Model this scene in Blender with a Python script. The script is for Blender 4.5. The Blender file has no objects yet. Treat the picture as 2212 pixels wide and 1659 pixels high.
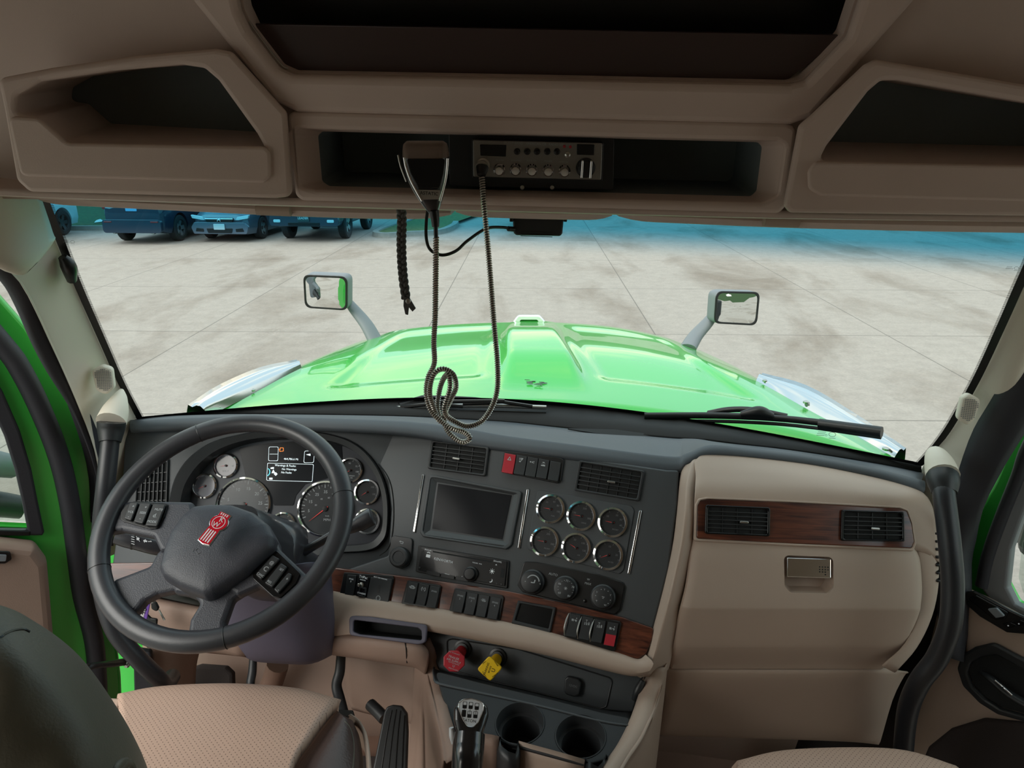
import bpy, bmesh, math, random
from mathutils import Vector, Matrix
random.seed(7)
S = bpy.context.scene
COL = S.collection
PI = math.pi
rad = math.radians
# ---------------------------------------------------------------- camera
IW, IH, FPX = 2212, 1659, 1600.0
_Y = Vector((42, 532.5, -FPX)).normalized()           # the truck's forward direction seen from the camera
_N = Vector((0, FPX, 532.5)).normalized()             # the ground's up direction
_R = _Y.cross(_N)
RHO = rad(2.1)                                        # the cab leans a little against the lot
_X = _R*math.cos(RHO) - _N*math.sin(RHO)
_Z = _N*math.cos(RHO) + _R*math.sin(RHO)
CAM = Vector((-.02, 0, 1.65))
cd = bpy.data.cameras.new('camera')
cam = bpy.data.objects.new('camera', cd); COL.objects.link(cam)
m3 = Matrix((_X, _Y, _Z))
cam.matrix_world = Matrix.Translation(CAM) @ m3.to_4x4()
cd.sensor_width = 36; cd.lens = FPX/IW*36; cd.clip_start = .02; cd.clip_end = 600
S.camera = cam
S.view_settings.view_transform = 'Standard'
S.view_settings.look = 'None'
S.view_settings.gamma = 1
S.view_settings.use_curve_mapping = False
S.view_settings.exposure = 0.74
# ---------------------------------------------------------------- sky
wd = bpy.data.worlds.new('sky'); S.world = wd; wd.use_nodes = True
nt = wd.node_tree; nt.nodes.clear()
def N(t, **k):
    n = nt.nodes.new(t)
    for a, b in k.items():
        if a.startswith('i_'): n.inputs[a[2:].replace('_', ' ')].default_value = b
        else: setattr(n, a, b)
    return n
L = lambda a, b: nt.links.new(a, b)
out = N('ShaderNodeOutputWorld'); bg = N('ShaderNodeBackground'); bg.inputs[1].default_value = 1.12
tc = N('ShaderNodeTexCoord'); mp = N('ShaderNodeMapping'); mp.inputs['Scale'].default_value = (1.3, 2.0, 5.0)
L(tc.outputs['Generated'], mp.inputs[0])
no = N('ShaderNodeTexNoise', i_Scale=1.6, i_Detail=7, i_Roughness=.58); L(mp.outputs[0], no.inputs['Vector'])
cr = N('ShaderNodeValToRGB'); cr.color_ramp.elements[0].position = .47; cr.color_ramp.elements[1].position = .70
cr.color_ramp.elements[0].color = (.48, .66, .74, 1); cr.color_ramp.elements[1].color = (1.45, 1.28, .95, 1)
L(no.outputs[0], cr.inputs[0])
sx = N('ShaderNodeSeparateXYZ'); L(tc.outputs['Generated'], sx.inputs[0])
# a line of trees round the lot closes the horizon
no2 = N('ShaderNodeTexNoise', i_Scale=14, i_Detail=4); L(tc.outputs['Generated'], no2.inputs['Vector'])
ma = N('ShaderNodeMath', operation='MULTIPLY'); ma.inputs[1].default_value = .10; L(no2.outputs[0], ma.inputs[0])
mb = N('ShaderNodeMath', operation='SUBTRACT'); L(sx.outputs[2], mb.inputs[0]); L(ma.outputs[0], mb.inputs[1])
mc = N('ShaderNodeMath', operation='GREATER_THAN'); mc.inputs[1].default_value = .035; L(mb.outputs[0], mc.inputs[0])
mx = N('ShaderNodeMix', data_type='RGBA'); mx.inputs[6].default_value = (.05, .09, .045, 1)
L(mc.outputs[0], mx.inputs[0]); L(cr.outputs[0], mx.inputs[7]); L(mx.outputs[2], bg.inputs[0]); L(bg.outputs[0], out.inputs[0])
# ---------------------------------------------------------------- sun behind thin cloud
sl = bpy.data.lights.new('sun', 'SUN'); sl.energy = 1.9; sl.angle = rad(50); sl.color = (1, .95, .88)
so = bpy.data.objects.new('sun', sl); COL.objects.link(so); so.rotation_euler = Vector((-.62, -.50, .62)).to_track_quat('Z', 'Y').to_euler()
so.location = (0, 0, 30)
# ---------------------------------------------------------------- geometry helpers
def ray(px, py):
    d = Vector((px-IW/2, IH/2-py, -FPX)); return Vector((d.dot(_X), d.dot(_Y), d.dot(_Z)))
def at(px, py, y):
    d = ray(px, py); return CAM + d*(y/d.y)
def atz(px, py, z):
    d = ray(px, py); return CAM + d*((z-CAM.z)/d.z)
def atx(px, py, x):
    d = ray(px, py); return CAM + d*((x-CAM.x)/d.x)
def V(*a): return Vector(a)
class Frame:
    """a plane in the cab with its own axes u, v, n"""
    def __init__(s, o, n, uref):
        s.o = Vector(o); s.n = Vector(n).normalized(); u = Vector(uref); u -= s.n*u.dot(s.n)
        s.u = u.normalized(); s.v = s.n.cross(s.u)
    def P(s, px, py, h=0):
        d = ray(px, py); t = ((s.o+s.n*h)-CAM).dot(s.n)/d.dot(s.n); return CAM + d*t
    def uv(s, px, py, h=0):
        p = s.P(px, py, h)-s.o; return (p.dot(s.u), p.dot(s.v))
    def W(s, u, v, h=0): return s.o + s.u*u + s.v*v + s.n*h
    def mat(s, u=0, v=0, h=0, rot=0):
        c, d = math.cos(rot), math.sin(rot)
        a = s.u*c + s.v*d; b = s.v*c - s.u*d; w = s.W(u, v, h)
        return Matrix(((a.x, b.x, s.n.x, w.x), (a.y, b.y, s.n.y, w.y), (a.z, b.z, s.n.z, w.z), (0, 0, 0, 1)))
    def up(s, h): return Frame(s.o+s.n*h, s.n, s.u)
WL = {}
def reg(o, parent, center):
    pl = WL[parent.name] if parent else V(0, 0, 0)
    if parent: o.parent = parent
    o.location = center-pl; WL[o.name] = center.copy()
def props(o, label=None, cat=None, group=None, kind=None):
    if label: o['label'] = label
    if cat: o['category'] = cat
    if group: o['group'] = group
    if kind: o['kind'] = kind
    return o
def thing(name, loc, label, cat, group=None, kind=None):
    o = bpy.data.objects.new(name, None); COL.objects.link(o); o.empty_display_size = .05
    reg(o, None, Vector(loc)); return props(o, label, cat, group, kind)
def finish(name, me, mat, parent=None, smooth=True, bevel=0, sub=0, solid=0, segs=2, ang=40, sharp=None, off=-1):
    n = len(me.vertices)
    lo = Vector([min(v.co[i] for v in me.vertices) for i in range(3)]); hi = Vector([max(v.co[i] for v in me.vertices) for i in range(3)])
    c = (lo+hi)/2
    me.transform(Matrix.Translation(-c))
    o = bpy.data.objects.new(name, me); COL.objects.link(o); reg(o, parent, c)
    for m in (mat if isinstance(mat, (list, tuple)) else [mat]): me.materials.append(m)
    if smooth:
        me.polygons.foreach_set('use_smooth', [True]*len(me.polygons))
        if sharp is not None: me.set_sharp_from_angle(angle=rad(sharp))
    if solid:
        md = o.modifiers.new('solid', 'SOLIDIFY'); md.thickness = solid; md.offset = off
    if bevel:
        md = o.modifiers.new('bevel', 'BEVEL'); md.width = bevel; md.segments = segs; md.limit_method = 'ANGLE'; md.angle_limit = rad(ang); md.harden_normals = False
    if sub:
        md = o.modifiers.new('sub', 'SUBSURF'); md.levels = sub; md.render_levels = sub
    return o
def mk(name, vs, fs, mat, parent=None, **k):
    me = bpy.data.meshes.new(name); me.from_pydata([tuple(v) for v in vs], [], fs)
    bm = bmesh.new(); bm.from_mesh(me); bmesh.ops.recalc_face_normals(bm, faces=bm.faces); bm.to_mesh(me); bm.free()
    return finish(name, me, mat, parent, **k)
def cr_pts(pts, n, closed=False):
    """Catmull-Rom through the points, n steps a span"""
    out = []; m = len(pts)
    rng = range(m if closed else m-1)
    for i in rng:
        if closed: p0, p1, p2, p3 = pts[(i-1) % m], pts[i], pts[(i+1) % m], pts[(i+2) % m]
        else:
            p1, p2 = pts[i], pts[i+1]; p0 = pts[i-1] if i else p1*2-p2; p3 = pts[i+2] if i+2 < m else p2*2-p1
        for k in range(n):
            t = k/n; t2 = t*t; t3 = t2*t
            out.append((p1*2 + (p2-p0)*t + (p0*2-p1*5+p2*4-p3)*t2 + (p1*3-p0-p2*3+p3)*t3)*.5)
    if not closed: out.append(pts[-1].copy())
    return out
def loft(name, rows, mat, parent=None, nu=4, nv=4, solid=0, flip=False, disp=None, **k):
    rows = [[Vector(p) for p in r] for r in rows]
    if nu > 1: rows = [cr_pts(r, nu) for r in rows]
    if nv > 1:
        cols = [cr_pts([r[i] for r in rows], nv) for i in range(len(rows[0]))]
        rows = [[c[j] for c in cols] for j in range(len(cols[0]))]
    a, b = len(rows), len(rows[0])
    if disp:
        for j in range(a):
            for i in range(b): rows[j][i] = rows[j][i] + disp(i/(b-1), j/(a-1), rows[j][i])
    vs = [p for r in rows for p in r]
    fs = []
    for j in range(a-1):
        for i in range(b-1):
            f = (j*b+i, j*b+i+1, (j+1)*b+i+1, (j+1)*b+i); fs.append(f[::-1] if flip else f)
    me = bpy.data.meshes.new(name); me.from_pydata([tuple(v) for v in vs], [], fs)
    return finish(name, me, mat, parent, solid=solid, **k)
def tube(name, pts, r, mat, parent=None, n=14, res=6, closed=False, cap=True, flat=1.0, **k):
    """r: one radius or one a point"""
    pts = [Vector(p) for p in pts]
    rs = r if isinstance(r, (list, tuple)) else [r]*len(pts)
    if res > 1:
        P = cr_pts(pts, res, closed); R4 = cr_pts([V(x, 0, 0) for x in rs], res, closed); R = [x.x for x in R4]
    else: P, R = pts, list(rs)
    m = len(P); vs = []; fs = []; up = None
    for i in range(m):
        if closed: t = P[(i+1) % m]-P[i-1]
        else: t = P[min(i+1, m-1)]-P[max(i-1, 0)]
        t.normalize()
        if up is None:
            up = Vector((0, 0, 1)) if abs(t.z) < .9 else Vector((0, 1, 0))
        up = (up-t*up.dot(t)).normalized(); sd = t.cross(up)
        for q in range(n):
            a = 2*PI*q/n; vs.append(P[i] + sd*math.cos(a)*R[i] + up*math.sin(a)*R[i]*flat)
    for i in range(m if closed else m-1):
        for q in range(n):
            a, b = i*n, ((i+1) % m)*n; fs.append((a+q, a+(q+1) % n, b+(q+1) % n, b+q))
    if cap and not closed:
        fs.append(tuple(range(n))[::-1]); fs.append(tuple(range((m-1)*n, m*n)))
    return mk(name, vs, fs, mat, parent, sharp=50, **k)
def lathe(name, M, prof, mat, parent=None, n=40, cap0=True, **k):
    """profile (radius, height) turned round M's z axis"""
    vs = []; fs = []
    for r, h in prof:
        for q in range(n): vs.append(M @ V(r*math.cos(2*PI*q/n), r*math.sin(2*PI*q/n), h))
    for i in range(len(prof)-1):
        for q in range(n): fs.append((i*n+q, i*n+(q+1) % n, (i+1)*n+(q+1) % n, (i+1)*n+q))
    if cap0 and prof[0][0] > 1e-5: fs.append(tuple(range(n))[::-1])
    if prof[-1][0] > 1e-5: fs.append(tuple(range((len(prof)-1)*n, len(prof)*n)))
    me = bpy.data.meshes.new(name); me.from_pydata([tuple(v) for v in vs], [], fs)
    bm = bmesh.new(); bm.from_mesh(me); bmesh.ops.remove_doubles(bm, verts=bm.verts, dist=1e-6); bmesh.ops.recalc_face_normals(bm, faces=bm.faces); bm.to_mesh(me); bm.free()
    k.setdefault('sharp', 35)
    return finish(name, me, mat, parent, **k)
def ring(name, M, prof, mat, parent=None, n=48, **k):
    """closed profile turned round M's z axis"""
    vs = []; fs = []; m = len(prof)
    for r, h in prof:
        for q in range(n): vs.append(M @ V(r*math.cos(2*PI*q/n), r*math.sin(2*PI*q/n), h))
    for i in range(m):
        j = (i+1) % m
        for q in range(n): fs.append((i*n+q, i*n+(q+1) % n, j*n+(q+1) % n, j*n+q))
    k.setdefault('sharp', 60)
    return mk(name, vs, fs, mat, parent, **k)
def rnd(pts, r, n=5):
    """round the corners of a 2-D polygon; r one radius or one a corner"""
    out = []; m = len(pts)
    for i in range(m):
        rr = r[i] if isinstance(r, (list, tuple)) else r
        p = Vector(pts[i][:2]); a = Vector(pts[i-1][:2]); b = Vector(pts[(i+1) % m][:2])
        da = (a-p); db = (b-p); la, lb = da.length, db.length; da.normalize(); db.normalize()
        ang = math.acos(max(-1, min(1, da.dot(db))))
        if rr <= 0 or ang > 3.1: out.append((p.x, p.y)); continue
        d = min(rr/math.tan(ang/2), la*.48, lb*.48)
        s, e = p+da*d, p+db*d
        for k in range(n+1):
            t = k/n; q = s*(1-t)**2 + p*2*t*(1-t) + e*t*t; out.append((q.x, q.y))
    return out
def circ(u, v, r, n=32, ry=None): return [(u+r*math.cos(2*PI*i/n), v+(ry or r)*math.sin(2*PI*i/n)) for i in range(n)]
def rect(u, v, w, h): return [(u-w/2, v-h/2), (u+w/2, v-h/2), (u+w/2, v+h/2), (u-w/2, v+h/2)]
def shape2d(loops, depth, bev, M):
    """filled outline with holes, standing from z=0 to z=depth in M"""
    cu = bpy.data.curves.new('c', 'CURVE'); cu.dimensions = '2D'; cu.fill_mode = 'BOTH'
    for lp in loops:
        sp = cu.splines.new('POLY'); sp.points.add(len(lp)-1)
        for i, q in enumerate(lp): sp.points[i].co = (q[0], q[1], 0, 1)
        sp.use_cyclic_u = True
    bev = min(bev, depth*.49)
    cu.extrude = max(depth/2-bev, 0); cu.bevel_depth = bev; cu.bevel_resolution = 2; cu.offset = -bev
    o = bpy.data.objects.new('c', cu); me = bpy.data.meshes.new_from_object(o)
    bpy.data.objects.remove(o); bpy.data.curves.remove(cu)
    me.materials.clear()
    me.transform(Matrix.Translation((0, 0, depth/2))); me.transform(M)
    return me
def plate(name, F, loops, mat, parent=None, h=0, t=.002, bev=.0005, **k):
    """loops are in the frame's u,v metres"""
    if not isinstance(loops[0][0], (list, tuple, Vector)): loops = [loops]
    me = shape2d(loops, t, bev, F.mat(0, 0, h)); k.setdefault('sharp', 30)
    return finish(name, me, mat, parent, **k)
def pp(F, pts, r=0, n=5):
    """pixels to a rounded outline in the frame"""
    q = [F.uv(*p) for p in pts]; return rnd(q, r, n) if r else q
def joinmesh(name, mes, mat, parent=None, **k):
    bm = bmesh.new()
    for me in mes: bm.from_mesh(me); bpy.data.meshes.remove(me)
    me = bpy.data.meshes.new(name); bm.to_mesh(me); bm.free(); return finish(name, me, mat, parent, **k)
def textmesh(s, size, M, th=.0002, align='CENTER', sx=1):
    cu = bpy.data.curves.new('t', 'FONT'); cu.body = s; cu.size = size; cu.extrude = th; cu.align_x = align; cu.align_y = 'CENTER'; cu.resolution_u = 3
    cu.space_line = .85
    o = bpy.data.objects.new('t', cu); me = bpy.data.meshes.new_from_object(o)
    bpy.data.objects.remove(o); bpy.data.curves.remove(cu); me.materials.clear()
    me.transform(Matrix.Diagonal((sx, 1, 1, 1))); me.transform(M); return me
def texts(name, F, items, mat, parent, h=.0003):
    """items: (string, px, py, size in metres[, rotation, x stretch])"""
    mes = []
    for it in items:
        u, v = F.uv(it[1], it[2]); rot = it[4] if len(it) > 4 else 0; sx_ = it[5] if len(it) > 5 else 1
        mes.append(textmesh(it[0], it[3]*1.35, F.mat(u, v, h, rot), sx=sx_))
    return joinmesh(name, mes, mat, parent, smooth=False)
def marks(name, F, polys, mat, parent, h=.0003, t=.0003):
    """small flat printed shapes, each a list of u,v points"""
    return joinmesh(name, [shape2d([p] if not isinstance(p[0][0], (list, tuple)) else p, t, 0, F.mat(0, 0, h)) for p in polys], mat, parent, smooth=False)
def seg(a, b, w):
    a, b = Vector(a[:2]), Vector(b[:2]); d = (b-a).normalized(); p = Vector((-d.y, d.x))*w/2
    return [tuple(a-p), tuple(b-p), tuple(b+p), tuple(a+p)]
def box(name, c, s, mat, parent=None, rz=0, bevel=.004, R=None, **k):
    M = Matrix.Translation(Vector(c)) @ (R.to_4x4() if R else Matrix.Rotation(rz, 4, 'Z'))
    vs = [M @ V(x*s[0]/2, y*s[1]/2, z*s[2]/2) for x in (-1, 1) for y in (-1, 1) for z in (-1, 1)]
    fs = [(0, 1, 3, 2), (4, 6, 7, 5), (0, 4, 5, 1), (2, 3, 7, 6), (0, 2, 6, 4), (1, 5, 7, 3)]
    return mk(name, vs, fs, mat, parent, bevel=bevel, sharp=30, **k)
def hit(o, px, py, lift=0):
    """the point of an object's surface behind a pixel, lifted towards the camera"""
    bpy.context.view_layer.update(); e = o.evaluated_get(bpy.context.evaluated_depsgraph_get()); I = e.matrix_world.inverted()
    a = I @ CAM; d = (I.to_3x3() @ ray(px, py)).normalized(); ok, p, n, i = e.ray_cast(a, d)
    if not ok: return at(px, py, 1.0)
    p = e.matrix_world @ p; return p+(CAM-p).normalized()*lift
def copy_tree(o, parent=None):
    c = o.copy(); COL.objects.link(c)
    if parent: c.parent = parent
    for ch in list(o.children): copy_tree(ch, c)
    return c
# ---------------------------------------------------------------- materials
def srgb(r, g, b):
    f = lambda c: c/12.92 if c <= .04045 else ((c+.055)/1.055)**2.4
    return (f(r/255), f(g/255), f(b/255), 1)
def mat(name, col, rough=.5, metal=0, coat=0, bump=None, spec=.5, var=0, emit=None, sheen=0, trans=0, ior=1.5, alpha=1, crough=.05):
    """bump = (kind, scale, strength)"""
    m = bpy.data.materials.new(name); m.use_nodes = True; t = m.node_tree; b = t.nodes['Principled BSDF']
    b.inputs['Base Color'].default_value = col; b.inputs['Roughness'].default_value = rough; b.inputs['Metallic'].default_value = metal
    b.inputs['Coat Weight'].default_value = coat; b.inputs['Coat Roughness'].default_value = crough; b.inputs['Specular IOR Level'].default_value = spec
    b.inputs['Transmission Weight'].default_value = trans; b.inputs['IOR'].default_value = ior; b.inputs['Sheen Weight'].default_value = sheen
    if emit: b.inputs['Emission Color'].default_value = emit[0]; b.inputs['Emission Strength'].default_value = emit[1]
    tcn = t.nodes.new('ShaderNodeTexCoord')
    if bump:
        if bump[0] == 'noise':
            n = t.nodes.new('ShaderNodeTexNoise'); n.inputs['Scale'].default_value = bump[1]; n.inputs['Detail'].default_value = 3; o = n.outputs[0]
        else:
            n = t.nodes.new('ShaderNodeTexVoronoi'); n.inputs['Scale'].default_value = bump[1]; n.feature = 'SMOOTH_F1'; o = n.outputs[0]
        t.links.new(tcn.outputs['Object'], n.inputs['Vector'])
        bp = t.nodes.new('ShaderNodeBump'); bp.inputs['Strength'].default_value = bump[2]; bp.inputs['Distance'].default_value = .001
        t.links.new(o, bp.inputs['Height']); t.links.new(bp.outputs[0], b.inputs['Normal'])
    if var:
        n = t.nodes.new('ShaderNodeTexNoise'); n.inputs['Scale'].default_value = 9; n.inputs['Detail'].default_value = 4
        t.links.new(tcn.outputs['Object'], n.inputs['Vector'])
        mr = t.nodes.new('ShaderNodeMapRange'); mr.inputs[1].default_value = .3; mr.inputs[2].default_value = .7; mr.inputs[3].default_value = 1-var; mr.inputs[4].default_value = 1+var
        t.links.new(n.outputs[0], mr.inputs[0])
        vm = t.nodes.new('ShaderNodeVectorMath'); vm.operation = 'SCALE'; vm.inputs[0].default_value = col[:3]
        t.links.new(mr.outputs[0], vm.inputs['Scale']); t.links.new(vm.outputs[0], b.inputs['Base Color'])
    return m
M_ = {}
M_['tan'] = mat('tan_plastic', srgb(178, 157, 142), .55, bump=('noise', 900, .12), var=.02)
M_['tanhead'] = mat('tan_headliner_plastic', srgb(212, 193, 182), .6, bump=('noise', 700, .15), var=.03)
M_['pillar'] = mat('pillar_plastic', srgb(228, 219, 203), .6, bump=('noise', 700, .12))
M_['brown'] = mat('brown_trim', srgb(150, 126, 113), .65, bump=('noise', 500, .2), var=.04)
M_['floor'] = mat('brown_floor_vinyl', srgb(120, 92, 78), .7, bump=('noise', 300, .3), var=.08)
M_['char'] = mat('charcoal_plastic', srgb(66, 70, 73), .45, bump=('noise', 1100, .2))
M_['pad'] = mat('dash_pad', srgb(72, 78, 84), .5, bump=('noise', 900, .3))
M_['dark'] = mat('dark_plastic', srgb(40, 42, 44), .42, bump=('noise', 900, .1))
M_['black'] = mat('black_plastic', srgb(18, 19, 20), .35)
M_['cavity'] = mat('cavity_black', srgb(26, 28, 29), .8); M_['cubby'] = mat('cubby_lining', srgb(120, 130, 132), .8)
M_['gloss'] = mat('gloss_black', srgb(14, 15, 17), .25, coat=.12, spec=.35)
M_['screen'] = mat('screen_glass', srgb(24, 26, 30), .25, spec=.25)
M_['rubber'] = mat('seal_rubber', srgb(44, 44, 50), .6, bump=('noise', 300, .2))
M_['leather'] = mat('wheel_leather', srgb(54, 54, 58), .36, bump=('noise', 420, .12), coat=.15, crough=.35)
M_['hub'] = mat('hub_vinyl', srgb(60, 61, 68), .45, bump=('noise', 520, .5))
M_['seatblk'] = mat('black_leather', srgb(98, 95, 82), .5, bump=('noise', 330, .4), coat=.05, crough=.4)
M_['seatbrn'] = mat('dark_brown_leather', srgb(78, 62, 58), .4, bump=('voronoi', 260, .4))
M_['purple'] = mat('column_plastic', srgb(84, 80, 96), .5, bump=('noise', 1000, .25))
M_['chrome'] = mat('chrome', (.85, .85, .86, 1), .07, metal=1)
M_['steel'] = mat('brushed_steel', (.5, .49, .46, 1), .28, metal=1)
M_['green'] = mat('green_paint', (.022, .47, .035, 1), .25, coat=.8, crough=.02, bump=None)
M_['greenin'] = mat('green_jamb_paint', (.045, .50, .06, 1), .35, coat=.5, crough=.15)
M_['white'] = mat('white_print', srgb(225, 228, 230), .6, emit=((.8, .85, .9, 1), .05))
M_['print'] = mat('grey_print', srgb(170, 175, 178), .6)
M_['dim'] = mat('dim_print', srgb(110, 112, 114), .6)
M_['red'] = mat('red_plastic', srgb(172, 38, 50), .35)
M_['redneedle'] = mat('red_needle', srgb(225, 60, 55), .4, emit=((.9, .08, .06, 1), .12))
M_['yellow'] = mat('yellow_plastic', srgb(235, 190, 20), .4)
M_['dial'] = mat('dial_face', srgb(38, 41, 44), .35, coat=.3, crough=.1)
M_['lcd'] = mat('lcd_print', srgb(230, 240, 245), .5, emit=((.8, .95, 1, 1), .55))
M_['lcdcyan'] = mat('lcd_cyan', srgb(90, 200, 220), .5, emit=((.15, .7, .85, 1), .5))
M_['lcdor'] = mat('lcd_orange', srgb(240, 120, 40), .5, emit=((1, .3, .05, 1), .6))
M_['greyout'] = mat('mirror_housing_grey', srgb(118, 124, 130), .5)
M_['mirror'] = mat('mirror_glass', (.85, .87, .86, 1), .01, metal=1)
M_['tyre'] = mat('tyre_rubber', srgb(38, 38, 38), .8, bump=('noise', 60, .3))
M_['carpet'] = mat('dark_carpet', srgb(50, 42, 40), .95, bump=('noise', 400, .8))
def wood():
    m = mat('wood_veneer', srgb(96, 52, 38), .28, coat=.6, crough=.12); t = m.node_tree; b = t.nodes['Principled BSDF']
    tcn = t.nodes.new('ShaderNodeTexCoord'); mp_ = t.nodes.new('ShaderNodeMapping'); mp_.inputs['Scale'].default_value = (3.5, 26, 60)
    n = t.nodes.new('ShaderNodeTexNoise'); n.inputs['Scale'].default_value = 2.2; n.inputs['Detail'].default_value = 6; n.inputs['Distortion'].default_value = .7
    r = t.nodes.new('ShaderNodeValToRGB'); r.color_ramp.elements[0].position = .33; r.color_ramp.elements[1].position = .7
    r.color_ramp.elements[0].color = srgb(58, 30, 25); r.color_ramp.elements[1].color = srgb(122, 68, 48)
    t.links.new(tcn.outputs['Object'], mp_.inputs[0]); t.links.new(mp_.outputs[0], n.inputs['Vector']); t.links.new(n.outputs[0], r.inputs[0]); t.links.new(r.outputs[0], b.inputs['Base Color'])
    return m
M_['wood'] = wood()
def perforated():
    m = mat('perforated_tan_leather', srgb(190, 158, 140), .5); t = m.node_tree; b = t.nodes['Principled BSDF']
    tcn = t.nodes.new('ShaderNodeTexCoord'); s = t.nodes.new('ShaderNodeSeparateXYZ'); t.links.new(tcn.outputs['Object'], s.inputs[0])
    def M2(op, a, v=None, c=None):
        n = t.nodes.new('ShaderNodeMath'); n.operation = op
        t.links.new(a, n.inputs[0])
        if v is not None:
            if isinstance(v, (int, float)): n.inputs[1].default_value = v
            else: t.links.new(v, n.inputs[1])
        return n.outputs[0]
    k = 2*PI/.0068
    a = M2('ADD', s.outputs[0], s.outputs[1]); c = M2('SUBTRACT', s.outputs[0], s.outputs[1])
    a = M2('COSINE', M2('MULTIPLY', a, k*.707)); c = M2('COSINE', M2('MULTIPLY', c, k*.707))
    d = M2('GREATER_THAN', M2('ADD', a, c), 1.70)
    mx_ = t.nodes.new('ShaderNodeMix'); mx_.data_type = 'RGBA'; t.links.new(d, mx_.inputs[0])
    mx_.inputs[6].default_value = srgb(190, 158, 140); mx_.inputs[7].default_value = srgb(80, 58, 50); t.links.new(mx_.outputs[2], b.inputs['Base Color'])
    n = t.nodes.new('ShaderNodeTexNoise'); n.inputs['Scale'].default_value = 200; t.links.new(tcn.outputs['Object'], n.inputs['Vector'])
    bp = t.nodes.new('ShaderNodeBump'); bp.inputs['Strength'].default_value = .35; bp.inputs['Distance'].default_value = .001; t.links.new(n.outputs[0], bp.inputs['Height']); t.links.new(bp.outputs[0], b.inputs['Normal'])
    return m
M_['perf'] = perforated()
def glassmat(name, col, band=None, refl=.022):
    """clear pane; band = (height of full tint, height of no tint, colour) for a sun shade strip in the glass"""
    m = bpy.data.materials.new(name); m.use_nodes = True; t = m.node_tree; t.nodes.clear()
    o = t.nodes.new('ShaderNodeOutputMaterial'); tr = t.nodes.new('ShaderNodeBsdfTransparent'); tr.inputs[0].default_value = col
    g = t.nodes.new('ShaderNodeBsdfGlossy'); g.inputs['Roughness'].default_value = .02; g.inputs[0].default_value = (1, 1, 1, 1)
    lw = t.nodes.new('ShaderNodeLayerWeight'); lw.inputs[0].default_value = .5
    pw = t.nodes.new('ShaderNodeMath'); pw.operation = 'POWER'; t.links.new(lw.outputs['Facing'], pw.inputs[0]); pw.inputs[1].default_value = 5
    fr = t.nodes.new('ShaderNodeMath'); fr.operation = 'MULTIPLY_ADD'; t.links.new(pw.outputs[0], fr.inputs[0]); fr.inputs[1].default_value = .5; fr.inputs[2].default_value = refl
    x = t.nodes.new('ShaderNodeMixShader'); t.links.new(fr.outputs[0], x.inputs[0]); t.links.new(tr.outputs[0], x.inputs[1]); t.links.new(g.outputs[0], x.inputs[2]); t.links.new(x.outputs[0], o.inputs[0])
    if band:
        g2 = t.nodes.new('ShaderNodeNewGeometry'); s = t.nodes.new('ShaderNodeSeparateXYZ'); t.links.new(g2.outputs['Position'], s.inputs[0])
        sl_ = t.nodes.new('ShaderNodeMath'); sl_.operation = 'MULTIPLY_ADD'; t.links.new(s.outputs[0], sl_.inputs[0]); sl_.inputs[1].default_value = band[3]; t.links.new(s.outputs[2], sl_.inputs[2])
        mr = t.nodes.new('ShaderNodeMapRange'); mr.interpolation_type = 'SMOOTHSTEP'; mr.inputs[1].default_value = band[1]; mr.inputs[2].default_value = band[0]; t.links.new(sl_.outputs[0], mr.inputs[0])
        mi = t.nodes.new('ShaderNodeMix'); mi.data_type = 'RGBA'; t.links.new(mr.outputs[0], mi.inputs[0]); mi.inputs[6].default_value = col; mi.inputs[7].default_value = band[2]; t.links.new(mi.outputs[2], tr.inputs[0])
    return m

def cavity(nm, F, outer, inner, depth, m, mback, par, back=True):
    """slanted walls from an outer loop in the face to an inner loop behind it, plus the back"""
    n = len(outer); inner = inner[:n]
    vs = [F.W(a, b, 0) for a, b in outer]+[F.W(a, b, -depth) for a, b in inner]
    fs = [(i, (i+1) % n, n+(i+1) % n, n+i) for i in range(n)]
    o = mk(nm, vs, fs, m, par, sharp=30)
    if back: plate('cubby_back', F.up(-depth-.002), inner, mback, o, t=.002, bev=0)
    return o
def scaled(lp, s, sy=None, du=0, dv=0):
    cx = sum(p[0] for p in lp)/len(lp); cy = sum(p[1] for p in lp)/len(lp); sy = sy or s
    return [(cx+(a-cx)*s+du, cy+(b-cy)*sy+dv) for a, b in lp]
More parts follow.
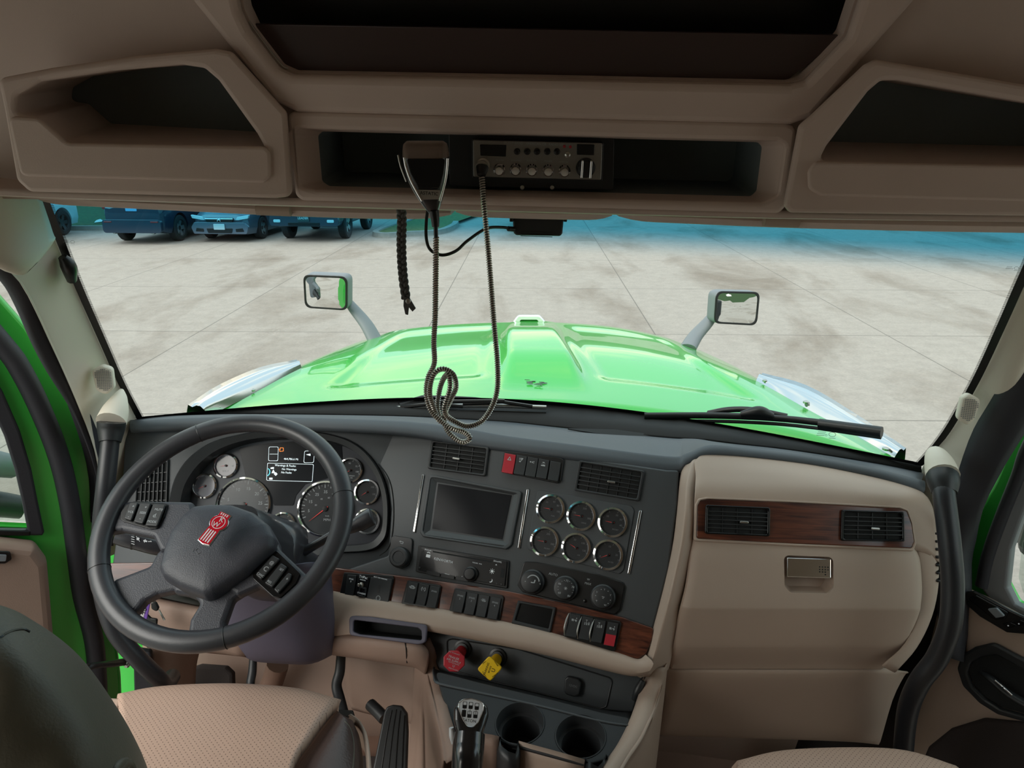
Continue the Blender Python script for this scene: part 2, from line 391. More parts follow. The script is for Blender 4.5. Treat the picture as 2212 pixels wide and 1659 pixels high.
# ================================================================= outside
GN = V(-math.sin(RHO), 0, math.cos(RHO)); GR = V(math.cos(RHO), 0, math.sin(RHO)); GH = 2.8
GO = CAM - GN*GH
GM = Matrix(((GR.x, 0, GN.x, GO.x), (GR.y, 1, GN.y, GO.y), (GR.z, 0, GN.z, GO.z), (0, 0, 0, 1)))
GI = GM.inverted()
def gl(px, py):
    d = ray(px, py); t = (GO-CAM).dot(GN)/d.dot(GN); p = GI @ (CAM+d*t); return p
def ground_mat():
    m = bpy.data.materials.new('concrete_slabs'); m.use_nodes = True; t = m.node_tree; b = t.nodes['Principled BSDF']
    b.inputs['Roughness'].default_value = .75; b.inputs['Specular IOR Level'].default_value = .3
    tcn = t.nodes.new('ShaderNodeTexCoord'); s = t.nodes.new('ShaderNodeSeparateXYZ'); t.links.new(tcn.outputs['Object'], s.inputs[0])
    def mth(op, a, v=None, v2=None):
        n = t.nodes.new('ShaderNodeMath'); n.operation = op
        if isinstance(a, (int, float)): n.inputs[0].default_value = a
        else: t.links.new(a, n.inputs[0])
        for i, x in ((1, v), (2, v2)):
            if x is None: continue
            if isinstance(x, (int, float)): n.inputs[i].default_value = x
            else: t.links.new(x, n.inputs[i])
        return n.outputs[0]
    def noise(scale, det, ro=.5, vec=None, dist=0):
        n = t.nodes.new('ShaderNodeTexNoise'); n.inputs['Scale'].default_value = scale; n.inputs['Detail'].default_value = det; n.inputs['Roughness'].default_value = ro; n.inputs['Distortion'].default_value = dist
        t.links.new(vec or tcn.outputs['Object'], n.inputs['Vector']); return n.outputs[0]
    LX = gl(1415, 722).x; DX = gl(1912, 722).x-LX
    LY = gl(1415, 722).y; DY = (gl(1300, 490).y-LY)/4
    def joint(c, off, step, w):
        f = mth('PINGPONG', mth('ADD', c, -off+step*50), step/2)      # 0 at the joint lines
        return mth('LESS_THAN', f, w)
    jx = joint(s.outputs[0], LX, DX, .009); jy = joint(s.outputs[1], LY, DY, .011)
    j = mth('MAXIMUM', jx, jy)
    mp_ = t.nodes.new('ShaderNodeMapping'); mp_.inputs['Scale'].default_value = (1.0, .42, 1); t.links.new(tcn.outputs['Object'], mp_.inputs[0])
    big = noise(.55, 5, .6, mp_.outputs[0], .4)
    fine = noise(28, 4, .7)
    # each slab a little different
    cx_ = mth('FLOOR', mth('DIVIDE', mth('ADD', s.outputs[0], -LX), DX)); cy_ = mth('FLOOR', mth('DIVIDE', mth('ADD', s.outputs[1], -LY), DY))
    cb = t.nodes.new('ShaderNodeCombineXYZ'); t.links.new(cx_, cb.inputs[0]); t.links.new(cy_, cb.inputs[1])
    wn = t.nodes.new('ShaderNodeTexWhiteNoise'); t.links.new(cb.outputs[0], wn.inputs['Vector'])
    r = t.nodes.new('ShaderNodeValToRGB'); e = r.color_ramp.elements; e[0].position = .33; e[0].color = (.205, .172, .142, 1); e[1].position = .53; e[1].color = (.325, .296, .266, 1)
    v = mth('ADD', mth('ADD', big, mth('MULTIPLY', wn.outputs[0], .10)), -.03)
    t.links.new(v, r.inputs[0])
    sc = t.nodes.new('ShaderNodeVectorMath'); sc.operation = 'SCALE'; t.links.new(r.outputs[0], sc.inputs[0])
    t.links.new(mth('ADD', mth('MULTIPLY', mth('ADD', fine, noise(5, 5, .7)), .55), .45), sc.inputs['Scale'])
    mx_ = t.nodes.new('ShaderNodeMix'); mx_.data_type = 'RGBA'; t.links.new(mth('MULTIPLY', j, .75), mx_.inputs[0]); t.links.new(sc.outputs[0], mx_.inputs[6]); mx_.inputs[7].default_value = (.11, .10, .09, 1)
    t.links.new(mx_.outputs[2], b.inputs['Base Color'])
    bp = t.nodes.new('ShaderNodeBump'); bp.inputs['Strength'].default_value = .3; bp.inputs['Distance'].default_value = .01; t.links.new(fine, bp.inputs['Height']); t.links.new(bp.outputs[0], b.inputs['Normal'])
    return m
def place(o, x, y, z=0, a=0):
    o.matrix_world = GM @ Matrix.Translation((x, y, z)) @ Matrix.Rotation(a, 4, 'Z')
def lmesh(name, vs, fs, mats, **k):
    """mesh kept in local coordinates"""
    me = bpy.data.meshes.new(name); me.from_pydata([tuple(v) for v in vs], [], fs)
    for m in (mats if isinstance(mats, (list, tuple)) else [mats]): me.materials.append(m)
    o = bpy.data.objects.new(name, me); COL.objects.link(o); return o
gr = lmesh('ground', [(-90, -60, 0), (90, -60, 0), (90, 110, 0), (-90, 110, 0)], [(0, 1, 2, 3)], ground_mat()); place(gr, 0, 0)
props(gr, kind='structure')
# grass bank behind the cars and the kerb in front of it
M_['grass'] = mat('grass', (.035, .075, .022, 1), .9, bump=('noise', 30, 1), var=.35)
M_['kerb'] = mat('kerb_concrete', (.30, .28, .25, 1), .8, var=.1)
g0 = gl(150, 497).y
kx = gl(300, 497).x; kb_ = [V(-60, g0, 0), V(-30, g0, 0), V(kx-3, g0, 0), V(kx-.6, g0+.5, 0), V(kx+.3, g0+2.0, 0), V(kx+.4, g0+7.0, 0), V(kx+1.6, g0+8.8, 0), V(kx+6, g0+9.3, 0), V(kx+13.5, g0+9.3, 0)]
kb_ = cr_pts(kb_, 5)
gv = [(p.x, p.y, .12) for p in kb_]+[(p.x, max(p.y+12, g0+20), 1.6) for p in kb_]; nk = len(kb_)
grs = lmesh('grass_bank', gv, [(i, i+1, nk+i+1, nk+i) for i in range(nk-1)], M_['grass']); place(grs, 0, 0)
props(grs, 'dark green grass bank rising behind the parked cars', 'grass', kind='stuff')
def kerb_line(name, pts, label, w=.16, h=.14, z=0):
    vs = []; fs = []
    pts = [Vector((p[0], p[1], 0)) for p in pts]
    for i, p in enumerate(pts):
        t = (pts[min(i+1, len(pts)-1)]-pts[max(i-1, 0)]).normalized(); q = Vector((-t.y, t.x, 0))
        vs += [p-q*w/2, p-q*w/2*.8+V(0, 0, h), p+q*w/2*.8+V(0, 0, h), p+q*w/2]
    for i in range(len(pts)-1):
        for k in range(3): fs.append((i*4+k, i*4+k+1, i*4+4+k+1, i*4+4+k))
    o = lmesh(name, vs, fs, M_['kerb']); place(o, 0, 0); return props(o, label, 'kerb')
kerb_line('kerb', [(p.x, p.y-.08) for p in kb_], 'long pale concrete kerb along the foot of the grass bank')
isl = [gl(px, py) for px, py in ((985, 486), (978, 494), (945, 506), (880, 510), (830, 513), (812, 508), (845, 494), (880, 484), (905, 470))]
ip = [Vector((p.x, p.y, 0)) for p in isl]; ip = cr_pts(ip, 4)
kerb_line('kerb', ip, 'rounded concrete kerb round the tip of the grass island', w=.22)
iv = [(p.x, p.y, .10) for p in ip]; far = gl(930, 462); iv += [(far.x-1.5, far.y+14, .10), (far.x+5, far.y+14, .10)]
M_['grass2'] = mat('dry_grass', (.11, .135, .04, 1), .9, bump=('noise', 30, 1), var=.3)
gi = lmesh('grass_island', iv, [tuple(range(len(iv)))], M_['grass2']); place(gi, 0, 0)
props(gi, 'pointed island of yellowish grass inside a rounded kerb', 'grass', kind='stuff')
# ---------------------------------------------------------------- parked vehicles
M_['tint'] = mat('tinted_glass', (.02, .025, .03, 1), .05, coat=.5)
M_['lamp'] = mat('head_lamp', (.75, .78, .8, 1), .12, coat=.6)
M_['tail'] = mat('tail_lamp', (.45, .02, .02, 1), .2, coat=.6)
M_['alloy'] = mat('alloy', (.6, .61, .63, 1), .3, metal=.8)
M_['blackrim'] = mat('black_rim', (.03, .03, .03, 1), .35)
def car(name, paint, label, cat, loc, ang, prof, halfw, wb, wr, rim='alloy', plate=None, front=True, extras=None):
    """prof: (y, z_low, z_belt, z_roof, width factor, roof width factor) from nose to tail; y grows away from the nose"""
    root = bpy.data.objects.new(name, None); COL.objects.link(root); WL[root.name] = V(0, 0, 0)
    props(root, label, cat, 'cars parked along the kerb')
    rows = []
    for y, zl, zb, zr, wf, rf in prof:
        w = halfw*wf; r = []
        for sx_, sgn in ((-1, -1), (1, 1)):
            pts = [(w*.55, zl), (w*.93, zl), (w, zl+.18), (w*1.0, zb-.18), (w*.96, zb), (halfw*rf, zr-.04), (halfw*rf*.75, zr)]
            if sgn < 0: pts = pts[::-1]
            r += [V(sgn*a, y, z) for a, z in pts]
        rows.append(r)
    b = len(rows[0]); vs = [p for r in rows for p in r]; fs = []; mi = []
    for j in range(len(rows)-1):
        for i in range(b):
            i2 = (i+1) % b; fs.append((j*b+i, j*b+i2, (j+1)*b+i2, (j+1)*b+i))
            glass = i in (1, 11) and (prof[j][3]-prof[j][2] > .25 or prof[j+1][3]-prof[j+1][2] > .25)
            shield = i in (0, 12, 13) and abs(prof[j][3]-prof[j+1][3]) > .25
            mi.append(1 if glass or (i == 13 and shield) or (i in (0, 12) and shield) else 0)
    fs.append(tuple(range(b))); mi.append(0); fs.append(tuple(range((len(rows)-1)*b, len(rows)*b))[::-1]); mi.append(0)
    me = bpy.data.meshes.new('body'); me.from_pydata([tuple(v) for v in vs], [], fs)
    me.materials.append(paint); me.materials.append(M_['tint'])
    me.polygons.foreach_set('material_index', mi)
    bm = bmesh.new(); bm.from_mesh(me); bmesh.ops.recalc_face_normals(bm, faces=bm.faces)
    bm.to_mesh(me); bm.free()
    body = bpy.data.objects.new('body', me); COL.objects.link(body); body.parent = root
    for p in me.polygons: p.use_smooth = True
    bv = body.modifiers.new('bevel', 'BEVEL'); bv.width = .05; bv.segments = 3; bv.limit_method = 'ANGLE'; bv.angle_limit = rad(25)
    # wheel wells cut from the body
    cm = bmesh.new()
    for yy in wb:
        for sgn in (-1, 1):
            bmesh.ops.create_cone(cm, cap_ends=True, segments=32, radius1=wr*1.17, radius2=wr*1.17, depth=.36, matrix=Matrix.Translation((sgn*(halfw-.06), yy, wr*1.02)) @ Matrix.Rotation(PI/2, 4, 'Y'))
    cme = bpy.data.meshes.new('cut'); cm.to_mesh(cme); cm.free(); cut = bpy.data.objects.new('cut', cme); COL.objects.link(cut)
    md = body.modifiers.new('wells', 'BOOLEAN'); md.operation = 'DIFFERENCE'; md.object = cut; md.solver = 'EXACT'
    bpy.context.view_layer.update()
    dg = bpy.context.evaluated_depsgraph_get(); nm = bpy.data.meshes.new_from_object(body.evaluated_get(dg))
    body.modifiers.clear(); body.data = nm; bpy.data.objects.remove(cut)
    nm.set_sharp_from_angle(angle=rad(35))
    def child(n, me_, m, par=root, loc_=(0, 0, 0), sm=True):
        me_.materials.clear(); me_.materials.append(m); o = bpy.data.objects.new(n, me_); COL.objects.link(o); o.parent = par; o.location = loc_
        if sm: me_.polygons.foreach_set('use_smooth', [True]*len(me_.polygons)); me_.set_sharp_from_angle(angle=rad(35))
        return o
    for yy in wb:
        for sgn in (-1, 1):
            x = sgn*(halfw-.115)
            def lat(prof2, n=36):
                vs2 = []; fs2 = []
                for r_, h_ in prof2:
                    for q in range(n): vs2.append((h_*sgn, r_*math.cos(2*PI*q/n), r_*math.sin(2*PI*q/n)))
                for i in range(len(prof2)-1):
                    for q in range(n): fs2.append((i*n+q, i*n+(q+1) % n, (i+1)*n+(q+1) % n, (i+1)*n+q))
                m2 = bpy.data.meshes.new('w'); m2.from_pydata(vs2, [], fs2)
                bm2 = bmesh.new(); bm2.from_mesh(m2); bmesh.ops.remove_doubles(bm2, verts=bm2.verts, dist=1e-5); bmesh.ops.recalc_face_normals(bm2, faces=bm2.faces); bm2.to_mesh(m2); bm2.free(); return m2
            w_ = child('wheel', lat([(wr*.60, .10), (wr*.66, .115), (wr*.93, .11), (wr, .08), (wr, -.08), (wr*.93, -.11), (wr*.6, -.11)]), M_['tyre'], root, (x, yy, wr))
            rm = lat([(.001, .06), (wr*.17, .065), (wr*.2, .05), (wr*.22, .02), (wr*.56, .02), (wr*.61, .09), (wr*.64, .112), (wr*.61, -.1)])
            child('hub', rm, M_['blackrim'], w_)
            sp = bmesh.new()
            for q in range(5):
                a = 2*PI*q/5+.3
                R_ = Matrix.Rotation(a, 4, 'X')
                vv = [sp.verts.new(R_ @ V(sgn*hx, sy, sz)) for hx, sy, sz in ((.055, -.05, .03), (.055, .05, .03), (.085, wr*.16, wr*.6), (.085, -wr*.16, wr*.6), (.02, -.05, .03), (.02, .05, .03), (.04, wr*.16, wr*.6), (.04, -wr*.16, wr*.6))]
                for f in ((0, 1, 2, 3), (4, 5, 6, 7), (0, 3, 7, 4), (1, 2, 6, 5)): sp.faces.new([vv[i] for i in f])
            bmesh.ops.recalc_face_normals(sp, faces=sp.faces)
            sm_ = bpy.data.meshes.new('s'); sp.to_mesh(sm_); sp.free(); child('spoke_rim', sm_, M_[rim], w_, sm=False)
    def part(n, loops, depth, m, y, sgn=-1, tilt=0, z0=0, yaw=0, x0=0):
        """a flat shape on the nose (sgn -1) or tail (sgn 1), drawn in x,z metres"""
        base = Matrix.Translation((x0, y, z0)) @ (Matrix.Rotation(PI, 4, 'Z') if sgn > 0 else Matrix()) @ Matrix.Rotation(yaw, 4, 'Z') @ Matrix.Rotation(PI/2+tilt, 4, 'X')
        return child(n, shape2d(loops, depth, min(.008, depth*.4), base), m, root, sm=False)
    if extras: extras(part, child, root)
    place(root, loc.x, loc.y, 0, ang)
    return root
PA = lambda n, c, **k: mat(n, c, .35, coat=1, crough=.04, **k)
suv_prof = [(0, .45, .70, .72, .80, .6), (.12, .28, .92, .95, .93, .7), (.9, .26, 1.03, 1.07, 1, .72), (1.25, .26, 1.06, 1.14, 1, .74), (1.9, .26, 1.08, 1.62, 1, .68), (2.6, .26, 1.10, 1.70, 1, .68), (3.7, .26, 1.12, 1.68, 1, .66), (4.25, .27, 1.12, 1.60, .99, .64), (4.5, .34, 1.08, 1.14, .95, .7), (4.6, .42, .98, 1.0, .88, .7)]
sed_prof = [(0, .38, .58, .62, .74, .55), (.10, .22, .70, .76, .90, .68), (.7, .19, .86, .92, .98, .72), (1.25, .19, .93, 1.0, 1, .76), (1.95, .19, .96, 1.38, 1, .64), (2.7, .19, .98, 1.43, 1, .64), (3.5, .19, .99, 1.30, 1, .62), (3.95, .2, .98, 1.06, .98, .72), (4.4, .24, .93, 1.02, .92, .7), (4.5, .4, .8, .82, .84, .6)]
pk_prof = [(0, .5, .95, .98, .85, .7), (.12, .42, 1.12, 1.16, .97, .8), (1.1, .40, 1.18, 1.22, 1, .8), (1.4, .40, 1.20, 1.28, 1, .78), (1.8, .40, 1.22, 1.80, 1, .72), (3.7, .40, 1.22, 1.82, 1, .72), (4.05, .42, 1.20, 1.70, .98, .72), (4.15, .5, 1.12, 1.16, .92, .8)]
def text_on(part, child, root, s, size, x, z, y, sgn, m):
    M = (Matrix.Translation((x, y, z)) @ (Matrix.Rotation(PI, 4, 'Z') if sgn > 0 else Matrix()) @ Matrix.Rotation(PI/2, 4, 'X'))
    child('lettering', textmesh(s, size, M, .002), m, root, sm=False)
def ex_suv(part, child, root):
    y = 4.6
    part('rear_bumper', [rnd(rect(0, .50, 1.66, .36), .1)], .13, M_['suvdark'], y-.02, 1)
    part('number_plate', [rnd(rect(0, .98, .32, .17), .02)], .05, M_['plate'], y-.03, 1)
    part('tailgate_strip', [rnd(rect(0, 1.12, 1.1, .05), .02)], .05, M_['black'], y-.12, 1)
    for sx_ in (-1, 1):
        part('tail_lamp', [rnd(rect(sx_*.70, 1.02, .32, .17), .05)], .1, M_['tail'], y-.14, 1)
        part('reflector', [rnd(rect(sx_*.66, .62, .22, .04), .01)], .03, M_['tail'], y+.09, 1)
        part('exhaust_tip', [circ(sx_*.55, .33, .045, 20)], .12, M_['steel'], y-.05, 1)
def ex_sed(part, child, root):
    part('front_bumper', [rnd([(-.76, .24), (.76, .24), (.82, .42), (.72, .56), (-.72, .56), (-.82, .42)], .06)], .12, M_['sedpaint'], .04, -1)
    part('lower_intake', [rnd([(-.34, .27), (.34, .27), (.38, .40), (-.38, .40)], .03)], .02, M_['black'], -.075, -1)
    part('grille', [rnd([(-.36, .56), (.36, .56), (.42, .68), (-.42, .68)], .03)], .06, M_['black'], .0, -1)
    part('grille_bar', [rnd([(-.40, .635), (.40, .635), (.41, .67), (-.41, .67)], .01)], .02, M_['chrome'], -.06, -1)
    part('badge', [[(-.055, .58), (-.03, .58), (-.02, .615), (.02, .615), (.03, .58), (.055, .58), (.045, .68), (.02, .68), (.015, .64), (-.015, .64), (-.02, .68), (-.045, .68)]], .02, M_['chrome'], -.07, -1)
    part('number_plate', [rnd(rect(0, .44, .32, .16), .02)], .02, M_['platew'], -.09, -1)
    for sx_ in (-1, 1):
        part('head_lamp', [rnd([(sx_*.44, .60), (sx_*.80, .66), (sx_*.84, .76), (sx_*.50, .70)], .02)], .1, M_['lamp'], .10, -1)
        part('fog_intake', [rnd([(sx_*.46, .30), (sx_*.70, .31), (sx_*.66, .41), (sx_*.46, .39)], .02)], .02, M_['black'], -.07, -1)
def ex_pk(part, child, root):
    y = 0
    part('bumper', [rnd([(-.95, .46), (.95, .46), (.99, .60), (.95, .78), (-.95, .78), (-.99, .60)], .06)], .16, M_['pkdark'], .04, -1)
    part('lower_grille', [rnd(rect(0, .52, .9, .09), .03)], .02, M_['black'], -.115, -1)
    part('grille', [rnd([(-.62, .80), (.62, .80), (.66, 1.06), (-.66, 1.06)], .05)], .06, M_['black'], .02, -1)
    for k in range(3): part('grille_bar', [rnd(rect(0, .86+k*.075, 1.2, .02), .008)], .02, M_['steel'], -.04, -1)
    part('number_plate', [rnd(rect(0, .66, .34, .15), .02)], .02, M_['pkplate'], -.13, -1)
    text_on(part, child, root, 'LEADER', .085, 0, .68, -.155, -1, M_['white'])
    for sx_ in (-1, 1):
        part('head_lamp', [rnd([(sx_*.66, .82), (sx_*.92, .84), (sx_*.92, 1.04), (sx_*.68, 1.06)], .03)], .08, M_['lamp'], .10, -1)
        part('fog_lamp', [rnd(rect(sx_*.76, .60, .20, .08), .03)], .02, M_['lamp'], -.115, -1)
M_['suvdark'] = PA('dark_blue_paint', (.018, .026, .05, 1)); M_['plate'] = mat('blue_white_plate', (.25, .5, .75, 1), .4); M_['platew'] = mat('white_plate', (.7, .68, .68, 1), .4)
M_['sedpaint'] = PA('grey_blue_paint', (.10, .115, .15, 1)); M_['pkdark'] = PA('navy_paint', (.022, .030, .05, 1)); M_['pkplate'] = mat('dark_plate', (.05, .07, .07, 1), .4)
M_['whitepaint'] = PA('white_paint', (.75, .77, .78, 1)); M_['arch'] = mat('arch_plastic', (.02, .02, .022, 1), .6)
def park(px1, py1, px2, py2, fn, **k):
    pass
HA = rad(-3)
# dark blue suv: rear towards the camera, rear wheels at pixels 270,521 and 384,518
a, b_ = gl(272, 522), gl(384, 518); mid = (a+b_)/2
def loc_from_rear(mid, ang, yr):
    """origin of a car whose rear axle centre stands at mid; its nose points away from the camera"""
    # local +y runs nose to tail, so the car is turned round
    A = ang+PI; return V(mid.x+math.sin(A)*yr, mid.y-math.cos(A)*yr, 0), A
l, A = loc_from_rear(mid+V(0, .1, 0), HA, 3.72)
car('suv', M_['suvdark'], 'dark blue suv with its tailgate and blue number plate towards the truck', 'car', l, A, suv_prof, .88, (.92, 3.72), .36, extras=ex_suv)
a, b_ = gl(462, 517), gl(560, 515)
def loc_from_front(mid, ang, yf): return V(mid.x+math.sin(ang)*yf, mid.y-math.cos(ang)*yf, 0), ang
mid = (gl(462, 516)+gl(560, 513))/2
l, A = loc_from_front(mid, HA, .92)
car('sedan', M_['sedpaint'], 'grey blue sedan facing the truck with a white front number plate', 'car', l, A, sed_prof, .86, (.92, 3.6), .315, extras=ex_sed)
mid = (gl(627, 516)+gl(747, 512))/2
l, A = loc_from_front(mid, HA, .98)
car('off_road_car', M_['pkdark'], 'tall navy car facing the truck with a lettered plate on its bumper', 'car', l, A, pk_prof, .95, (.98, 3.3), .41, extras=ex_pk)
p = gl(140, 507)
car('crossover', M_['whitepaint'], 'white crossover at the left edge of the windshield with black spoked wheels', 'car', V(p.x-.77, p.y+.92, 0), HA+PI, suv_prof, .90, (.92, 3.72), .37, rim='blackrim')
p = gl(826, 496)
car('crossover', M_['whitepaint'], 'white car half hidden behind the tall navy car beside the grass island', 'car', V(p.x-.55, 27.4, 0), HA, suv_prof, .88, (.92, 3.72), .40, rim='blackrim')
for px, py, lb in ((224, 475, 'white scrap of litter on the grass bank, the farther one'), (215, 485, 'white scrap of litter on the grass bank, nearest the kerb')):
    p = gl(px, 497); o = lmesh('litter', [(-.12, -.05, 0), (.13, -.04, .03), (.14, .06, .05), (.02, .09, .10), (-.10, .05, .06), (0, 0, .09)], [(0, 1, 5), (1, 2, 5), (2, 3, 5), (3, 4, 5), (4, 0, 5)], M_['platew'])
    ps_, dd = None, (CAM-CAM)
    yy = p.y+.6+(485-py)*.28; place(o, gl(px, 497).x*(yy+1)/(p.y+1), yy, .12+(yy-g0)*.09); props(o, lb, 'litter')
# ================================================================= truck bonnet
def lerp(a, b, t): return a+(b-a)*t
def resample(pts, n):
    pts = cr_pts(pts, 12); d = [0]
    for i in range(1, len(pts)): d.append(d[-1]+(pts[i]-pts[i-1]).length)
    out = []
    for k in range(n):
        t = d[-1]*k/(n-1); i = 0
        while i < len(d)-2 and d[i+1] < t: i += 1
        f = (t-d[i])/max(d[i+1]-d[i], 1e-9); out.append(pts[i].lerp(pts[i+1], f))
    return out
NR, NC = 60, 120
hc = lambda pts: [at(*p) for p in pts]
back = resample(hc([(440, 897, 1.80), (600, 893, 1.90), (800, 880, 1.98), (1000, 868, 2.03), (1143, 865, 2.05), (1300, 873, 2.03), (1500, 897, 1.95), (1730, 934, 1.84), (1955, 1003, 1.70)]), NC)
front = resample(hc([(798, 731, 3.12), (860, 713, 3.20), (965, 702, 3.30), (1060, 697, 3.34), (1143, 696, 3.36), (1230, 698, 3.34), (1330, 707, 3.30), (1430, 727, 3.22), (1498, 751, 3.10)]), NC)
lft = resample(hc([(440, 897, 1.80), (550, 845, 2.08), (658, 794, 2.42), (730, 760, 2.76), (798, 731, 3.12)]), NR)
rgt = resample(hc([(1955, 1003, 1.70), (1800, 915, 2.0), (1630, 822, 2.40), (1565, 785, 2.74), (1498, 751, 3.10)]), NR)
def sstep(a, b, x):
    t = max(0, min(1, (x-a)/(b-a))); return t*t*(3-2*t)
hood = thing('bonnet', (back[60]+front[60])/2, 'glossy bright green truck bonnet with a raised centre ridge, beyond the windshield', 'bonnet')
rows = []
for j in range(NR):
    t = j/(NR-1); r = []
    for i in range(NC):
        s = i/(NC-1)
        p = lft[j].lerp(rgt[j], s) + back[i].lerp(front[i], t) - (lft[0].lerp(rgt[0], s).lerp(lft[-1].lerp(rgt[-1], s), t))
        q = abs(2*s-1.0); ef = 1-sstep(.50, .97, t)
        rw = .135-.02*t
        z = .045*(1-sstep(rw-.022, rw+.03, q))*sstep(.06, .30, t)*(.12+.88*ef)          # ridge
        z -= .012*sstep(rw+.05, rw+.12, q)*(1-sstep(.70, .76, q))*sstep(.17, .22, t)*(1-sstep(.80, .95, t))   # sunk side fields
        z += .022*math.sin(PI*t)*(1-q*q*.7)
        z -= .05*sstep(.9, 1, q)**2*0
        r.append(p+V(0, 0, z))
    rows.append(r)
# roll the sides and the nose down
for r in rows:
    l0, r0 = r[0], r[-1]
    r[:0] = [l0+V(-.20, 0, -.42), l0+V(-.17, 0, -.22), l0+V(-.10, 0, -.07), l0+V(-.035, 0, -.012)]
    r += [r0+V(.035, 0, -.012), r0+V(.10, 0, -.07), r0+V(.17, 0, -.22), r0+V(.20, 0, -.42)]
rows[:0] = [[p+V(0, -.07, -.07) for p in rows[0]], [p+V(0, -.05, -.028) for p in rows[0]]]
last = rows[-1]
for dy, dz in ((.05, -.012), (.12, -.06), (.17, -.18), (.20, -.5)): rows.append([p+V(0, dy, dz) for p in last])
hpan = loft('hood_panel', rows, M_['green'], hood, nu=1, nv=1)
# chrome edged ornament at the nose
F = Frame(at(1143, 690, 3.40), (0, -1, .12), (1, 0, 0))
o1 = pp(F, [(1103, 700), (1119, 679), (1166, 679), (1184, 700)], .02); o2 = pp(F, [(1112, 701), (1124, 685), (1161, 685), (1175, 701)], .015)
plate('ornament_frame', F, [o1, o2], mat('pale_chrome', (.9, .92, .93, 1), .15, metal=.4), hood, t=.05, bev=.006)
plate('ornament_insert', F.up(.015), pp(F, [(1113, 702), (1125, 687), (1160, 687), (1173, 702)], .012), M_['greenin'], hood, t=.01)
# side intakes with bright trim, left and right
M_['intake'] = mat('intake_chrome', (.62, .64, .66, 1), .12, metal=1)
def intake(inner, outer, nm):
    a = [at(*p) for p in inner]; b = [at(*p) for p in outer]
    rows = [[x.lerp(y, k)+V(0, 0, .03*math.sin(PI*k)) for x, y in zip(a, b)] for k in (0, .35, .7, 1)]
    rows.append([y+V(.0, 0, -.3) for y in b])
    return loft(nm, rows, M_['intake'], hood, nu=4, nv=2)
intake([(452, 898, 1.785), (530, 860, 1.99), (600, 826, 2.2), (652, 797, 2.38)], [(402, 899, 1.72), (470, 851, 1.93), (560, 811, 2.18), (640, 795, 2.40)], 'side_trim')
intake([(1632, 826, 2.36), (1730, 880, 2.12), (1830, 935, 1.93), (1930, 992, 1.75)], [(1646, 824, 2.40), (1740, 848, 2.25), (1850, 915, 2.0), (1955, 992, 1.74)], 'side_trim')
for pts in (((1652, 829, 2.33), (1740, 876, 2.12), (1912, 978, 1.78)), ((470, 888, 1.85), (545, 850, 2.05))):
    for p in pts:
        q = at(*p); lathe('screw', Matrix.Translation(q+V(0, 0, .012)), [(.009, -.004), (.009, .001), (.005, .003), (0, .0035)], M_['steel'], hood, n=14)
# worn black decal marks
F = Frame(hit(hpan, 1148, 824, .004), (0, .02, 1), (1, 0, 0))
random.seed(3); ml = []
for k in range(26):
    u = random.uniform(-.035, .035); v = random.uniform(-.03, .05) - u*.5; w = random.uniform(.008, .022); hh = random.uniform(.002, .006)
    ml.append([(u, v), (u+w, v-hh*.3), (u+w*.8, v+hh), (u+w*.1, v+hh*.7)])
mk_ = marks('worn_decal', F, ml, M_['black'], hood, h=0, t=.001)
# cowl between bonnet and glass
cr0 = [p+V(0, .02, -.03) for p in back[::12]+[back[-1]]]
cr1 = [V(p.x*.99, p.y-.14 - .13*(1-abs(p.x)), p.z-.06) for p in cr0]
cowl = loft('cowl', [cr0, cr1, [p+V(0, -.08, -.02) for p in cr1]], M_['cavity'], None, nu=2, nv=1, solid=.01)
props(cowl, 'black ventilated cowl panel between the green bonnet and the windshield', 'cowl')
# ---------------------------------------------------------------- bonnet mirrors
def hood_mirror(px_center, corners, arm, arm2, label, y, refl):
    c = at(*px_center, y)
    rt = thing('hood_mirror', c, label, 'mirror', 'convex mirrors on the bonnet corners')
    nrm = (Vector(refl).normalized()-(c-CAM).normalized()).normalized()
    F = Frame(c, nrm, (1, 0, 0)); pts = [F.uv(*q) for q in corners]
    o_ = rnd(pts, .03, 6); cx = sum(p[0] for p in pts)/4; cy = sum(p[1] for p in pts)/4
    i_ = [(cx+(a-cx)*.90, cy+(b-cy)*.88) for a, b in o_]
    plate('housing', F.up(-.07), o_, M_['greyout'], rt, t=.075, bev=.018)
    plate('rim', F.up(.004), [o_, i_], M_['black'], rt, t=.005, bev=.002)
    # curved glass
    rows = []
    us = [min(a for a, b in i_), max(a for a, b in i_)]; vs_ = [min(b for a, b in i_), max(b for a, b in i_)]
    bm = bmesh.new(); n = 14
    vv = [bm.verts.new(F.W(cx, cy, .012))]; rings = [vv*len(i_)]
    for k in range(1, 7):
        f = k/6; rings.append([bm.verts.new(F.W(cx+(a-cx)*f, cy+(b-cy)*f, .012 - ((a-cx)**2+(b-cy)**2)*f*f/(2*1.0))) for a, b in i_])
    m_ = len(i_)
    for k in range(1, 7):
        for q in range(m_):
            if k == 1: bm.faces.new((vv[0], rings[1][q], rings[1][(q+1) % m_]))
            else: bm.faces.new((rings[k-1][q], rings[k][q], rings[k][(q+1) % m_], rings[k-1][(q+1) % m_]))
    bmesh.ops.recalc_face_normals(bm, faces=bm.faces)
    me = bpy.data.meshes.new('glass'); bm.to_mesh(me); bm.free()
    if me.polygons[0].normal.dot(nrm) < 0: me.flip_normals()
    finish('glass', me, M_['mirror'], rt)
    P = [at(*q) for q in arm]
    tube('arm', P, arm2, M_['greyout'], rt, n=14, flat=.6)
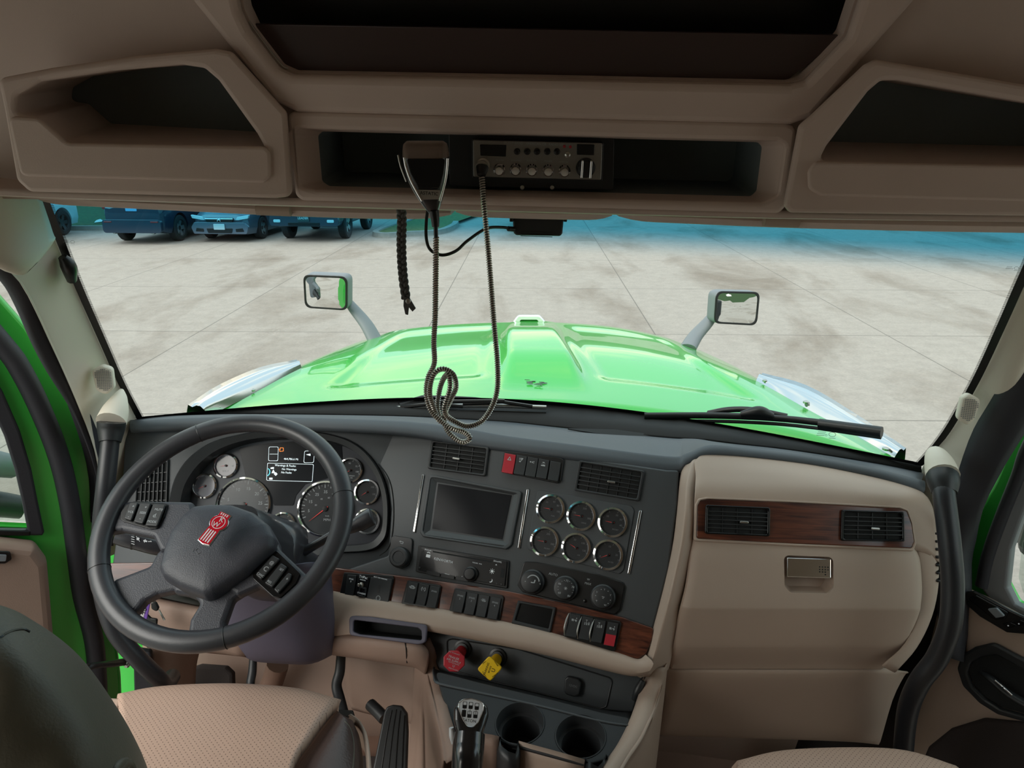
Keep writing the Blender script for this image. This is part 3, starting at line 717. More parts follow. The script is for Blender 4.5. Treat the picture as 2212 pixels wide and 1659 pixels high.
hood_mirror((706, 631), [(656, 592), (752, 596), (752, 670), (660, 664)], [(742, 640, 3.10), (765, 668, 3.08), (792, 702, 3.05), (812, 738, 3.02)], [.020, .030, .036, .04], 'grey square mirror on the left corner of the bonnet reflecting green paint', 3.02, (-.46, -.84, -.30))
hood_mirror((1592, 665), [(1545, 628), (1640, 630), (1633, 703), (1540, 698)], [(1549, 668, 3.10), (1530, 695, 3.08), (1503, 725, 3.05), (1486, 752, 3.0)], [.020, .030, .036, .04], 'grey square mirror on the right corner of the bonnet reflecting the lot', 3.02, (.68, -.70, -.07))
# ---------------------------------------------------------------- wipers
def wiper(label, pts, blade, armp, r=.009, mt='black'):
    rt = thing('windshield_wiper', at(*pts[0]), label, 'wiper', None)
    tube('blade', [at(*p) for p in blade], r, M_[mt], rt, n=8, res=4)
    tube('rubber', [at(*p)+V(0, -.003, -.014) for p in blade], r*.5, M_['black'], rt, n=6, res=4)
    tube('arm', [at(*p) for p in armp], .008, M_['black'], rt, n=8, res=4)
    return rt
w = wiper('thin wiper with metal linkage resting below the knotted cord', [(960, 878, 1.80)], [(765, 887, 1.83), (900, 879, 1.84), (1040, 876, 1.84), (1180, 880, 1.84)], [(1180, 905, 1.88), (1060, 868, 1.90), (930, 860, 1.90), (905, 862, 1.89), (862, 876, 1.85)], mt='steel', r=.006)
for a_, b_ in (((865, 880), (935, 872)), ((935, 872), (1000, 878)), ((1000, 872), (1085, 868)), ((1085, 868), (1150, 878)), ((930, 868), (1090, 866))):
    tube('linkage', [at(*a_, 1.835), at(*b_, 1.835)], .005, M_['black'], w, n=6, res=1)
w = wiper('long black wiper lying across the right half of the windshield', [(1650, 900, 1.72)], [(1392, 898, 1.80), (1560, 898, 1.78), (1720, 907, 1.73), (1905, 932, 1.62)], [(1700, 900, 1.76), (1630, 886, 1.80), (1575, 885, 1.83), (1530, 893, 1.86)], r=.009)
tube('tip_cover', [at(1770, 916, 1.705), at(1905, 934, 1.615)], .014, M_['black'], w, n=8, res=1)
tube('saddle', [at(1600, 895, 1.765), at(1640, 890, 1.755), at(1670, 899, 1.745)], [.008, .016, .008], M_['black'], w, n=8)
# ================================================================= cab shell
def st(o, **k): o['kind'] = 'structure'; return o
M_['shell'] = mat('shell_lining', srgb(205, 188, 172), .75, bump=('noise', 300, .2))
def slabbox(name, lo, hi, m):
    c = [(a+b)/2 for a, b in zip(lo, hi)]; s = [b-a for a, b in zip(lo, hi)]
    return st(box(name, c, s, m, bevel=0))
ZT = 2.12
slabbox('ceiling', (-1.16, -1.45, ZT), (1.16, 1.30, ZT+.05), M_['shell'])
slabbox('wall_left', (-1.14, -1.45, 0), (-1.10, -.15, ZT), M_['shell'])
slabbox('wall_right', (1.10, -1.45, 0), (1.14, .35, ZT), M_['shell'])  # front end carried forward, unseen, to cut light on the right
slabbox('wall_right', (1.10, .35, 0), (1.14, .85, 1.16), M_['shell'])  # unseen low wall added to block door light from the passenger side
slabbox('wall_back', (-1.14, -1.50, 0), (1.14, -1.45, ZT), M_['shell'])
slabbox('trim_1', (-1.14, -.15, 1.66), (-1.04, 1.10, ZT), M_['shell'])
slabbox('trim_2', (1.04, .35, 1.66), (1.14, 1.10, ZT), M_['shell'])
slabbox('wall_front', (-1.10, 1.24, 1.60), (1.10, 1.28, ZT), M_['shell'])
slabbox('floor', (-1.10, -1.45, -.04), (1.10, 1.95, 0), M_['floor'])
fw = st(loft('wall_forward', [[V(-1.05, 1.62, 0), V(-.3, 1.70, 0), V(.3, 1.70, 0), V(1.0, 1.62, 0)], [V(-1.05, 1.78, .45), V(-.3, 1.82, .45), V(.3, 1.82, .45), V(1.0, 1.72, .45)], [V(-1.05, 1.84, .76), V(-.3, 1.90, .76), V(.3, 1.88, .76), V(.98, 1.74, .76)]], M_['brown'], None, nu=4, nv=4, solid=.02))
# ---------------------------------------------------------------- windshield
wl = [(92, 440, 1.27), (122, 515, 1.33), (160, 610, 1.41), (213, 730, 1.50), (258, 830, 1.59), (298, 905, 1.66)]
wr = [(2262, 500, 1.19), (2212, 610, 1.24), (2165, 715, 1.32), (2110, 830, 1.41), (2045, 940, 1.50), (1990, 1005, 1.555)]
top = hc(wl)[0], hc(wr)[0]
rows = []
LP = resample(hc(wl), 12); RP = resample(hc(wr), 12)
for k in range(12):
    t = k/11; l_, r_ = LP[k], RP[k]; row = []
    for i in range(25):
        s = i/24; p = l_.lerp(r_, s); q = math.sin(PI*s)
        p = p + V(0, (.12+.17*t)*q, (.0 - .01*t)*q); row.append(p)
    rows.append(row)
rows.insert(0, [rows[0][i]+(rows[0][i]-rows[1][i])*1.6 for i in range(25)])
zt = at(300, 462, 1.30).z; zb = at(300, 535, 1.34).z
M_['wsglass'] = glassmat('windshield_glass', (.955, .955, .94, 1), band=(zt, zb, (.085, .40, .58, 1), -.02))
ws = st(loft('window_1', rows, M_['wsglass'], None, nu=1, nv=1))
ws['label'] = 'wide curved windshield with a blue shade band along its top'
# printed dotted black edge of the glass
fr = bmesh.new()
def strip(bm, a, b, inw):
    q = [bm.verts.new(x) for x in (a, b, b+inw, a+inw)]; bm.faces.new(q)
for side in (0, -1):
    L_ = [r[side]+V(0, -.004, 0) for r in rows]; L_ = cr_pts(L_, 6)
    for i in range(len(L_)-1):
        inw = V(1 if side == 0 else -1, .25, 0)*.014
        strip(fr, L_[i], L_[i+1], inw)
        d = L_[i+1]-L_[i]; n_ = max(int(math.ceil(d.length/.0030)), 1)
        for k in range(n_):
            a = L_[i]+d*(k/n_)+inw; strip(fr, a, a+d*(.5/n_), inw*.28)
bot = cr_pts([p+V(0, -.004, 0) for p in rows[-1]], 4)
for i in range(len(bot)-1):
    s = i/(len(bot)-1); strip(fr, bot[i], bot[i+1], V(0, .0, .0)+(rows[-2][12]-rows[-1][12]).normalized()*(.012+.012*math.sin(PI*s)))
me = bpy.data.meshes.new('frit'); fr.to_mesh(me); fr.free()
finish('glass_edge_print', me, M_['black'], ws, smooth=False)
rows_ws = [p.copy() for p in rows[-1]]
Fw = Frame(rows[-3][20], (rows[-3][21]-rows[-3][19]).cross(rows[-4][20]-rows[-2][20])*1, (1, 0, 0))
mF = Frame(rows[9][19], (-.1, -1, .5), (1, -.12, 0))
def glassmark(px, py, s):
    F = Frame(hit(ws, px, py, .003), (CAM-hit(ws, px, py)), (1, 0, 0)); u, v = F.uv(px, py); q = [[circ(u+.016*s, v, .010*s, 20, .007*s), circ(u+.016*s, v, .0088*s, 20, .0058*s)]]
    q += [rect(u-.012*s-.002*k*s, v+.006*s-.005*s*k, .022*s, .0012*s) for k in range(3)]+[rect(u+.016*s, v-.011*s, .018*s, .0012*s), [circ(u-.0005*s, v-.003*s, .003*s, 12), circ(u-.0005*s, v-.003*s, .0022*s, 12)]]
    marks('glass_marking', F, q, M_['dim'], ws, h=0, t=.0002)
glassmark(1785, 938, .8); glassmark(2187, 579, .35); glassmark(149, 522, .35)
# ---------------------------------------------------------------- windshield pillars
def pillar(name, wpts, spts, m, mid=None, out=.035):
    """from the glass edge to the door opening edge"""
    A = resample(hc(wpts), 14); B = resample(spts, 14); rows = []
    for a, b in zip(A, B):
        n_ = V(0, -1, .1); r = []
        for t, bul in ((0, -.01), (.04, .2), (.3, .8), (.65, 1), (.92, .7), (1, .1)):
            r.append(a.lerp(b, t) + n_*out*bul)
        r.append(b+V(-.03 if b.x < 0 else .03, .05, 0))
        rows.append(r)
    return st(loft(name, rows, m, None, nu=3, nv=2, sharp=60))
sL = [atx(-120, 440, -.90), atx(-60, 520, -.90), atx(0, 560, -.90), atx(33, 585, -.905), atx(67, 630, -.91), atx(111, 724, -.93), atx(167, 852, -.95), atx(216, 990, -.965), atx(222, 1110, -.97), atx(226, 1190, -.97)]
pl3 = pillar('trim_3', [(92, 380, 1.24), (92, 440, 1.27), (122, 515, 1.33), (160, 610, 1.41), (213, 730, 1.50), (258, 830, 1.59), (298, 905, 1.66), (292, 1000, 1.66), (275, 1100, 1.66), (262, 1190, 1.66)], sL, M_['pillar'])
sR = [atx(2330, 500, .86), atx(2290, 600, .88), atx(2212, 775, .91), atx(2160, 870, .92), atx(2117, 945, .93), atx(2065, 1087, .94), atx(2040, 1190, .94), atx(2030, 1290, .94)]
pillar('trim_4', [(2262, 440, 1.15), (2262, 500, 1.19), (2212, 610, 1.24), (2165, 715, 1.32), (2110, 830, 1.41), (2045, 940, 1.50), (1990, 1005, 1.555), (1990, 1080, 1.555), (1998, 1150, 1.50), (2005, 1250, 1.5)], sR, M_['pillar'])
# upper corner cover, seam line and clip on the left pillar
up = loft('pillar_cap', [[at(-150, 400, 1.0), at(-60, 405, 1.08), at(20, 408, 1.14), at(78, 414, 1.20)],
    [at(-150, 480, 1.0), at(-60, 480, 1.07), at(30, 480, 1.14), at(106, 500, 1.25)],
    [at(-150, 540, 1.0), at(-60, 540, 1.06), at(40, 570, 1.12), at(108, 520, 1.26)],
    [at(-150, 545, 1.02), at(-60, 545, 1.08), at(32, 586, 1.135), at(60, 582, 1.16)]], M_['pillar'], pl3, nu=4, nv=4, solid=.006)
cl = tube('pillar_clip', [at(135, 555, 1.34), at(148, 575, 1.35), at(155, 605, 1.37)], [.008, .014, .009], M_['black'], pl3, n=10)
# speaker pods
def pod(c, pts, y, label, nx):
    F = Frame(at(*c, y), (nx, -1, .15), (1, 0, 0)); rt = thing('pillar_speaker', at(*c, y), label, 'speaker', 'small speakers on the windshield pillars')
    o_ = pp(F, pts, .012, 6); plate('housing', F.up(-.015), o_, M_['pillar'], rt, t=.028, bev=.006)
    cx = sum(p[0] for p in o_)/len(o_); cy = sum(p[1] for p in o_)/len(o_)
    g = [(cx+(a-cx)*.78, cy+(b-cy)*.78) for a, b in o_]
    me_ = []
    lo = min(b for a, b in g); hi = max(b for a, b in g); k = 0; lx = min(a for a, b in g); hx = max(a for a, b in g)
    v = lo+.002
    while v < hi-.001:
        u = lx+.001
        while u < hx:
            # inside test
            ins = False
            for i in range(len(g)):
                (x1, y1), (x2, y2) = g[i-1], g[i]
                if (y1 > v) != (y2 > v) and u < (x2-x1)*(v-y1)/(y2-y1)+x1: ins = not ins
            if ins: me_.append([(u, v), (u+.0022, v), (u+.0022, v+.0015), (u, v+.0015)])
            u += .0036
        v += .0034
    marks('grille_slots', F.up(.0135), me_, M_['dim'], rt, t=.0006)
pod((226, 819), [(199, 797), (222, 787), (244, 794), (249, 836), (232, 852), (210, 842)], 1.48, 'small pale square speaker on the left windshield pillar', .35)
pod((2090, 883), [(2075, 857), (2090, 848), (2117, 862), (2103, 905), (2088, 918), (2064, 903)], 1.38, 'small pale square speaker on the right windshield pillar', -.35)
# black body seals round the door openings
def band(name, outer, inner, m, label=None, solid=.03, kind=None, parent=None):
    o = loft(name, [outer, [a.lerp(b, .5)+V(0, -.012, 0) for a, b in zip(outer, inner)], inner], m, parent, nu=4, nv=2, solid=solid)
    if label: props(o, label, 'seal')
    return o
band('door_seal', [atx(-120, 470, -.93)]+[atx(x, y, -.945-.03*k/6) for k, (x, y) in enumerate([(-60, 560), (0, 607), (33, 663), (67, 740), (100, 802), (167, 913), (211, 1046), (214, 1180)])],
    [atx(-120, 445, -.90)]+[atx(x, y, xx) for x, y, xx in [(-60, 522, -.90), (2, 560, -.90), (35, 585, -.905), (69, 630, -.91), (113, 724, -.93), (169, 852, -.95), (218, 990, -.965), (224, 1110, -.97)]], M_['rubber'], 'black rubber seal down the left windshield pillar')
band('door_seal', [atx(x, y, .95) for x, y in [(2420, 520), (2290, 740), (2212, 880), (2182, 940), (2132, 1048), (2069, 1183), (2066, 1300), (2050, 1420)]],
    [atx(x, y, .92) for x, y in [(2400, 420), (2270, 640), (2212, 772), (2160, 862), (2115, 945), (2063, 1087), (2035, 1190), (2030, 1400)]], M_['rubber'], 'black rubber seal down the right windshield pillar')
# ================================================================= left door, open
AL = rad(52)
FD = Frame((-1.02, 1.50, 1.0), (math.cos(AL), -math.sin(AL), 0), (math.sin(AL), math.cos(AL), 0))
dl = thing('door_1', FD.o+V(0, 0, -1), 'open left cab door with green frame, black seals and tan trim panel', 'door', kind='structure')
out_e = [(-420, 300), (-200, 440), (0, 640), (60, 708), (119, 800), (170, 900), (208, 990), (232, 1130), (243, 1300), (262, 1460), (270, 1640), (270, 1900), (-420, 1900)]
win = [(-400, 420), (-200, 590), (-60, 745), (0, 850), (28, 920), (52, 1000), (66, 1070), (78, 1138), (-60, 1132), (-400, 1115)]
sh = plate('door_shell', FD.up(-.05), [pp(FD, out_e, .02), pp(FD, [(-400, 400), (-200, 565), (-60, 720), (10, 832), (44, 915), (70, 1000), (84, 1075), (94, 1155), (-60, 1158), (-400, 1145)], .015)], M_['greenin'], dl, t=.05, bev=.008)
# stepped green rebate between the seal and the window
rb_o = [(-400, 380), (-200, 520), (0, 715), (60, 790), (110, 890), (142, 1000), (158, 1120), (172, 1260), (190, 1400), (200, 1640), (200, 1880), (-400, 1880)]
plate('inner_frame', FD.up(0), [pp(FD, rb_o, .02), pp(FD, win, .015)], M_['greenin'], dl, t=.022, bev=.008)
sc_ = [(-380, 395), (-180, 540), (0, 738), (48, 805), (92, 895), (128, 990), (150, 1085), (165, 1190), (178, 1285), (203, 1385), (212, 1500), (214, 1640)]
tube('door_gasket', [FD.P(x, y, .02) for x, y in sc_], .021, M_['rubber'], dl, n=12, res=4)
ws_ = [(-400, 420), (-200, 590), (-60, 750), (0, 862), (28, 930), (50, 1005), (64, 1075), (74, 1130)]
plate('window_gasket', FD.up(.02), pp(FD, [(-400, 410), (-200, 575), (-60, 730), (4, 838), (40, 920), (64, 1000), (78, 1070), (92, 1135), (88, 1142), (58, 1142), (44, 1070), (28, 1000), (6, 930), (-25, 862), (-90, 770), (-210, 620), (-400, 450)], .003), M_['rubber'], dl, t=.018, bev=.005)
plate('window_ledge', FD.up(.02), pp(FD, [(-400, 1110), (-60, 1127), (62, 1131), (62, 1142), (-60, 1140), (-400, 1125)], .002), M_['black'], dl, t=.02, bev=.004)
M_['sideglass'] = glassmat('side_glass', (.86, .9, .88, 1))
plate('window_pane', FD.up(-.03), pp(FD, win, .01), M_['sideglass'], dl, t=.004, bev=.0)
plate('trim_panel', FD.up(.022), pp(FD, [(-400, 1120), (-60, 1136), (70, 1152), (94, 1185), (104, 1300), (118, 1480), (125, 1640), (125, 1880), (-400, 1880)], .02, 6), M_['brown'], dl, t=.055, bev=.018)
sw = plate('window_switch', FD.up(.077), pp(FD, [(-120, 1150), (15, 1156), (19, 1172), (5, 1181), (-120, 1180)], .006), M_['black'], dl, t=.006, bev=.002)
plate('rocker', FD.up(.083), pp(FD, [(-40, 1158), (8, 1161), (6, 1174), (-40, 1174)], .003), M_['greyout'], sw, t=.004, bev=.001)
# the outside mirror seen through the door window
om = thing('side_mirror', at(-60, 1020, 2.0), 'grey outside mirror bracket seen through the left door window', 'mirror')
tube('bracket', [at(-120, 985, 1.9), at(-20, 1000, 1.95), at(30, 1008, 2.0)], [.045, .04, .035], M_['greyout'], om, n=12)
tube('bracket', [at(-120, 1085, 1.9), at(-20, 1088, 1.95), at(48, 1096, 2.0)], [.05, .04, .035], M_['dark'], om, n=12)
box('housing', at(-190, 1020, 1.85), (.22, .10, .42), M_['greyout'], om, bevel=.03)
# hinge side of the body, check strap
hj = loft('door_jamb', [[at(96, 800, 1.66), at(150, 900, 1.70), at(180, 1000, 1.74), at(195, 1200, 1.76), at(200, 1420, 1.74), at(200, 1640, 1.70)],
    [at(170, 850, 1.68), at(215, 980, 1.72), at(245, 1080, 1.75), at(275, 1240, 1.75), at(300, 1420, 1.72), at(305, 1640, 1.66)],
    [at(230, 870, 1.68), at(270, 1000, 1.72), at(300, 1080, 1.75), at(330, 1240, 1.75), at(345, 1420, 1.72), at(350, 1640, 1.66)]], M_['greenin'], None, nu=3, nv=3, solid=.01)
props(hj, 'green painted hinge pillar of the cab behind the open left door', 'door jamb')
kp = plate('kick_panel', Frame(at(320, 1440, 1.50), (.25, -1, .1), (1, 0, 0)), pp(Frame(at(320, 1440, 1.50), (.25, -1, .1), (1, 0, 0)), [(292, 1395), (330, 1400), (345, 1640), (298, 1640)], .01), M_['rubber'], None, t=.02, bev=.004)
props(kp, 'dark sill seal strip at the front foot of the left door opening', 'seal')
cs = thing('check_strap', at(235, 1432, 1.42), 'black folding door check strap with bolts across the green door gap', 'strap')
tube('strap', [at(182, 1448, 1.36), at(205, 1438, 1.38), at(250, 1434, 1.45), at(283, 1430, 1.52)], .007, M_['dark'], cs, n=8)
tube('strap', [at(184, 1438, 1.36), at(230, 1432, 1.42), at(283, 1424, 1.52)], .005, M_['dark'], cs, n=8)
for p in ((281, 1421, 1.50), (277, 1433, 1.49)): lathe('bolt', Matrix.Translation(at(*p)) @ Matrix.Rotation(PI/2, 4, 'X'), [(.007, 0), (.007, .008), (.004, .012), (0, .012)], M_['steel'], cs, n=12)
# ================================================================= right door
AR = rad(35)
FE = Frame((1.0, 1.46, 1.0), (-math.cos(AR), -math.sin(AR), 0), (-math.sin(AR), math.cos(AR), 0))
FE = Frame(FE.o, FE.n, (math.sin(AR), -math.cos(AR), 0))
dr = thing('door_2', FE.o+V(0, 0, -1), 'right cab door with tan panel, green frame and grey window surround', 'door', kind='structure')
o2 = [(2600, 500), (2400, 640), (2250, 840), (2195, 930), (2150, 1040), (2090, 1150), (2052, 1200), (2045, 1300), (2030, 1500), (2020, 1750), (2010, 2100), (2900, 2100), (2900, 300)]
w2 = [(2800, 520), (2420, 780), (2300, 940), (2232, 1080), (2196, 1180), (2188, 1255), (2200, 1294), (2300, 1345), (2800, 1500)]
plate('door_shell', FE.up(-.05), [pp(FE, o2, .01), pp(FE, [(2800, 500), (2400, 750), (2276, 920), (2206, 1065), (2168, 1180), (2160, 1262), (2185, 1310), (2300, 1370), (2800, 1540)], .012)], M_['greenin'], dr, t=.05, bev=.006)
g3 = [(2500, 640), (2340, 820), (2240, 955), (2210, 1040), (2172, 1130), (2146, 1200), (2132, 1266), (2150, 1290), (2300, 1360), (2700, 1560), (2700, 1500), (2300, 1345), (2205, 1298), (2187, 1262), (2196, 1180), (2232, 1080), (2300, 940), (2420, 785), (2560, 680)]
plate('window_surround', FE.up(.0), pp(FE, g3, .005), M_['greyin'] if 'greyin' in M_ else mat('grey_surround', srgb(120, 122, 126), .5), dr, t=.025, bev=.006)
gk = [(2500, 600), (2330, 790), (2228, 955), (2200, 1030), (2164, 1120), (2136, 1200), (2122, 1266)]
tube('door_gasket', [FE.P(x, y, .02) for x, y in gk], .014, M_['rubber'], dr, n=10, res=4)
plate('window_pane', FE.up(-.03), pp(FE, w2, .01), M_['sideglass'], dr, t=.004, bev=.0)
tp = plate('trim_panel', FE.up(.026), pp(FE, [(2068, 1262), (2100, 1256), (2150, 1278), (2212, 1310), (2330, 1372), (2700, 1560), (2700, 2050), (1930, 2050), (1960, 1700), (2005, 1500), (2040, 1380)], .012, 6), M_['tan'], dr, t=.05, bev=.012)
FS = FE.up(.077)
sw = plate('window_switch', FS, pp(FS, [(2074, 1290), (2092, 1276), (2108, 1275), (2190, 1318), (2250, 1345), (2250, 1370), (2178, 1364), (2120, 1330)], .006, 6), M_['black'], dr, t=.008, bev=.003)
FS2 = FS.up(.008)
plate('bezel', FS2, pp(FS2, [(2092, 1292), (2110, 1284), (2180, 1322), (2172, 1336), (2150, 1338)], .004), M_['gloss'], sw, t=.005, bev=.002)
plate('rocker', FS2.up(.005), pp(FS2, [(2137, 1312), (2158, 1310), (2176, 1328), (2156, 1332)], .003), M_['greyout'], sw, t=.006, bev=.002)
plate('lock_button', FS2, pp(FS2, [(2165, 1346), (2185, 1343), (2200, 1350), (2182, 1356)], .002), M_['gloss'], sw, t=.004, bev=.001)
plate('lock_button', FS2, pp(FS2, [(2188, 1341), (2206, 1338), (2225, 1346), (2204, 1352)], .002), M_['gloss'], sw, t=.004, bev=.001)
marks('print', FS2.up(.004), [circ(*FS2.uv(2180, 1350), .0015, 10), circ(*FS2.uv(2203, 1346), .0015, 10)], M_['white'], sw)
# door pull recess and lever
rc = [(2072, 1440), (2082, 1412), (2110, 1395), (2150, 1385), (2235, 1430), (2330, 1480), (2330, 1600), (2235, 1560), (2160, 1540), (2120, 1515), (2084, 1478)]
rr_ = pp(FS, rc, .02, 6); cxr = sum(a for a, b in rr_)/len(rr_); cyr = sum(b for a, b in rr_)/len(rr_)
ri_ = [(cxr+(a-cxr)*.80+.004, cyr+(b-cyr)*.74) for a, b in rr_]
pr = plate('pull_recess', FS, [rr_, ri_], M_['dark'], dr, t=.012, bev=.005)
plate('recess_floor', FS, ri_, M_['cavity'], pr, t=.002, bev=.0)
tube('door_lever', [FS.P(2118, 1452, .012), FS.P(2140, 1466, .022), FS.P(2170, 1492, .026), FS.P(2200, 1512, .024), FS.P(2260, 1545, .02)], [.006, .009, .010, .011, .010], M_['dark'], pr, n=12, flat=.7)
tube('chrome_edge', [FS.P(2150, 1470, .03), FS.P(2168, 1485, .034), FS.P(2186, 1502, .034)], .0022, M_['chrome'], pr, n=8)
# lower speaker cloth and bolster
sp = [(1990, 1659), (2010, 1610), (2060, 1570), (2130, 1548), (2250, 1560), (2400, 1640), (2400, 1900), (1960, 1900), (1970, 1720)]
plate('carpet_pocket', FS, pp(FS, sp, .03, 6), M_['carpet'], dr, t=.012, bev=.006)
# parked trailer tyres outside are left to the mirror; outside mirror through the right window
om = thing('side_mirror', at(2240, 1050, 1.9), 'dark outside mirror arm seen through the right door window', 'mirror')
tube('bracket', [at(2190, 1045, 1.9), at(2290, 1010, 1.9)], .03, M_['dark'], om, n=12)
tube('bracket', [at(2188, 1150, 1.9), at(2290, 1130, 1.9)], .03, M_['dark'], om, n=12)
box('housing', at(2340, 1060, 1.8), (.22, .10, .42), M_['dark'], om, bevel=.03)
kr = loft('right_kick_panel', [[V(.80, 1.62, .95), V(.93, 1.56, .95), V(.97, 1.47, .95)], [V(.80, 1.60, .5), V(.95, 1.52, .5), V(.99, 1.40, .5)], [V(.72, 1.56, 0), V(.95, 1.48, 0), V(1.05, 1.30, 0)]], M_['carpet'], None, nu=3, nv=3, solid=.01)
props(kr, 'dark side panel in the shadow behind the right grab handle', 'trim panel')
# ================================================================= grab handles
def grab(label, cap, collar, pts, r, capm):
    rt = thing('grab_handle', at(*pts[-1]), label, 'grab handle', 'long grab handles beside the windshield pillars')
    tube('bar', [at(*p) for p in pts], r, M_['black2'], rt, n=18, res=8)
    a, b, c = [at(*p) for p in collar]
    tube('collar', [a, b, c], [r*1.12, r*1.42, r*1.5], M_['dark'], rt, n=20, res=4)
    tube('mount_cover', [at(*p[:3]) for p in cap], [p[3] for p in cap], capm, rt, n=18, res=5)
M_['black2'] = mat('grab_bar_black', srgb(38, 39, 43), .38, bump=('noise', 600, .2))
grab('black grab handle between the left pillar and the steering wheel', [(240, 912, 1.44, .030), (250, 886, 1.47, .026), (258, 862, 1.50, .016), (262, 845, 1.54, .006)], [(238, 955, 1.41), (240, 928, 1.425), (241, 912, 1.43)],
     [(242, 915, 1.43), (237, 960, 1.41), (228, 1050, 1.37), (220, 1130, 1.35), (216, 1210, 1.33), (224, 1290, 1.31), (250, 1365, 1.29), (300, 1425, 1.29), (342, 1466, 1.31), (357, 1482, 1.36), (372, 1462, 1.44)], .0185, M_['pillar'])
grab('black grab handle curving down beside the glove box', [(2037, 1028, 1.33, .030), (2030, 1005, 1.36, .027), (2022, 985, 1.40, .020), (2016, 972, 1.46, .006)], [(2040, 1065, 1.29), (2038, 1045, 1.305), (2036, 1030, 1.32)],
     [(2036, 1035, 1.32), (2040, 1075, 1.28), (2052, 1180, 1.23), (2058, 1270, 1.20), (2052, 1350, 1.18), (2025, 1420, 1.18), (1985, 1475, 1.19), (1960, 1540, 1.22), (1950, 1640, 1.26)], .0195, M_['pillar'])
def boolcut(o, cutme):
    c = bpy.data.objects.new('cut', cutme); COL.objects.link(c)
    md = o.modifiers.new('cut', 'BOOLEAN'); md.operation = 'DIFFERENCE'; md.object = c; md.solver = 'EXACT'
    bpy.context.view_layer.update(); dg = bpy.context.evaluated_depsgraph_get()
    nm = bpy.data.meshes.new_from_object(o.evaluated_get(dg)); o.modifiers.clear(); o.data = nm; bpy.data.objects.remove(c)
    nm.set_sharp_from_angle(angle=rad(40))
# ================================================================= dashboard
db = thing('dashboard', V(0, 1.6, 0), 'wide dashboard with charcoal centre, wood strips and tan glove box', 'dashboard')
t29 = rad(29)
FDv = Frame((-.6, 1.62, .95), (0, -math.cos(t29), math.sin(t29)), (1, 0, 0))
A_ = V(-.435, 1.47, .68); B_ = V(.26, 1.26, .68); H_ = (B_-A_).normalized(); O_ = V(H_.y, -H_.x, 0); t33 = rad(33)
FCn = Frame(A_, O_*math.cos(t33)+V(0, 0, math.sin(t33)), H_)
# --- soft top pad
ra = [(285, 906, 1.68), (420, 900, 1.71), (560, 898, 1.75), (850, 902, 1.79), (1000, 909, 1.80), (1100, 915, 1.79), (1240, 930, 1.76), (1440, 949, 1.68), (1510, 952, 1.66), (1560, 960, 1.64), (1700, 975, 1.62), (1900, 1006, 1.58), (1990, 1024, 1.55)]
rb = [(285, 911, 1.645), (420, 905, 1.65), (560, 903, 1.655), (850, 910, 1.65), (1000, 925, 1.63), (1100, 942, 1.60), (1240, 960, 1.56), (1440, 984, 1.51), (1484, 980, 1.505), (1535, 966, 1.51), (1620, 976, 1.51), (1760, 993, 1.51), (1900, 1020, 1.49), (1990, 1042, 1.46)]
rb = rb[:8]+[rb[8]]+rb[9:10]+rb[10:]
ra = ra[:8]+[(1480, 950, 1.67)]+ra[8:]
rc_ = [(285, 932, 1.60), (420, 926, 1.61), (560, 923, 1.62), (850, 936, 1.60), (1000, 960, 1.575), (1100, 974, 1.55), (1240, 992, 1.51), (1440, 1021, 1.465), (1480, 1006, 1.46), (1526, 984, 1.468), (1620, 989, 1.478), (1760, 1007, 1.478), (1900, 1036, 1.458), (1995, 1064, 1.42)]
P0, P1, P2 = hc(ra), hc(rb), hc(rc_)
P1b = [(a+b)/2+V(0, -.004, .012) for a, b in zip(P1, P2)]
loft('top_pad', [[p+V(0, .10, -.06) for p in P0], P0, P1, P1b, P2, [p+V(0, .05, -.012) for p in P2]], M_['pad'], db, nu=6, nv=3, solid=.004)
loft('windshield_sill', [[p+V(0, .002, .002) for p in resample(rows_ws, 25)], [p+V(0, .0, .004) for p in resample(P0, 25)]], M_['cavity'], db, nu=1, nv=1, solid=.004)
Fz = Frame(at(1340, 941, 1.70), (0, -.18, 1), (1, 0, 0))
plate('defrost_slot', Fz.up(.003), pp(Fz, [(1215, 929), (1330, 932), (1425, 945), (1436, 950), (1410, 951), (1300, 942)], .003), M_['cavity'], db, t=.003, bev=0)
# --- driver side fascia with the hole for the instruments
fo_ = [(272, 918), (560, 912), (740, 920), (905, 942), (890, 1120), (858, 1245), (730, 1245), (240, 1240), (262, 1080)]
cl_o = [(366, 1230), (368, 1085), (392, 1012), (448, 962), (520, 940), (600, 930), (700, 936), (770, 960), (816, 1008), (839, 1070), (840, 1140), (828, 1172), (795, 1190), (700, 1198), (600, 1230)]
cl_i = [(388, 1225), (391, 1090), (413, 1026), (462, 978), (530, 952), (610, 944), (700, 950), (762, 972), (806, 1018), (826, 1074), (827, 1134), (816, 1160), (788, 1176), (700, 1184), (600, 1215)]
def smooth_uv(F, pts, n=5):
    q = cr_pts([V(*F.uv(*p), 0) for p in pts], n, True); return [(p.x, p.y) for p in q]
co = smooth_uv(FDv, cl_o); ci = smooth_uv(FDv, cl_i)
plate('driver_fascia', FDv.up(-.02), [pp(FDv, fo_, .01), co], M_['char'], db, t=.02, bev=.003)
# --- centre fascia
cf = [(760, 915), (905, 935), (1100, 965), (1440, 1015), (1466, 1016), (1463, 1090), (1444, 1230), (1410, 1362), (1340, 1345), (1100, 1285), (900, 1256), (735, 1235), (838, 1200), (845, 1100), (838, 1040), (800, 970)]
plate('centre_fascia', FCn.up(-.02), pp(FCn, cf, .006), M_['char'], db, t=.02, bev=.004)
tube('panel_groove', [FCn.P(x, y, .0005) for x, y in ((735, 930), (738, 950), (760, 965), (800, 985), (838, 1030), (850, 1085), (848, 1150), (838, 1185), (820, 1200))], .0012, M_['black'], db, n=6)
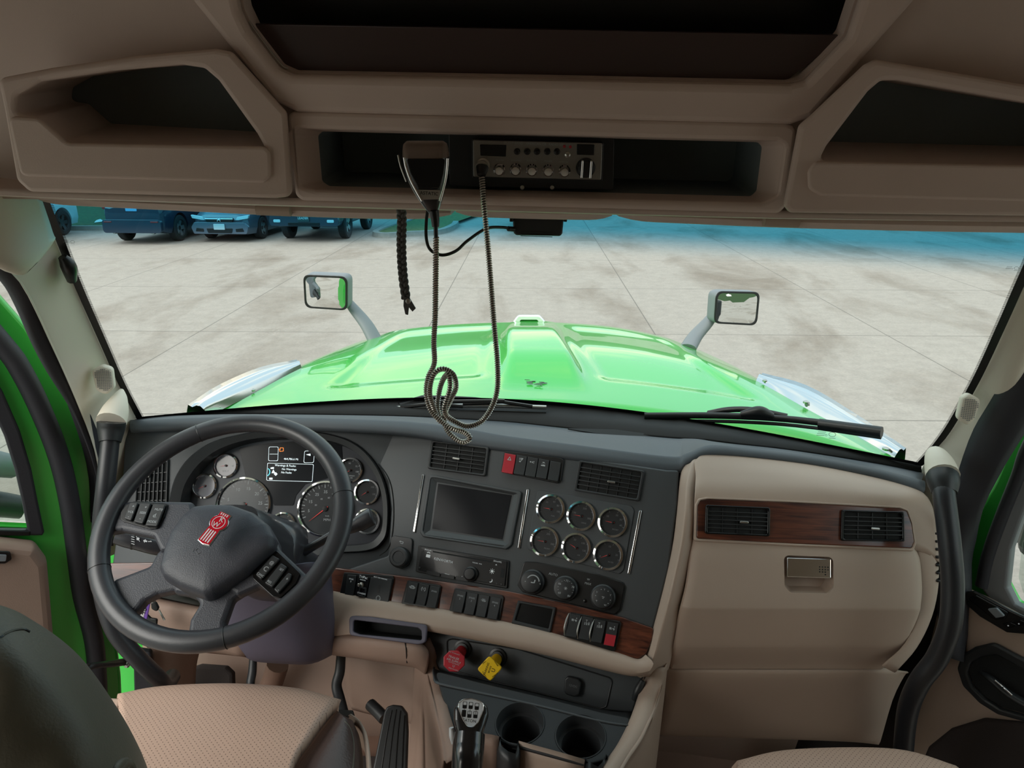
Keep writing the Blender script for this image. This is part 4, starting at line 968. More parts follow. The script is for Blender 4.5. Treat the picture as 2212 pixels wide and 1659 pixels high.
# chrome strips
for a, b in (((915, 1025), (895, 1150)), ((1141, 1057), (1121, 1185)), ((1384, 1103), (1358, 1240))):
    ua, va = FCn.uv(*a); ub, vb = FCn.uv(*b)
    o = plate('chrome_strip', FCn, rnd(seg((ua, va), (ub, vb), .0056), .002), M_['chrome'], db, t=.004, bev=.0015)
    plate('strip_groove', FCn, rnd(seg((ua, va), (ub, vb), .0012), 0), M_['black'], o, h=.004, t=.0004, bev=0)
# --- wood strip along the foot of the centre fascia
wt = [(600, 1219), (733, 1227), (900, 1248), (1100, 1277), (1230, 1305), (1345, 1333), (1412, 1357)]
wb_ = [(1408, 1385), (1396, 1412), (1378, 1424), (1331, 1412), (1192, 1370), (1084, 1345), (954, 1319), (872, 1307), (720, 1281), (600, 1270)]
Fwd = FCn.up(.002)
plate('wood_strip', Fwd, rnd([Fwd.uv(*p) for p in wt+wb_], [0]*6+[.006]+[.012]*3+[0]*7), M_['wood'], db, t=.007, bev=.0025)
plate('wood_strip', FDv, pp(FDv, [(236, 1216), (620, 1212), (620, 1270), (240, 1272)], .004), M_['wood'], db, t=.007, bev=.002)
# --- tan ledge under the wood
def onC(x, y, h=0): return FCn.P(x, y, h)
lt = [(600, 1262), (720, 1282), (872, 1308), (954, 1320), (1084, 1346), (1192, 1371), (1331, 1413), (1378, 1428), (1398, 1418)]
lm = [(600, 1296), (720, 1314), (872, 1334), (954, 1345), (1084, 1368), (1192, 1391), (1331, 1428), (1382, 1440), (1412, 1434)]
lb = [(600, 1352), (724, 1370), (860, 1352), (940, 1362), (1084, 1390), (1192, 1414), (1300, 1442), (1364, 1456), (1400, 1452)]
ledge = loft('tan_ledge', [[onC(*p, -.005) for p in lt], [onC(*p, .016) for p in lt], [onC(*p, .026) for p in lm], [onC(*p, .020) for p in lb], [onC(*p, -.03) for p in lb]], M_['tan'], db, nu=4, nv=3, solid=.003, sharp=70)
# open storage slot in the ledge, in its dark surround
FP_ = FCn.up(.0305)
po = pp(FP_, [(757, 1330), (800, 1332), (925, 1350), (922, 1388), (905, 1392), (758, 1372)], .010, 5); pi_ = pp(FP_, [(767, 1339), (905, 1356), (913, 1362), (914, 1383), (780, 1370), (766, 1364)], .005, 5)
boolcut(ledge, shape2d([pi_], .09, 0, FP_.mat(0, 0, -.07)))
pk = plate('slot_surround', FP_, [po, pi_], M_['purple'], db, t=.008, bev=.002)
cavity('slot_box', FP_.up(.004), pi_, scaled(pi_, .97, .92, 0, .004), .055, M_['cavity'], M_['cavity'], pk)
# --- tan divider between the centre and the glove box
gx = lambda x, y, Y: at(x, y, Y)
dl_ = [(1478, 1004, 1.462), (1470, 1040), (1464, 1100), (1456, 1170), (1442, 1240), (1425, 1310), (1408, 1375), (1396, 1425), (1375, 1458)]
dm_ = [(1500, 992, 1.458), (1487, 1040, 1.405), (1482, 1100, 1.355), (1474, 1170, 1.32), (1460, 1240, 1.29), (1444, 1310, 1.262), (1428, 1375, 1.245), (1414, 1425, 1.235), (1392, 1462, 1.235)]
dr_ = [(1530, 985, 1.47), (1508, 1050, 1.405), (1502, 1100, 1.365), (1497, 1170, 1.335), (1486, 1250, 1.305), (1472, 1320, 1.28), (1460, 1375, 1.265), (1448, 1430, 1.26), (1440, 1462, 1.28)]
c0 = [at(*dl_[0])]+[onC(*p, .004) for p in dl_[1:]]; cA = [p+V(.004, .03, 0) for p in c0]
c1 = [at(*p) for p in dm_]; c2 = [at(*p) for p in dr_]
loft('tan_divider', [cA, c0, [a.lerp(b, .5)+V(0, -.006, 0) for a, b in zip(c0, c1)], c1, c2, [p+V(.003, .03, 0) for p in c2]], M_['tan'], db, nu=4, nv=3, solid=.003)
# --- passenger side
pa = at(1500, 1080, 1.37); pb = atz(1965, 1103, pa.z); pc = at(1497, 1163, 1.335)
FG = Frame(pa, (pb-pa).cross(pc-pa)*-1, pb-pa)
if FG.n.y > 0: FG = Frame(pa, -FG.n, pb-pa)
def onG(x, y, h=0): return FG.P(x, y, h)
topr = [(1500, 1000, 1.452), (1526, 984, 1.468), (1620, 989, 1.478), (1760, 1007, 1.478), (1900, 1036, 1.458), (1975, 1058, 1.43), (2003, 1078, 1.40)]
midr = [(1503, 1034, 1.41), (1528, 1024, 1.417), (1620, 1026, 1.42), (1760, 1040, 1.41), (1900, 1060, 1.40), (1990, 1080, 1.38), (2015, 1110, 1.36)]
r2 = [(1500, 1078), (1520, 1074), (1620, 1077), (1760, 1083), (1900, 1092), (1975, 1110), (2024, 1160)]
r3 = [(1497, 1166), (1520, 1166), (1620, 1171), (1760, 1177), (1900, 1183), (1985, 1190), (2028, 1215)]
loft('passenger_panel', [hc(topr), hc(midr), [onG(*p, .002) for p in r2], [onG(*p, .0) for p in r3]], M_['tan'], db, nu=5, nv=5, solid=.004)
# end cap right of the glove box
e0 = [(1960, 1100), (1978, 1190), (1986, 1260), (1980, 1330), (1955, 1390), (1905, 1438)]
e1 = [(2018, 1120), (2024, 1195), (2026, 1265), (2012, 1335), (1980, 1400), (1935, 1452)]
er = [onG(*p, -.001 if i < 3 else -.004*(i-2)) for i, p in enumerate(e0)]; e2 = [onG(*p, .001 if i < 3 else -.006*(i-2)) for i, p in enumerate(e1)]
loft('end_panel', [er, [a.lerp(b, .5)+V(0, -.004, 0) for a, b in zip(er, e2)], e2, [p+V(.01, .03, 0) for p in e2], [p+V(.02, .14, 0) for p in e2]], M_['tan'], db, nu=4, nv=3, solid=.003)
for k in range(7):
    p = onG(2021+k*.6, 1150+k*17, .001)+V(.002, -.001, 0)
    box('side_slot', p, (.012, .012, .0055), M_['black'], db, bevel=.002)
# wood insert
Fi = FG.up(.006)
wi = pp(Fi, [(1506, 1092), (1512, 1081), (1530, 1078), (1720, 1086), (1940, 1098), (1956, 1104), (1966, 1130), (1972, 1170), (1966, 1184), (1720, 1174), (1503, 1163)], .006, 5)
plate('wood_insert', Fi, wi, M_['wood'], db, t=.006, bev=.002)
wr_ = scaled(wi, 1.02, 1.12); plate('insert_gap_ring', FG, [wr_, scaled(wi, 1.0, 1.0)], M_['tan'], db, t=.0125, bev=.003)  # raised tan ring round the wood insert
# glove box door
def grow(pts, hs): return [onG(*p, h) for p, h in zip(pts, hs)]
g_rows = []
cols = [0, .01, .03, .25, .5, .75, .955, .985, 1]
left_e = [(1503, 1166), (1498, 1200), (1490, 1262), (1480, 1306), (1476, 1320), (1463, 1380), (1458, 1398), (1450, 1426), (1446, 1438)]
rght_e = [(1976, 1188), (1984, 1215), (1988, 1270), (1985, 1308), (1982, 1322), (1962, 1378), (1952, 1396), (1925, 1425), (1905, 1439)]
hh_ = [.0, .006, .008, .009, .006, -.016, -.026, -.052, -.062]
for (a, b, h) in zip(left_e, rght_e, hh_):
    pa_, pb_ = onG(*a, h), onG(*b, h); r = []
    for c in cols: r.append(pa_.lerp(pb_, c) + FG.n*(-.010 if c in (0, 1) else (-.003 if c in (.01, .985) else 0)))
    g_rows.append(r)
gd = loft('glove_box_door', g_rows, M_['tan'], db, nu=4, nv=4, solid=.008)
Fh = FG.up(.008)
rec = pp(Fh, [(1691, 1199), (1798, 1203), (1798, 1268), (1786, 1281), (1704, 1279), (1692, 1266)], .012, 6)
boolcut(gd, shape2d([rec], .04, 0, Fh.mat(0, 0, -.03)))
hcav = cavity_ = None
vs = [Fh.W(a, b, .0) for a, b in rec]+[Fh.W(a, b+.006, -.022) for a, b in scaled(rec, .86)]; n_ = len(rec)
mk('handle_recess', vs, [(i, (i+1) % n_, n_+(i+1) % n_, n_+i) for i in range(n_)]+[tuple(range(n_, 2*n_))], M_['tan'], gd, sharp=30)
hd = plate('handle', Fh, pp(Fh, [(1698, 1204), (1793, 1207), (1793, 1249), (1698, 1246)], .002), M_['chrome'], gd, t=.006, bev=.002)
u, v = Fh.uv(1768, 1224)
marks('handle_dots', Fh, [circ(u+.0055*i, v-.0048*j+.002*(0), .0014, 8) for i, j in ((0, 0), (1, 0), (2, 0), (3, 0), (0, 1), (1, 1), (2, 1), (3, 1), (0, 2), (1, 2), (2, 2), (2, 3))], M_['black'], hd, h=.0062)
# lower passenger panel
lr = [[(1440, 1442, 1.275), (1600, 1445, 1.275), (1750, 1446, 1.275), (1900, 1444, 1.28), (1960, 1450, 1.30)],
      [(1437, 1450, 1.27), (1600, 1453, 1.27), (1750, 1454, 1.27), (1890, 1452, 1.275), (1950, 1458, 1.30)],
      [(1425, 1500, 1.285), (1590, 1503, 1.285), (1750, 1505, 1.285), (1870, 1504, 1.29), (1925, 1510, 1.31)],
      [(1395, 1578, 1.32), (1580, 1583, 1.32), (1750, 1588, 1.32), (1850, 1592, 1.32), (1900, 1598, 1.34)],
      [(1395, 1582, 1.36), (1580, 1587, 1.36), (1750, 1592, 1.36), (1850, 1596, 1.36), (1900, 1600, 1.38)]]
loft('lower_panel', [hc(r) for r in lr], M_['tan'], db, nu=4, nv=3, solid=.004)
# back closure so that no daylight comes through the dash
loft('dash_body', [[V(-.97, 1.66, .90), V(-.4, 1.70, .93), V(.3, 1.62, .93), V(.90, 1.52, .90)], [V(-.97, 1.60, .62), V(-.4, 1.62, .60), V(.3, 1.50, .60), V(.92, 1.48, .60)], [V(-.97, 1.62, .45), V(-.4, 1.62, .45), V(.3, 1.56, .45), V(.92, 1.5, .45)]], M_['black'], db, nu=3, nv=3, solid=.01)
# ---------------------------------------------------------------- air vents
def vent(F, c, label, rows_=6, cols_=3, tab=(.5, .5), frame='dark', m='black', vert=False, tabv=False):
    """corners: top left, top right, bottom right, bottom left"""
    q = [F.uv(*p) for p in c]; cx = sum(a for a, b in q)/4; cy = sum(b for a, b in q)/4
    rt = thing('air_vent', F.W(cx, cy), label, 'air vent', 'slatted dashboard air vents')
    o_ = rnd(q, .005, 4); i_ = rnd([(cx+(a-cx)*.92, cy+(b-cy)*.86) for a, b in q], .004, 4)
    plate('frame', F, [o_, i_], M_[frame], rt, t=.007, bev=.002)
    plate('backing', F, i_, M_['cavity'], rt, t=.0012, bev=0)
    qi = [Vector((cx+(a-cx)*.91, cy+(b-cy)*.84)) for a, b in q]   # tl tr br bl
    me_ = []
    for k in range(1, rows_):
        t = k/rows_
        if vert: a, b = qi[0].lerp(qi[1], t), qi[3].lerp(qi[2], t)
        else: a, b = qi[0].lerp(qi[3], t), qi[1].lerp(qi[2], t)
        me_.append(shape2d([seg(a, b, .0022)], .0045, .0006, F.mat(0, 0, .0018)))
    for k in range(1, cols_+1):
        t = k/(cols_+1)
        if vert: a, b = qi[0].lerp(qi[3], t), qi[1].lerp(qi[2], t)
        else: a, b = qi[0].lerp(qi[1], t), qi[3].lerp(qi[2], t)
        me_.append(shape2d([seg(a, b, .0018)], .0022, 0, F.mat(0, 0, .0010)))
    joinmesh('louvres', me_, M_['dark'], rt, smooth=False)
    p = qi[0].lerp(qi[1], tab[0]).lerp(qi[3].lerp(qi[2], tab[0]), tab[1])
    w, h = (.004, .014) if tabv else (.017, .0045)
    plate('thumb_tab', F, rnd(rect(p.x, p.y, w, h), .0018), M_['steel'], rt, h=.006, t=.007, bev=.0015)
    return rt
vent(FCn, [(934, 952), (1058, 967), (1050, 1030), (925, 1013)], 'black slatted vent above the centre display screen', tab=(.48, .55))
vent(FCn, [(1252, 995), (1393, 1018), (1381, 1084), (1240, 1060)], 'black slatted vent at the top right corner of the centre panel', tab=(.55, .55), cols_=5)
vent(Fi.up(.006), [(1523, 1090), (1662, 1096), (1661, 1159), (1521, 1153)], 'left one of the two vents set in the wood above the glove box', tab=(.6, .55), frame='gloss')
vent(Fi.up(.006), [(1816, 1101), (1950, 1105), (1952, 1170), (1814, 1168)], 'right one of the two vents set in the wood above the glove box', tab=(.52, .6), frame='gloss')
vent(FDv, [(300, 1000), (366, 990), (362, 1110), (292, 1110)], 'tall vent seen through the left side of the steering wheel', rows_=7, cols_=4, tab=(.42, .22), vert=True, tabv=True)
# ---------------------------------------------------------------- instrument cluster
ic = thing('instrument_cluster', FDv.P(600, 1080), 'instrument cluster of chrome ringed dials seen behind the steering wheel', 'instrument cluster')
DK = .038
FK = FDv.up(-DK)
vs = [FDv.W(a, b, .004) for a, b in co]+[FDv.W(a, b, .012) for a, b in scaled(co, .985)]+[FDv.W(a, b, .006) for a, b in ci]+[FDv.W(a, b, -DK) for a, b in scaled(ci, .985)]
n_ = len(co); fs = [(k*n_+i, k*n_+(i+1) % n_, (k+1)*n_+(i+1) % n_, (k+1)*n_+i) for k in range(3) for i in range(n_)]
mk('surround', vs, fs, M_['dark'], ic, sharp=50)
plate('face', FK.up(-.004), scaled(ci, 1.02), M_['dial2'] if 'dial2' in M_ else mat('cluster_face', srgb(58, 60, 66), .4), ic, t=.004, bev=0)
def gauge(F, px, py, r, par, nums=(), ticks=0, a0=215, a1=-35, needle=None, ns=.005, minor=0, sub_text=(), nlen=.78, rim=.0035, face='dial', nm='gauge', pmat='print'):
    u, v = F.uv(px, py)
    g = lathe(nm, F.mat(u, v), [(r*.99, .0004), (r*.99, .0012), (0, .0012)], M_[face], par, n=48)
    ring('bezel', F.mat(u, v), [(r-rim*.2, .001), (r-rim*.4, .006), (r, .0085), (r+rim, .007), (r+rim*1.2, .0005)], M_['chrome'], g, n=56)
    ps = []
    for k in range(ticks):
        a = rad(a0+(a1-a0)*k/(ticks-1)); c, s = math.cos(a), math.sin(a)
        big = (k % (minor+1) == 0)
        ps.append(seg((u+c*r*(.80 if big else .86), v+s*r*(.80 if big else .86)), (u+c*r*.93, v+s*r*.93), r*(.028 if big else .013)))
    if ps: marks('scale_marks', F, ps, M_[pmat], g, h=.0013, t=.0002)
    if nums or sub_text:
        mes = [textmesh(s_, ns*1.35, F.mat(u+math.cos(rad(a))*r*.64, v+math.sin(rad(a))*r*.64, .0013)) for s_, a in nums]
        mes += [textmesh(s_, z*1.35, F.mat(u+du*r, v+dv*r, .0013)) for s_, du, dv, z in sub_text]
        joinmesh('lettering', mes, M_[pmat], g, smooth=False)
    if needle is not None:
        a = rad(needle); c, s = math.cos(a), math.sin(a)
        plate('needle', F, [(u-c*r*.12-s*r*.02, v-s*r*.12+c*r*.02), (u+c*r*nlen, v+s*r*nlen), (u-c*r*.12+s*r*.02, v-s*r*.12-c*r*.02)], M_['redneedle'], g, h=.0035, t=.0008, bev=0)
        lathe('hub', F.mat(u, v), [(r*.11, .001), (r*.10, .005), (0, .0055)], M_['black'], g, n=20)
    return g
M_['pale_dial'] = mat('pale_dial', srgb(98, 98, 108), .25, coat=.6, crough=.1)
gauge(FK, 443, 1050, .0265, ic, ticks=5, a0=225, a1=45, needle=207, nlen=.6, face='pale_dial', nm='small_gauge')
gauge(FK, 489, 1006, .0265, ic, ticks=5, a0=225, a1=45, needle=190, nlen=.6, face='pale_dial', nm='small_gauge', sub_text=[('VOLTS', 0, -.5, .004), ('18', .6, 0, .004)])
gauge(FK, 527, 1091, .062, ic, nums=[('5', 164), ('10', 117), ('15', 80), ('20', 44), ('25', 9), ('30', -27)], ticks=31, a0=205, a1=-36, minor=4, needle=207, ns=.0078, nlen=.35, nm='tachometer', rim=.004, sub_text=[('RPM X 100', 0, -.42, .004)])
gauge(FK, 612, 1134, .0265, ic, ticks=5, a0=200, a1=20, needle=None, nm='small_gauge', sub_text=[('FUEL', 0, -.1, .005), ('ULTRA LOW SULFUR', 0, -.4, .0025)])
gauge(FK, 703, 1099, .062, ic, nums=[('5', 190), ('15', 158), ('25', 125), ('35', 94), ('45', 64), ('55', 32), ('65', 0), ('75', -30)], ticks=33, a0=205, a1=-45, minor=1, needle=221, ns=.0072, nm='speedometer', rim=.004, sub_text=[('MPH', .1, -.42, .0062), ('km/h', .1, -.27, .0035), ('20', -.38, .12, .0042), ('40', -.18, .36, .0042), ('60', .1, .42, .0042)])
gauge(FK, 757, 1016, .0265, ic, nums=[('50', 100), ('75', 35), ('100', -10)], ticks=6, a0=225, a1=-20, needle=215, ns=.0042, nlen=.6, nm='small_gauge', sub_text=[('PRIMARY', .15, -.5, .003), ('AIR', .15, -.68, .003)], pmat='print')
gauge(FK, 793, 1063, .0265, ic, nums=[('100', 45), ('130', -15)], ticks=6, a0=225, a1=-20, needle=215, ns=.0042, nlen=.6, nm='small_gauge', pmat='dim')
gauge(FK, 794, 1126, .0265, ic, nums=[('120', 45)], ticks=6, a0=225, a1=-20, needle=215, ns=.0042, nlen=.5, nm='small_gauge', pmat='dim')
Fd = FK.up(.001)
dsp = plate('driver_display', FK, pp(FK, [(517, 968), (560, 960), (640, 953), (738, 958), (742, 1020), (706, 1034), (660, 1046), (640, 1070), (634, 1092), (592, 1092), (586, 1064), (560, 1040), (531, 1030)], .004), M_['screen'], ic, t=.0012, bev=.0003)
def outline(F, pts, r, w):
    o_ = rnd([F.uv(*p) for p in pts], r, 4); cx = sum(a for a, b in o_)/len(o_); cy = sum(b for a, b in o_)/len(o_)
    def ins(a, b):
        d = Vector((a-cx, b-cy)); sx_ = max(abs(d.x)-w, 0)*(1 if d.x > 0 else -1); sy_ = max(abs(d.y)-w, 0)*(1 if d.y > 0 else -1); return (cx+sx_, cy+sy_)
    return [o_, [ins(a, b) for a, b in o_]]
marks('screen_boxes', FK, [outline(FK, [(581, 965), (602, 965), (601, 996), (580, 996)], .004, .0008), outline(FK, [(658, 974), (680, 974), (678, 1000), (656, 1000)], .004, .0008), outline(FK, [(578, 1000), (678, 1003), (675, 1041), (576, 1038)], .003, .0008),
    seg(FK.uv(583, 981), FK.uv(600, 981), .0008), [FK.uv(661, 982), FK.uv(671, 980), FK.uv(671, 985)]], M_['lcd'], dsp, h=.0013)
texts('screen_text', FK, [('464,786.6 Mi', 629, 992, .0050), ('Warnings & Faults:', 617, 1006, .0050), ('No Warnings', 625, 1014, .0048), ('No Faults', 619, 1021, .0048)], M_['lcd'], dsp, h=.0013)
u, v = FK.uv(578, 1020)
marks('menu_arc', FK, [[(u+math.cos(rad(a))*.011-.004, v+math.sin(rad(a))*.011) for a in range(-60, 61, 12)]+[(u+math.cos(rad(a))*.009-.004, v+math.sin(rad(a))*.009) for a in range(60, -61, -12)]], M_['lcdcyan'], dsp, h=.0013)
marks('warning_signs', FK, [[FK.uv(587, 1022), FK.uv(591, 1014), FK.uv(595, 1022)], [FK.uv(592, 1024), FK.uv(596, 1020), FK.uv(600, 1024), FK.uv(596, 1028)], [FK.uv(585, 1010), FK.uv(592, 1009), FK.uv(592, 1013), FK.uv(585, 1013)], [FK.uv(582, 1032), FK.uv(589, 1032), FK.uv(589, 1036), FK.uv(582, 1036)]], M_['lcd'], dsp, h=.0013)
u, v = FK.uv(609, 971)
marks('orange_sign', FK, [outline(FK, [(605, 967), (613, 967), (613, 975), (604, 976)], .001, .0012), [FK.uv(601, 972), FK.uv(606, 970), (FK.uv(606, 972))]], M_['lcdor'], dsp, h=.0013)
# ---------------------------------------------------------------- centre display
scn = thing('display_screen', FCn.P(1020, 1105), 'large blank display screen framed in the middle of the centre panel', 'screen')
so_ = pp(FCn, [(928, 1026), (945, 1028), (1128, 1063), (1126, 1075), (1106, 1178), (1095, 1187), (915, 1160), (909, 1150)], .006, 5)
si_ = pp(FCn, [(947, 1045), (1105, 1070), (1085, 1165), (934, 1142)], .002, 4)
n_ = len(so_); F1 = FCn.up(.003)
plate('frame', FCn, [so_, scaled(so_, .93, .92)], M_['char'], scn, t=.007, bev=.002)
q4 = [FCn.uv(*p) for p in ((947, 1045), (1105, 1070), (1085, 1165), (934, 1142))]; o4 = [FCn.uv(*p) for p in ((934, 1031), (1122, 1066), (1100, 1180), (916, 1155))]
mk('slanted_bezel', [FCn.W(a, b, .006) for a, b in o4]+[FCn.W(a, b, -.002) for a, b in q4], [(0, 1, 5, 4), (1, 2, 6, 5), (2, 3, 7, 6), (3, 0, 4, 7)], M_['char'], scn, smooth=False)
plate('glass', FCn.up(-.002), q4, M_['screen'], scn, t=.0035, bev=0)
# ---------------------------------------------------------------- car stereo
cs_ = thing('car_stereo', FCn.P(1000, 1225), 'black car stereo with a round volume knob below the display screen', 'stereo')
plate('frame', FCn, pp(FCn, [(905, 1178), (1101, 1211), (1097, 1272), (899, 1235)], .004), M_['black'], cs_, t=.005, bev=.0015)
Fs = FCn.up(.005)
plate('front_panel', Fs, pp(Fs, [(911, 1182), (1096, 1213), (1091, 1266), (904, 1232)], .002), M_['gloss'], cs_, t=.003, bev=.0008)
Fs = FCn.up(.008)
plate('disc_slot', Fs, pp(Fs, [(935, 1190), (1062, 1212), (1062, 1215), (935, 1193)]), M_['cavity'], cs_, t=.0003, bev=0)
texts('lettering', Fs, [('KENWORTH', 958, 1211, .0058), ('Bluetooth', 925, 1188, .003), ('VOLUME   PWR', 1031, 1217, .0024), ('(SiriusXM)', 1075, 1213, .0032)], M_['white'], cs_, h=.0008)
sun_u, sun_v = Fs.uv(1063, 1234)
mk2 = [circ(sun_u, sun_v, .0028, 12)]+[seg((sun_u+math.cos(a)*.0038, sun_v+math.sin(a)*.0038), (sun_u+math.cos(a)*.0058, sun_v+math.sin(a)*.0058), .0009) for a in [i*PI/4 for i in range(8)]]
mu, mv = Fs.uv(1060, 1254)
mk2.append([(mu+math.cos(rad(a))*.0042, mv+math.sin(rad(a))*.0042) for a in range(-120, 61, 15)]+[(mu-.0018+math.cos(rad(a))*.0042, mv+.0014+math.sin(rad(a))*.0042) for a in range(40, -101, -15)])
u, v = Fs.uv(925, 1201); mk2.append(rnd(rect(u, v, .010, .0065), .001)); u, v = Fs.uv(926, 1195)
mk2.append([(u+math.cos(rad(a))*.005, v-.002+math.sin(rad(a))*.005) for a in range(30, 151, 15)]+[(u+math.cos(rad(a))*.0032, v-.002+math.sin(rad(a))*.0032) for a in range(150, 29, -15)])
u, v = Fs.uv(1072, 1220); mk2.append([(u-.002, v-.001), (u+.002, v-.001), (u, v+.0015)])
u, v = Fs.uv(936, 1237); mk2 += [seg((u-.004, v+.001), (u+.004, v+.001), .0009), seg((u+.004, v+.001), (u+.003, v-.002), .0009), seg((u-.001, v-.002), (u+.003, v-.002), .0009)]
u, v = Fs.uv(966, 1241); mk2.append(outline(Fs, [(961, 1239), (971, 1241), (970, 1245), (960, 1243)], .001, .0008))
u, v = Fs.uv(998, 1247); mk2 += [circ(u, v+d, .0008, 6) for d in (-.002, 0, .002)]
marks('symbols', Fs, mk2, M_['white'], cs_)
for a, b in (((922, 1232), (951, 1238)), ((953, 1238), (982, 1244)), ((985, 1244), (1012, 1249))):
    plate('button', Fs, pp(Fs, [a, b, (b[0]-1, b[1]+8), (a[0]-1, a[1]+8)], .001), M_['black'], cs_, t=.0012, bev=.0004)
u, v = Fs.uv(1018, 1240)
kb = lathe('volume_knob', Fs.mat(u, v), [(.0165, 0), (.016, .004), (.013, .006), (.0125, .014), (.011, .016), (0, .0165)], M_['black'], cs_, n=36)
plate('stereo_port', Fs, pp(Fs, [(1083, 1228), (1090, 1229), (1088, 1248), (1081, 1247)], .001), M_['cavity'], cs_, t=.0006, bev=0)
for p in ((1073, 1260), (1083, 1262), (913, 1190), (907, 1226)): lathe('screw', Fs.mat(*Fs.uv(*p)), [(.0018, 0), (.0018, .001), (0, .0012)], M_['dark'], cs_, n=10)
# ---------------------------------------------------------------- rotary menu knob
rk = thing('rotary_knob', FCn.P(867, 1195), 'round menu knob on a black plate left of the car stereo', 'knob')
plate('plate', FCn, pp(FCn, [(847, 1156), (893, 1163), (890, 1205), (884, 1222), (868, 1229), (850, 1222), (842, 1205)], .010, 6), M_['black'], rk, t=.005, bev=.0015)
u, v = FCn.uv(866, 1204)
lathe('knob', FCn.mat(u, v, .005), [(.0235, 0), (.0235, .004), (.022, .010), (.019, .0125), (.0135, .0125), (.0125, .0105), (0, .0105)], M_['dark'], rk, n=40)
u, v = FCn.uv(869, 1172)
marks('return_arrow', FCn, [seg((u-.004, v+.0015), (u+.004, v+.0015), .0012), seg((u+.0045, v+.0018), (u+.004, v-.0025), .0012), seg((u-.002, v-.0025), (u+.0045, v-.0025), .0012), [(u-.002, v+.004), (u-.006, v+.0015), (u-.002, v-.001)]], M_['print'], rk, h=.0052)
# ---------------------------------------------------------------- six gauge panel
gp = thing('gauge_panel', FCn.P(1262, 1150), 'square panel of six chrome ringed gauges right of the display screen', 'gauge panel')
plate('panel', FCn, pp(FCn, [(1162, 1058), (1365, 1094), (1370, 1104), (1347, 1232), (1338, 1240), (1142, 1188), (1140, 1176)], .007, 5), M_['char'], gp, t=.003, bev=.001)
F6 = FCn.up(.003)
for px, py, nd, nn, tx in ((1190, 1100, 180, [('20', 130), ('60', 75), ('80', 35), ('100', -8)], 'FUEL'), (1256, 1115, 182, [('130', 165), ('200', 75), ('300', -8)], 'DRIVE'), (1324, 1129, 180, [('10', 140), ('20', 70), ('30', 30), ('40', -10)], 'BOOST'),
    (1177, 1170, 182, [('130', 160), ('200', 75), ('300', -8)], 'FRONT'), (1245, 1184, 160, [('50', 110), ('100', 45), ('150', -8)], 'AIR'), (1314, 1199, 210, [('0', 200), ('10', 90), ('20', 10)], 'FILTER')):
    gauge(F6, px, py, .0275, gp, nums=nn, ticks=6, a0=205, a1=-15, needle=nd, ns=.0042, nlen=.62, rim=.0042, sub_text=[(tx, .28, -.5, .003)], pmat='dim')
# ---------------------------------------------------------------- climate panel
cp = thing('climate_panel', FCn.P(1232, 1270), 'black heater panel with three round dials above the wood strip', 'climate control')
plate('panel', FCn, pp(FCn, [(1133, 1213), (1160, 1214), (1290, 1240), (1344, 1257), (1350, 1268), (1340, 1318), (1328, 1328), (1130, 1279), (1118, 1264)], .007, 5), M_['black'], cp, t=.006, bev=.002)
F7 = FCn.up(.006)
def dial(px, py, r, items, label=None):
    u, v = F7.uv(px, py)
    k = lathe('dial', F7.mat(u, v), [(r*1.18, 0), (r*1.15, .005), (r*1.02, .007), (r, .017), (r*.95, .0195), (r*.78, .0205), (0, .0205)], M_['dark'], cp, n=40)
    F8 = F7.up(.0205); u, v = F8.uv(px, py); mes = []
    for it in items:
        if it[0] == 't': mes.append(textmesh(it[1], it[4]*1.35, F8.mat(u+it[2]*r, v+it[3]*r, .0003)))
        elif it[0] == 'd': mes.append(shape2d([circ(u+it[1]*r, v+it[2]*r, it[3], 10)], .0003, 0, F8.mat(0, 0, .0003)))
        elif it[0] == 'arc': mes.append(shape2d([[(u+math.cos(rad(a))*r*.66, v+math.sin(rad(a))*r*.66) for a in range(it[1], it[2], 10)]+[(u+math.cos(rad(a))*r*.56, v+math.sin(rad(a))*r*.56) for a in range(it[2]-10, it[1]-10, -10)]], .0003, 0, F8.mat(0, 0, .0003)))
        elif it[0] == 'x':
            for a in range(0, 180, 60): c, s = math.cos(rad(a))*.0035, math.sin(rad(a))*.0035; mes.append(shape2d([seg((u-c, v-s), (u+c, v+s), .0009)], .0003, 0, F8.mat(0, 0, .0003)))
        elif it[0] == 'seat':
            for pl in (rect(u-.001, v-.0015, .006, .0022), [(u+.0018, v-.002), (u+.0045, v-.002), (u+.0055, v+.005), (u+.003, v+.005)]): mes.append(shape2d([pl], .0003, 0, F8.mat(0, 0, .0003)))
    joinmesh('markings', mes, M_['print'], k, smooth=False)
dial(1151, 1257, .0225, [('arc', 20, 161), ('seat',), ('d', -.72, -.1, .0012), ('t', '*', .72, -.1, .005)])
dial(1222, 1271, .0225, [('x',), ('t', '72', 0, .68, .0045), ('t', '66', -.62, .30, .0045), ('t', '78', .64, .24, .0045), ('t', '60', -.50, -.52, .0045), ('t', '84', .42, -.62, .0045)]+[('d', math.cos(rad(a))*.72, math.sin(rad(a))*.72, .0007) for a in (110, 130, 70, 50, 0, -20, 180, 200)])
dial(1303, 1290, .0225, [('t', '~', 0, .05, .008), ('t', '=', 0, -.1, .005), ('t', 'Y', 0, .68, .004), ('t', 'Y', -.64, .3, .004), ('t', 'Y', .62, .3, .004), ('t', 'Y', -.52, -.45, .004), ('t', 'W', .3, -.66, .004)]+[('d', math.cos(rad(a))*.70, math.sin(rad(a))*.70, .0009) for a in (115, 60, 180, -10, 215, -40)])
texts('lettering', F7, [('AUTO', 1195, 1241, .0052), ('MAX', 1270, 1261, .0048), ('W', 1271, 1252, .0045)], M_['print'], cp)
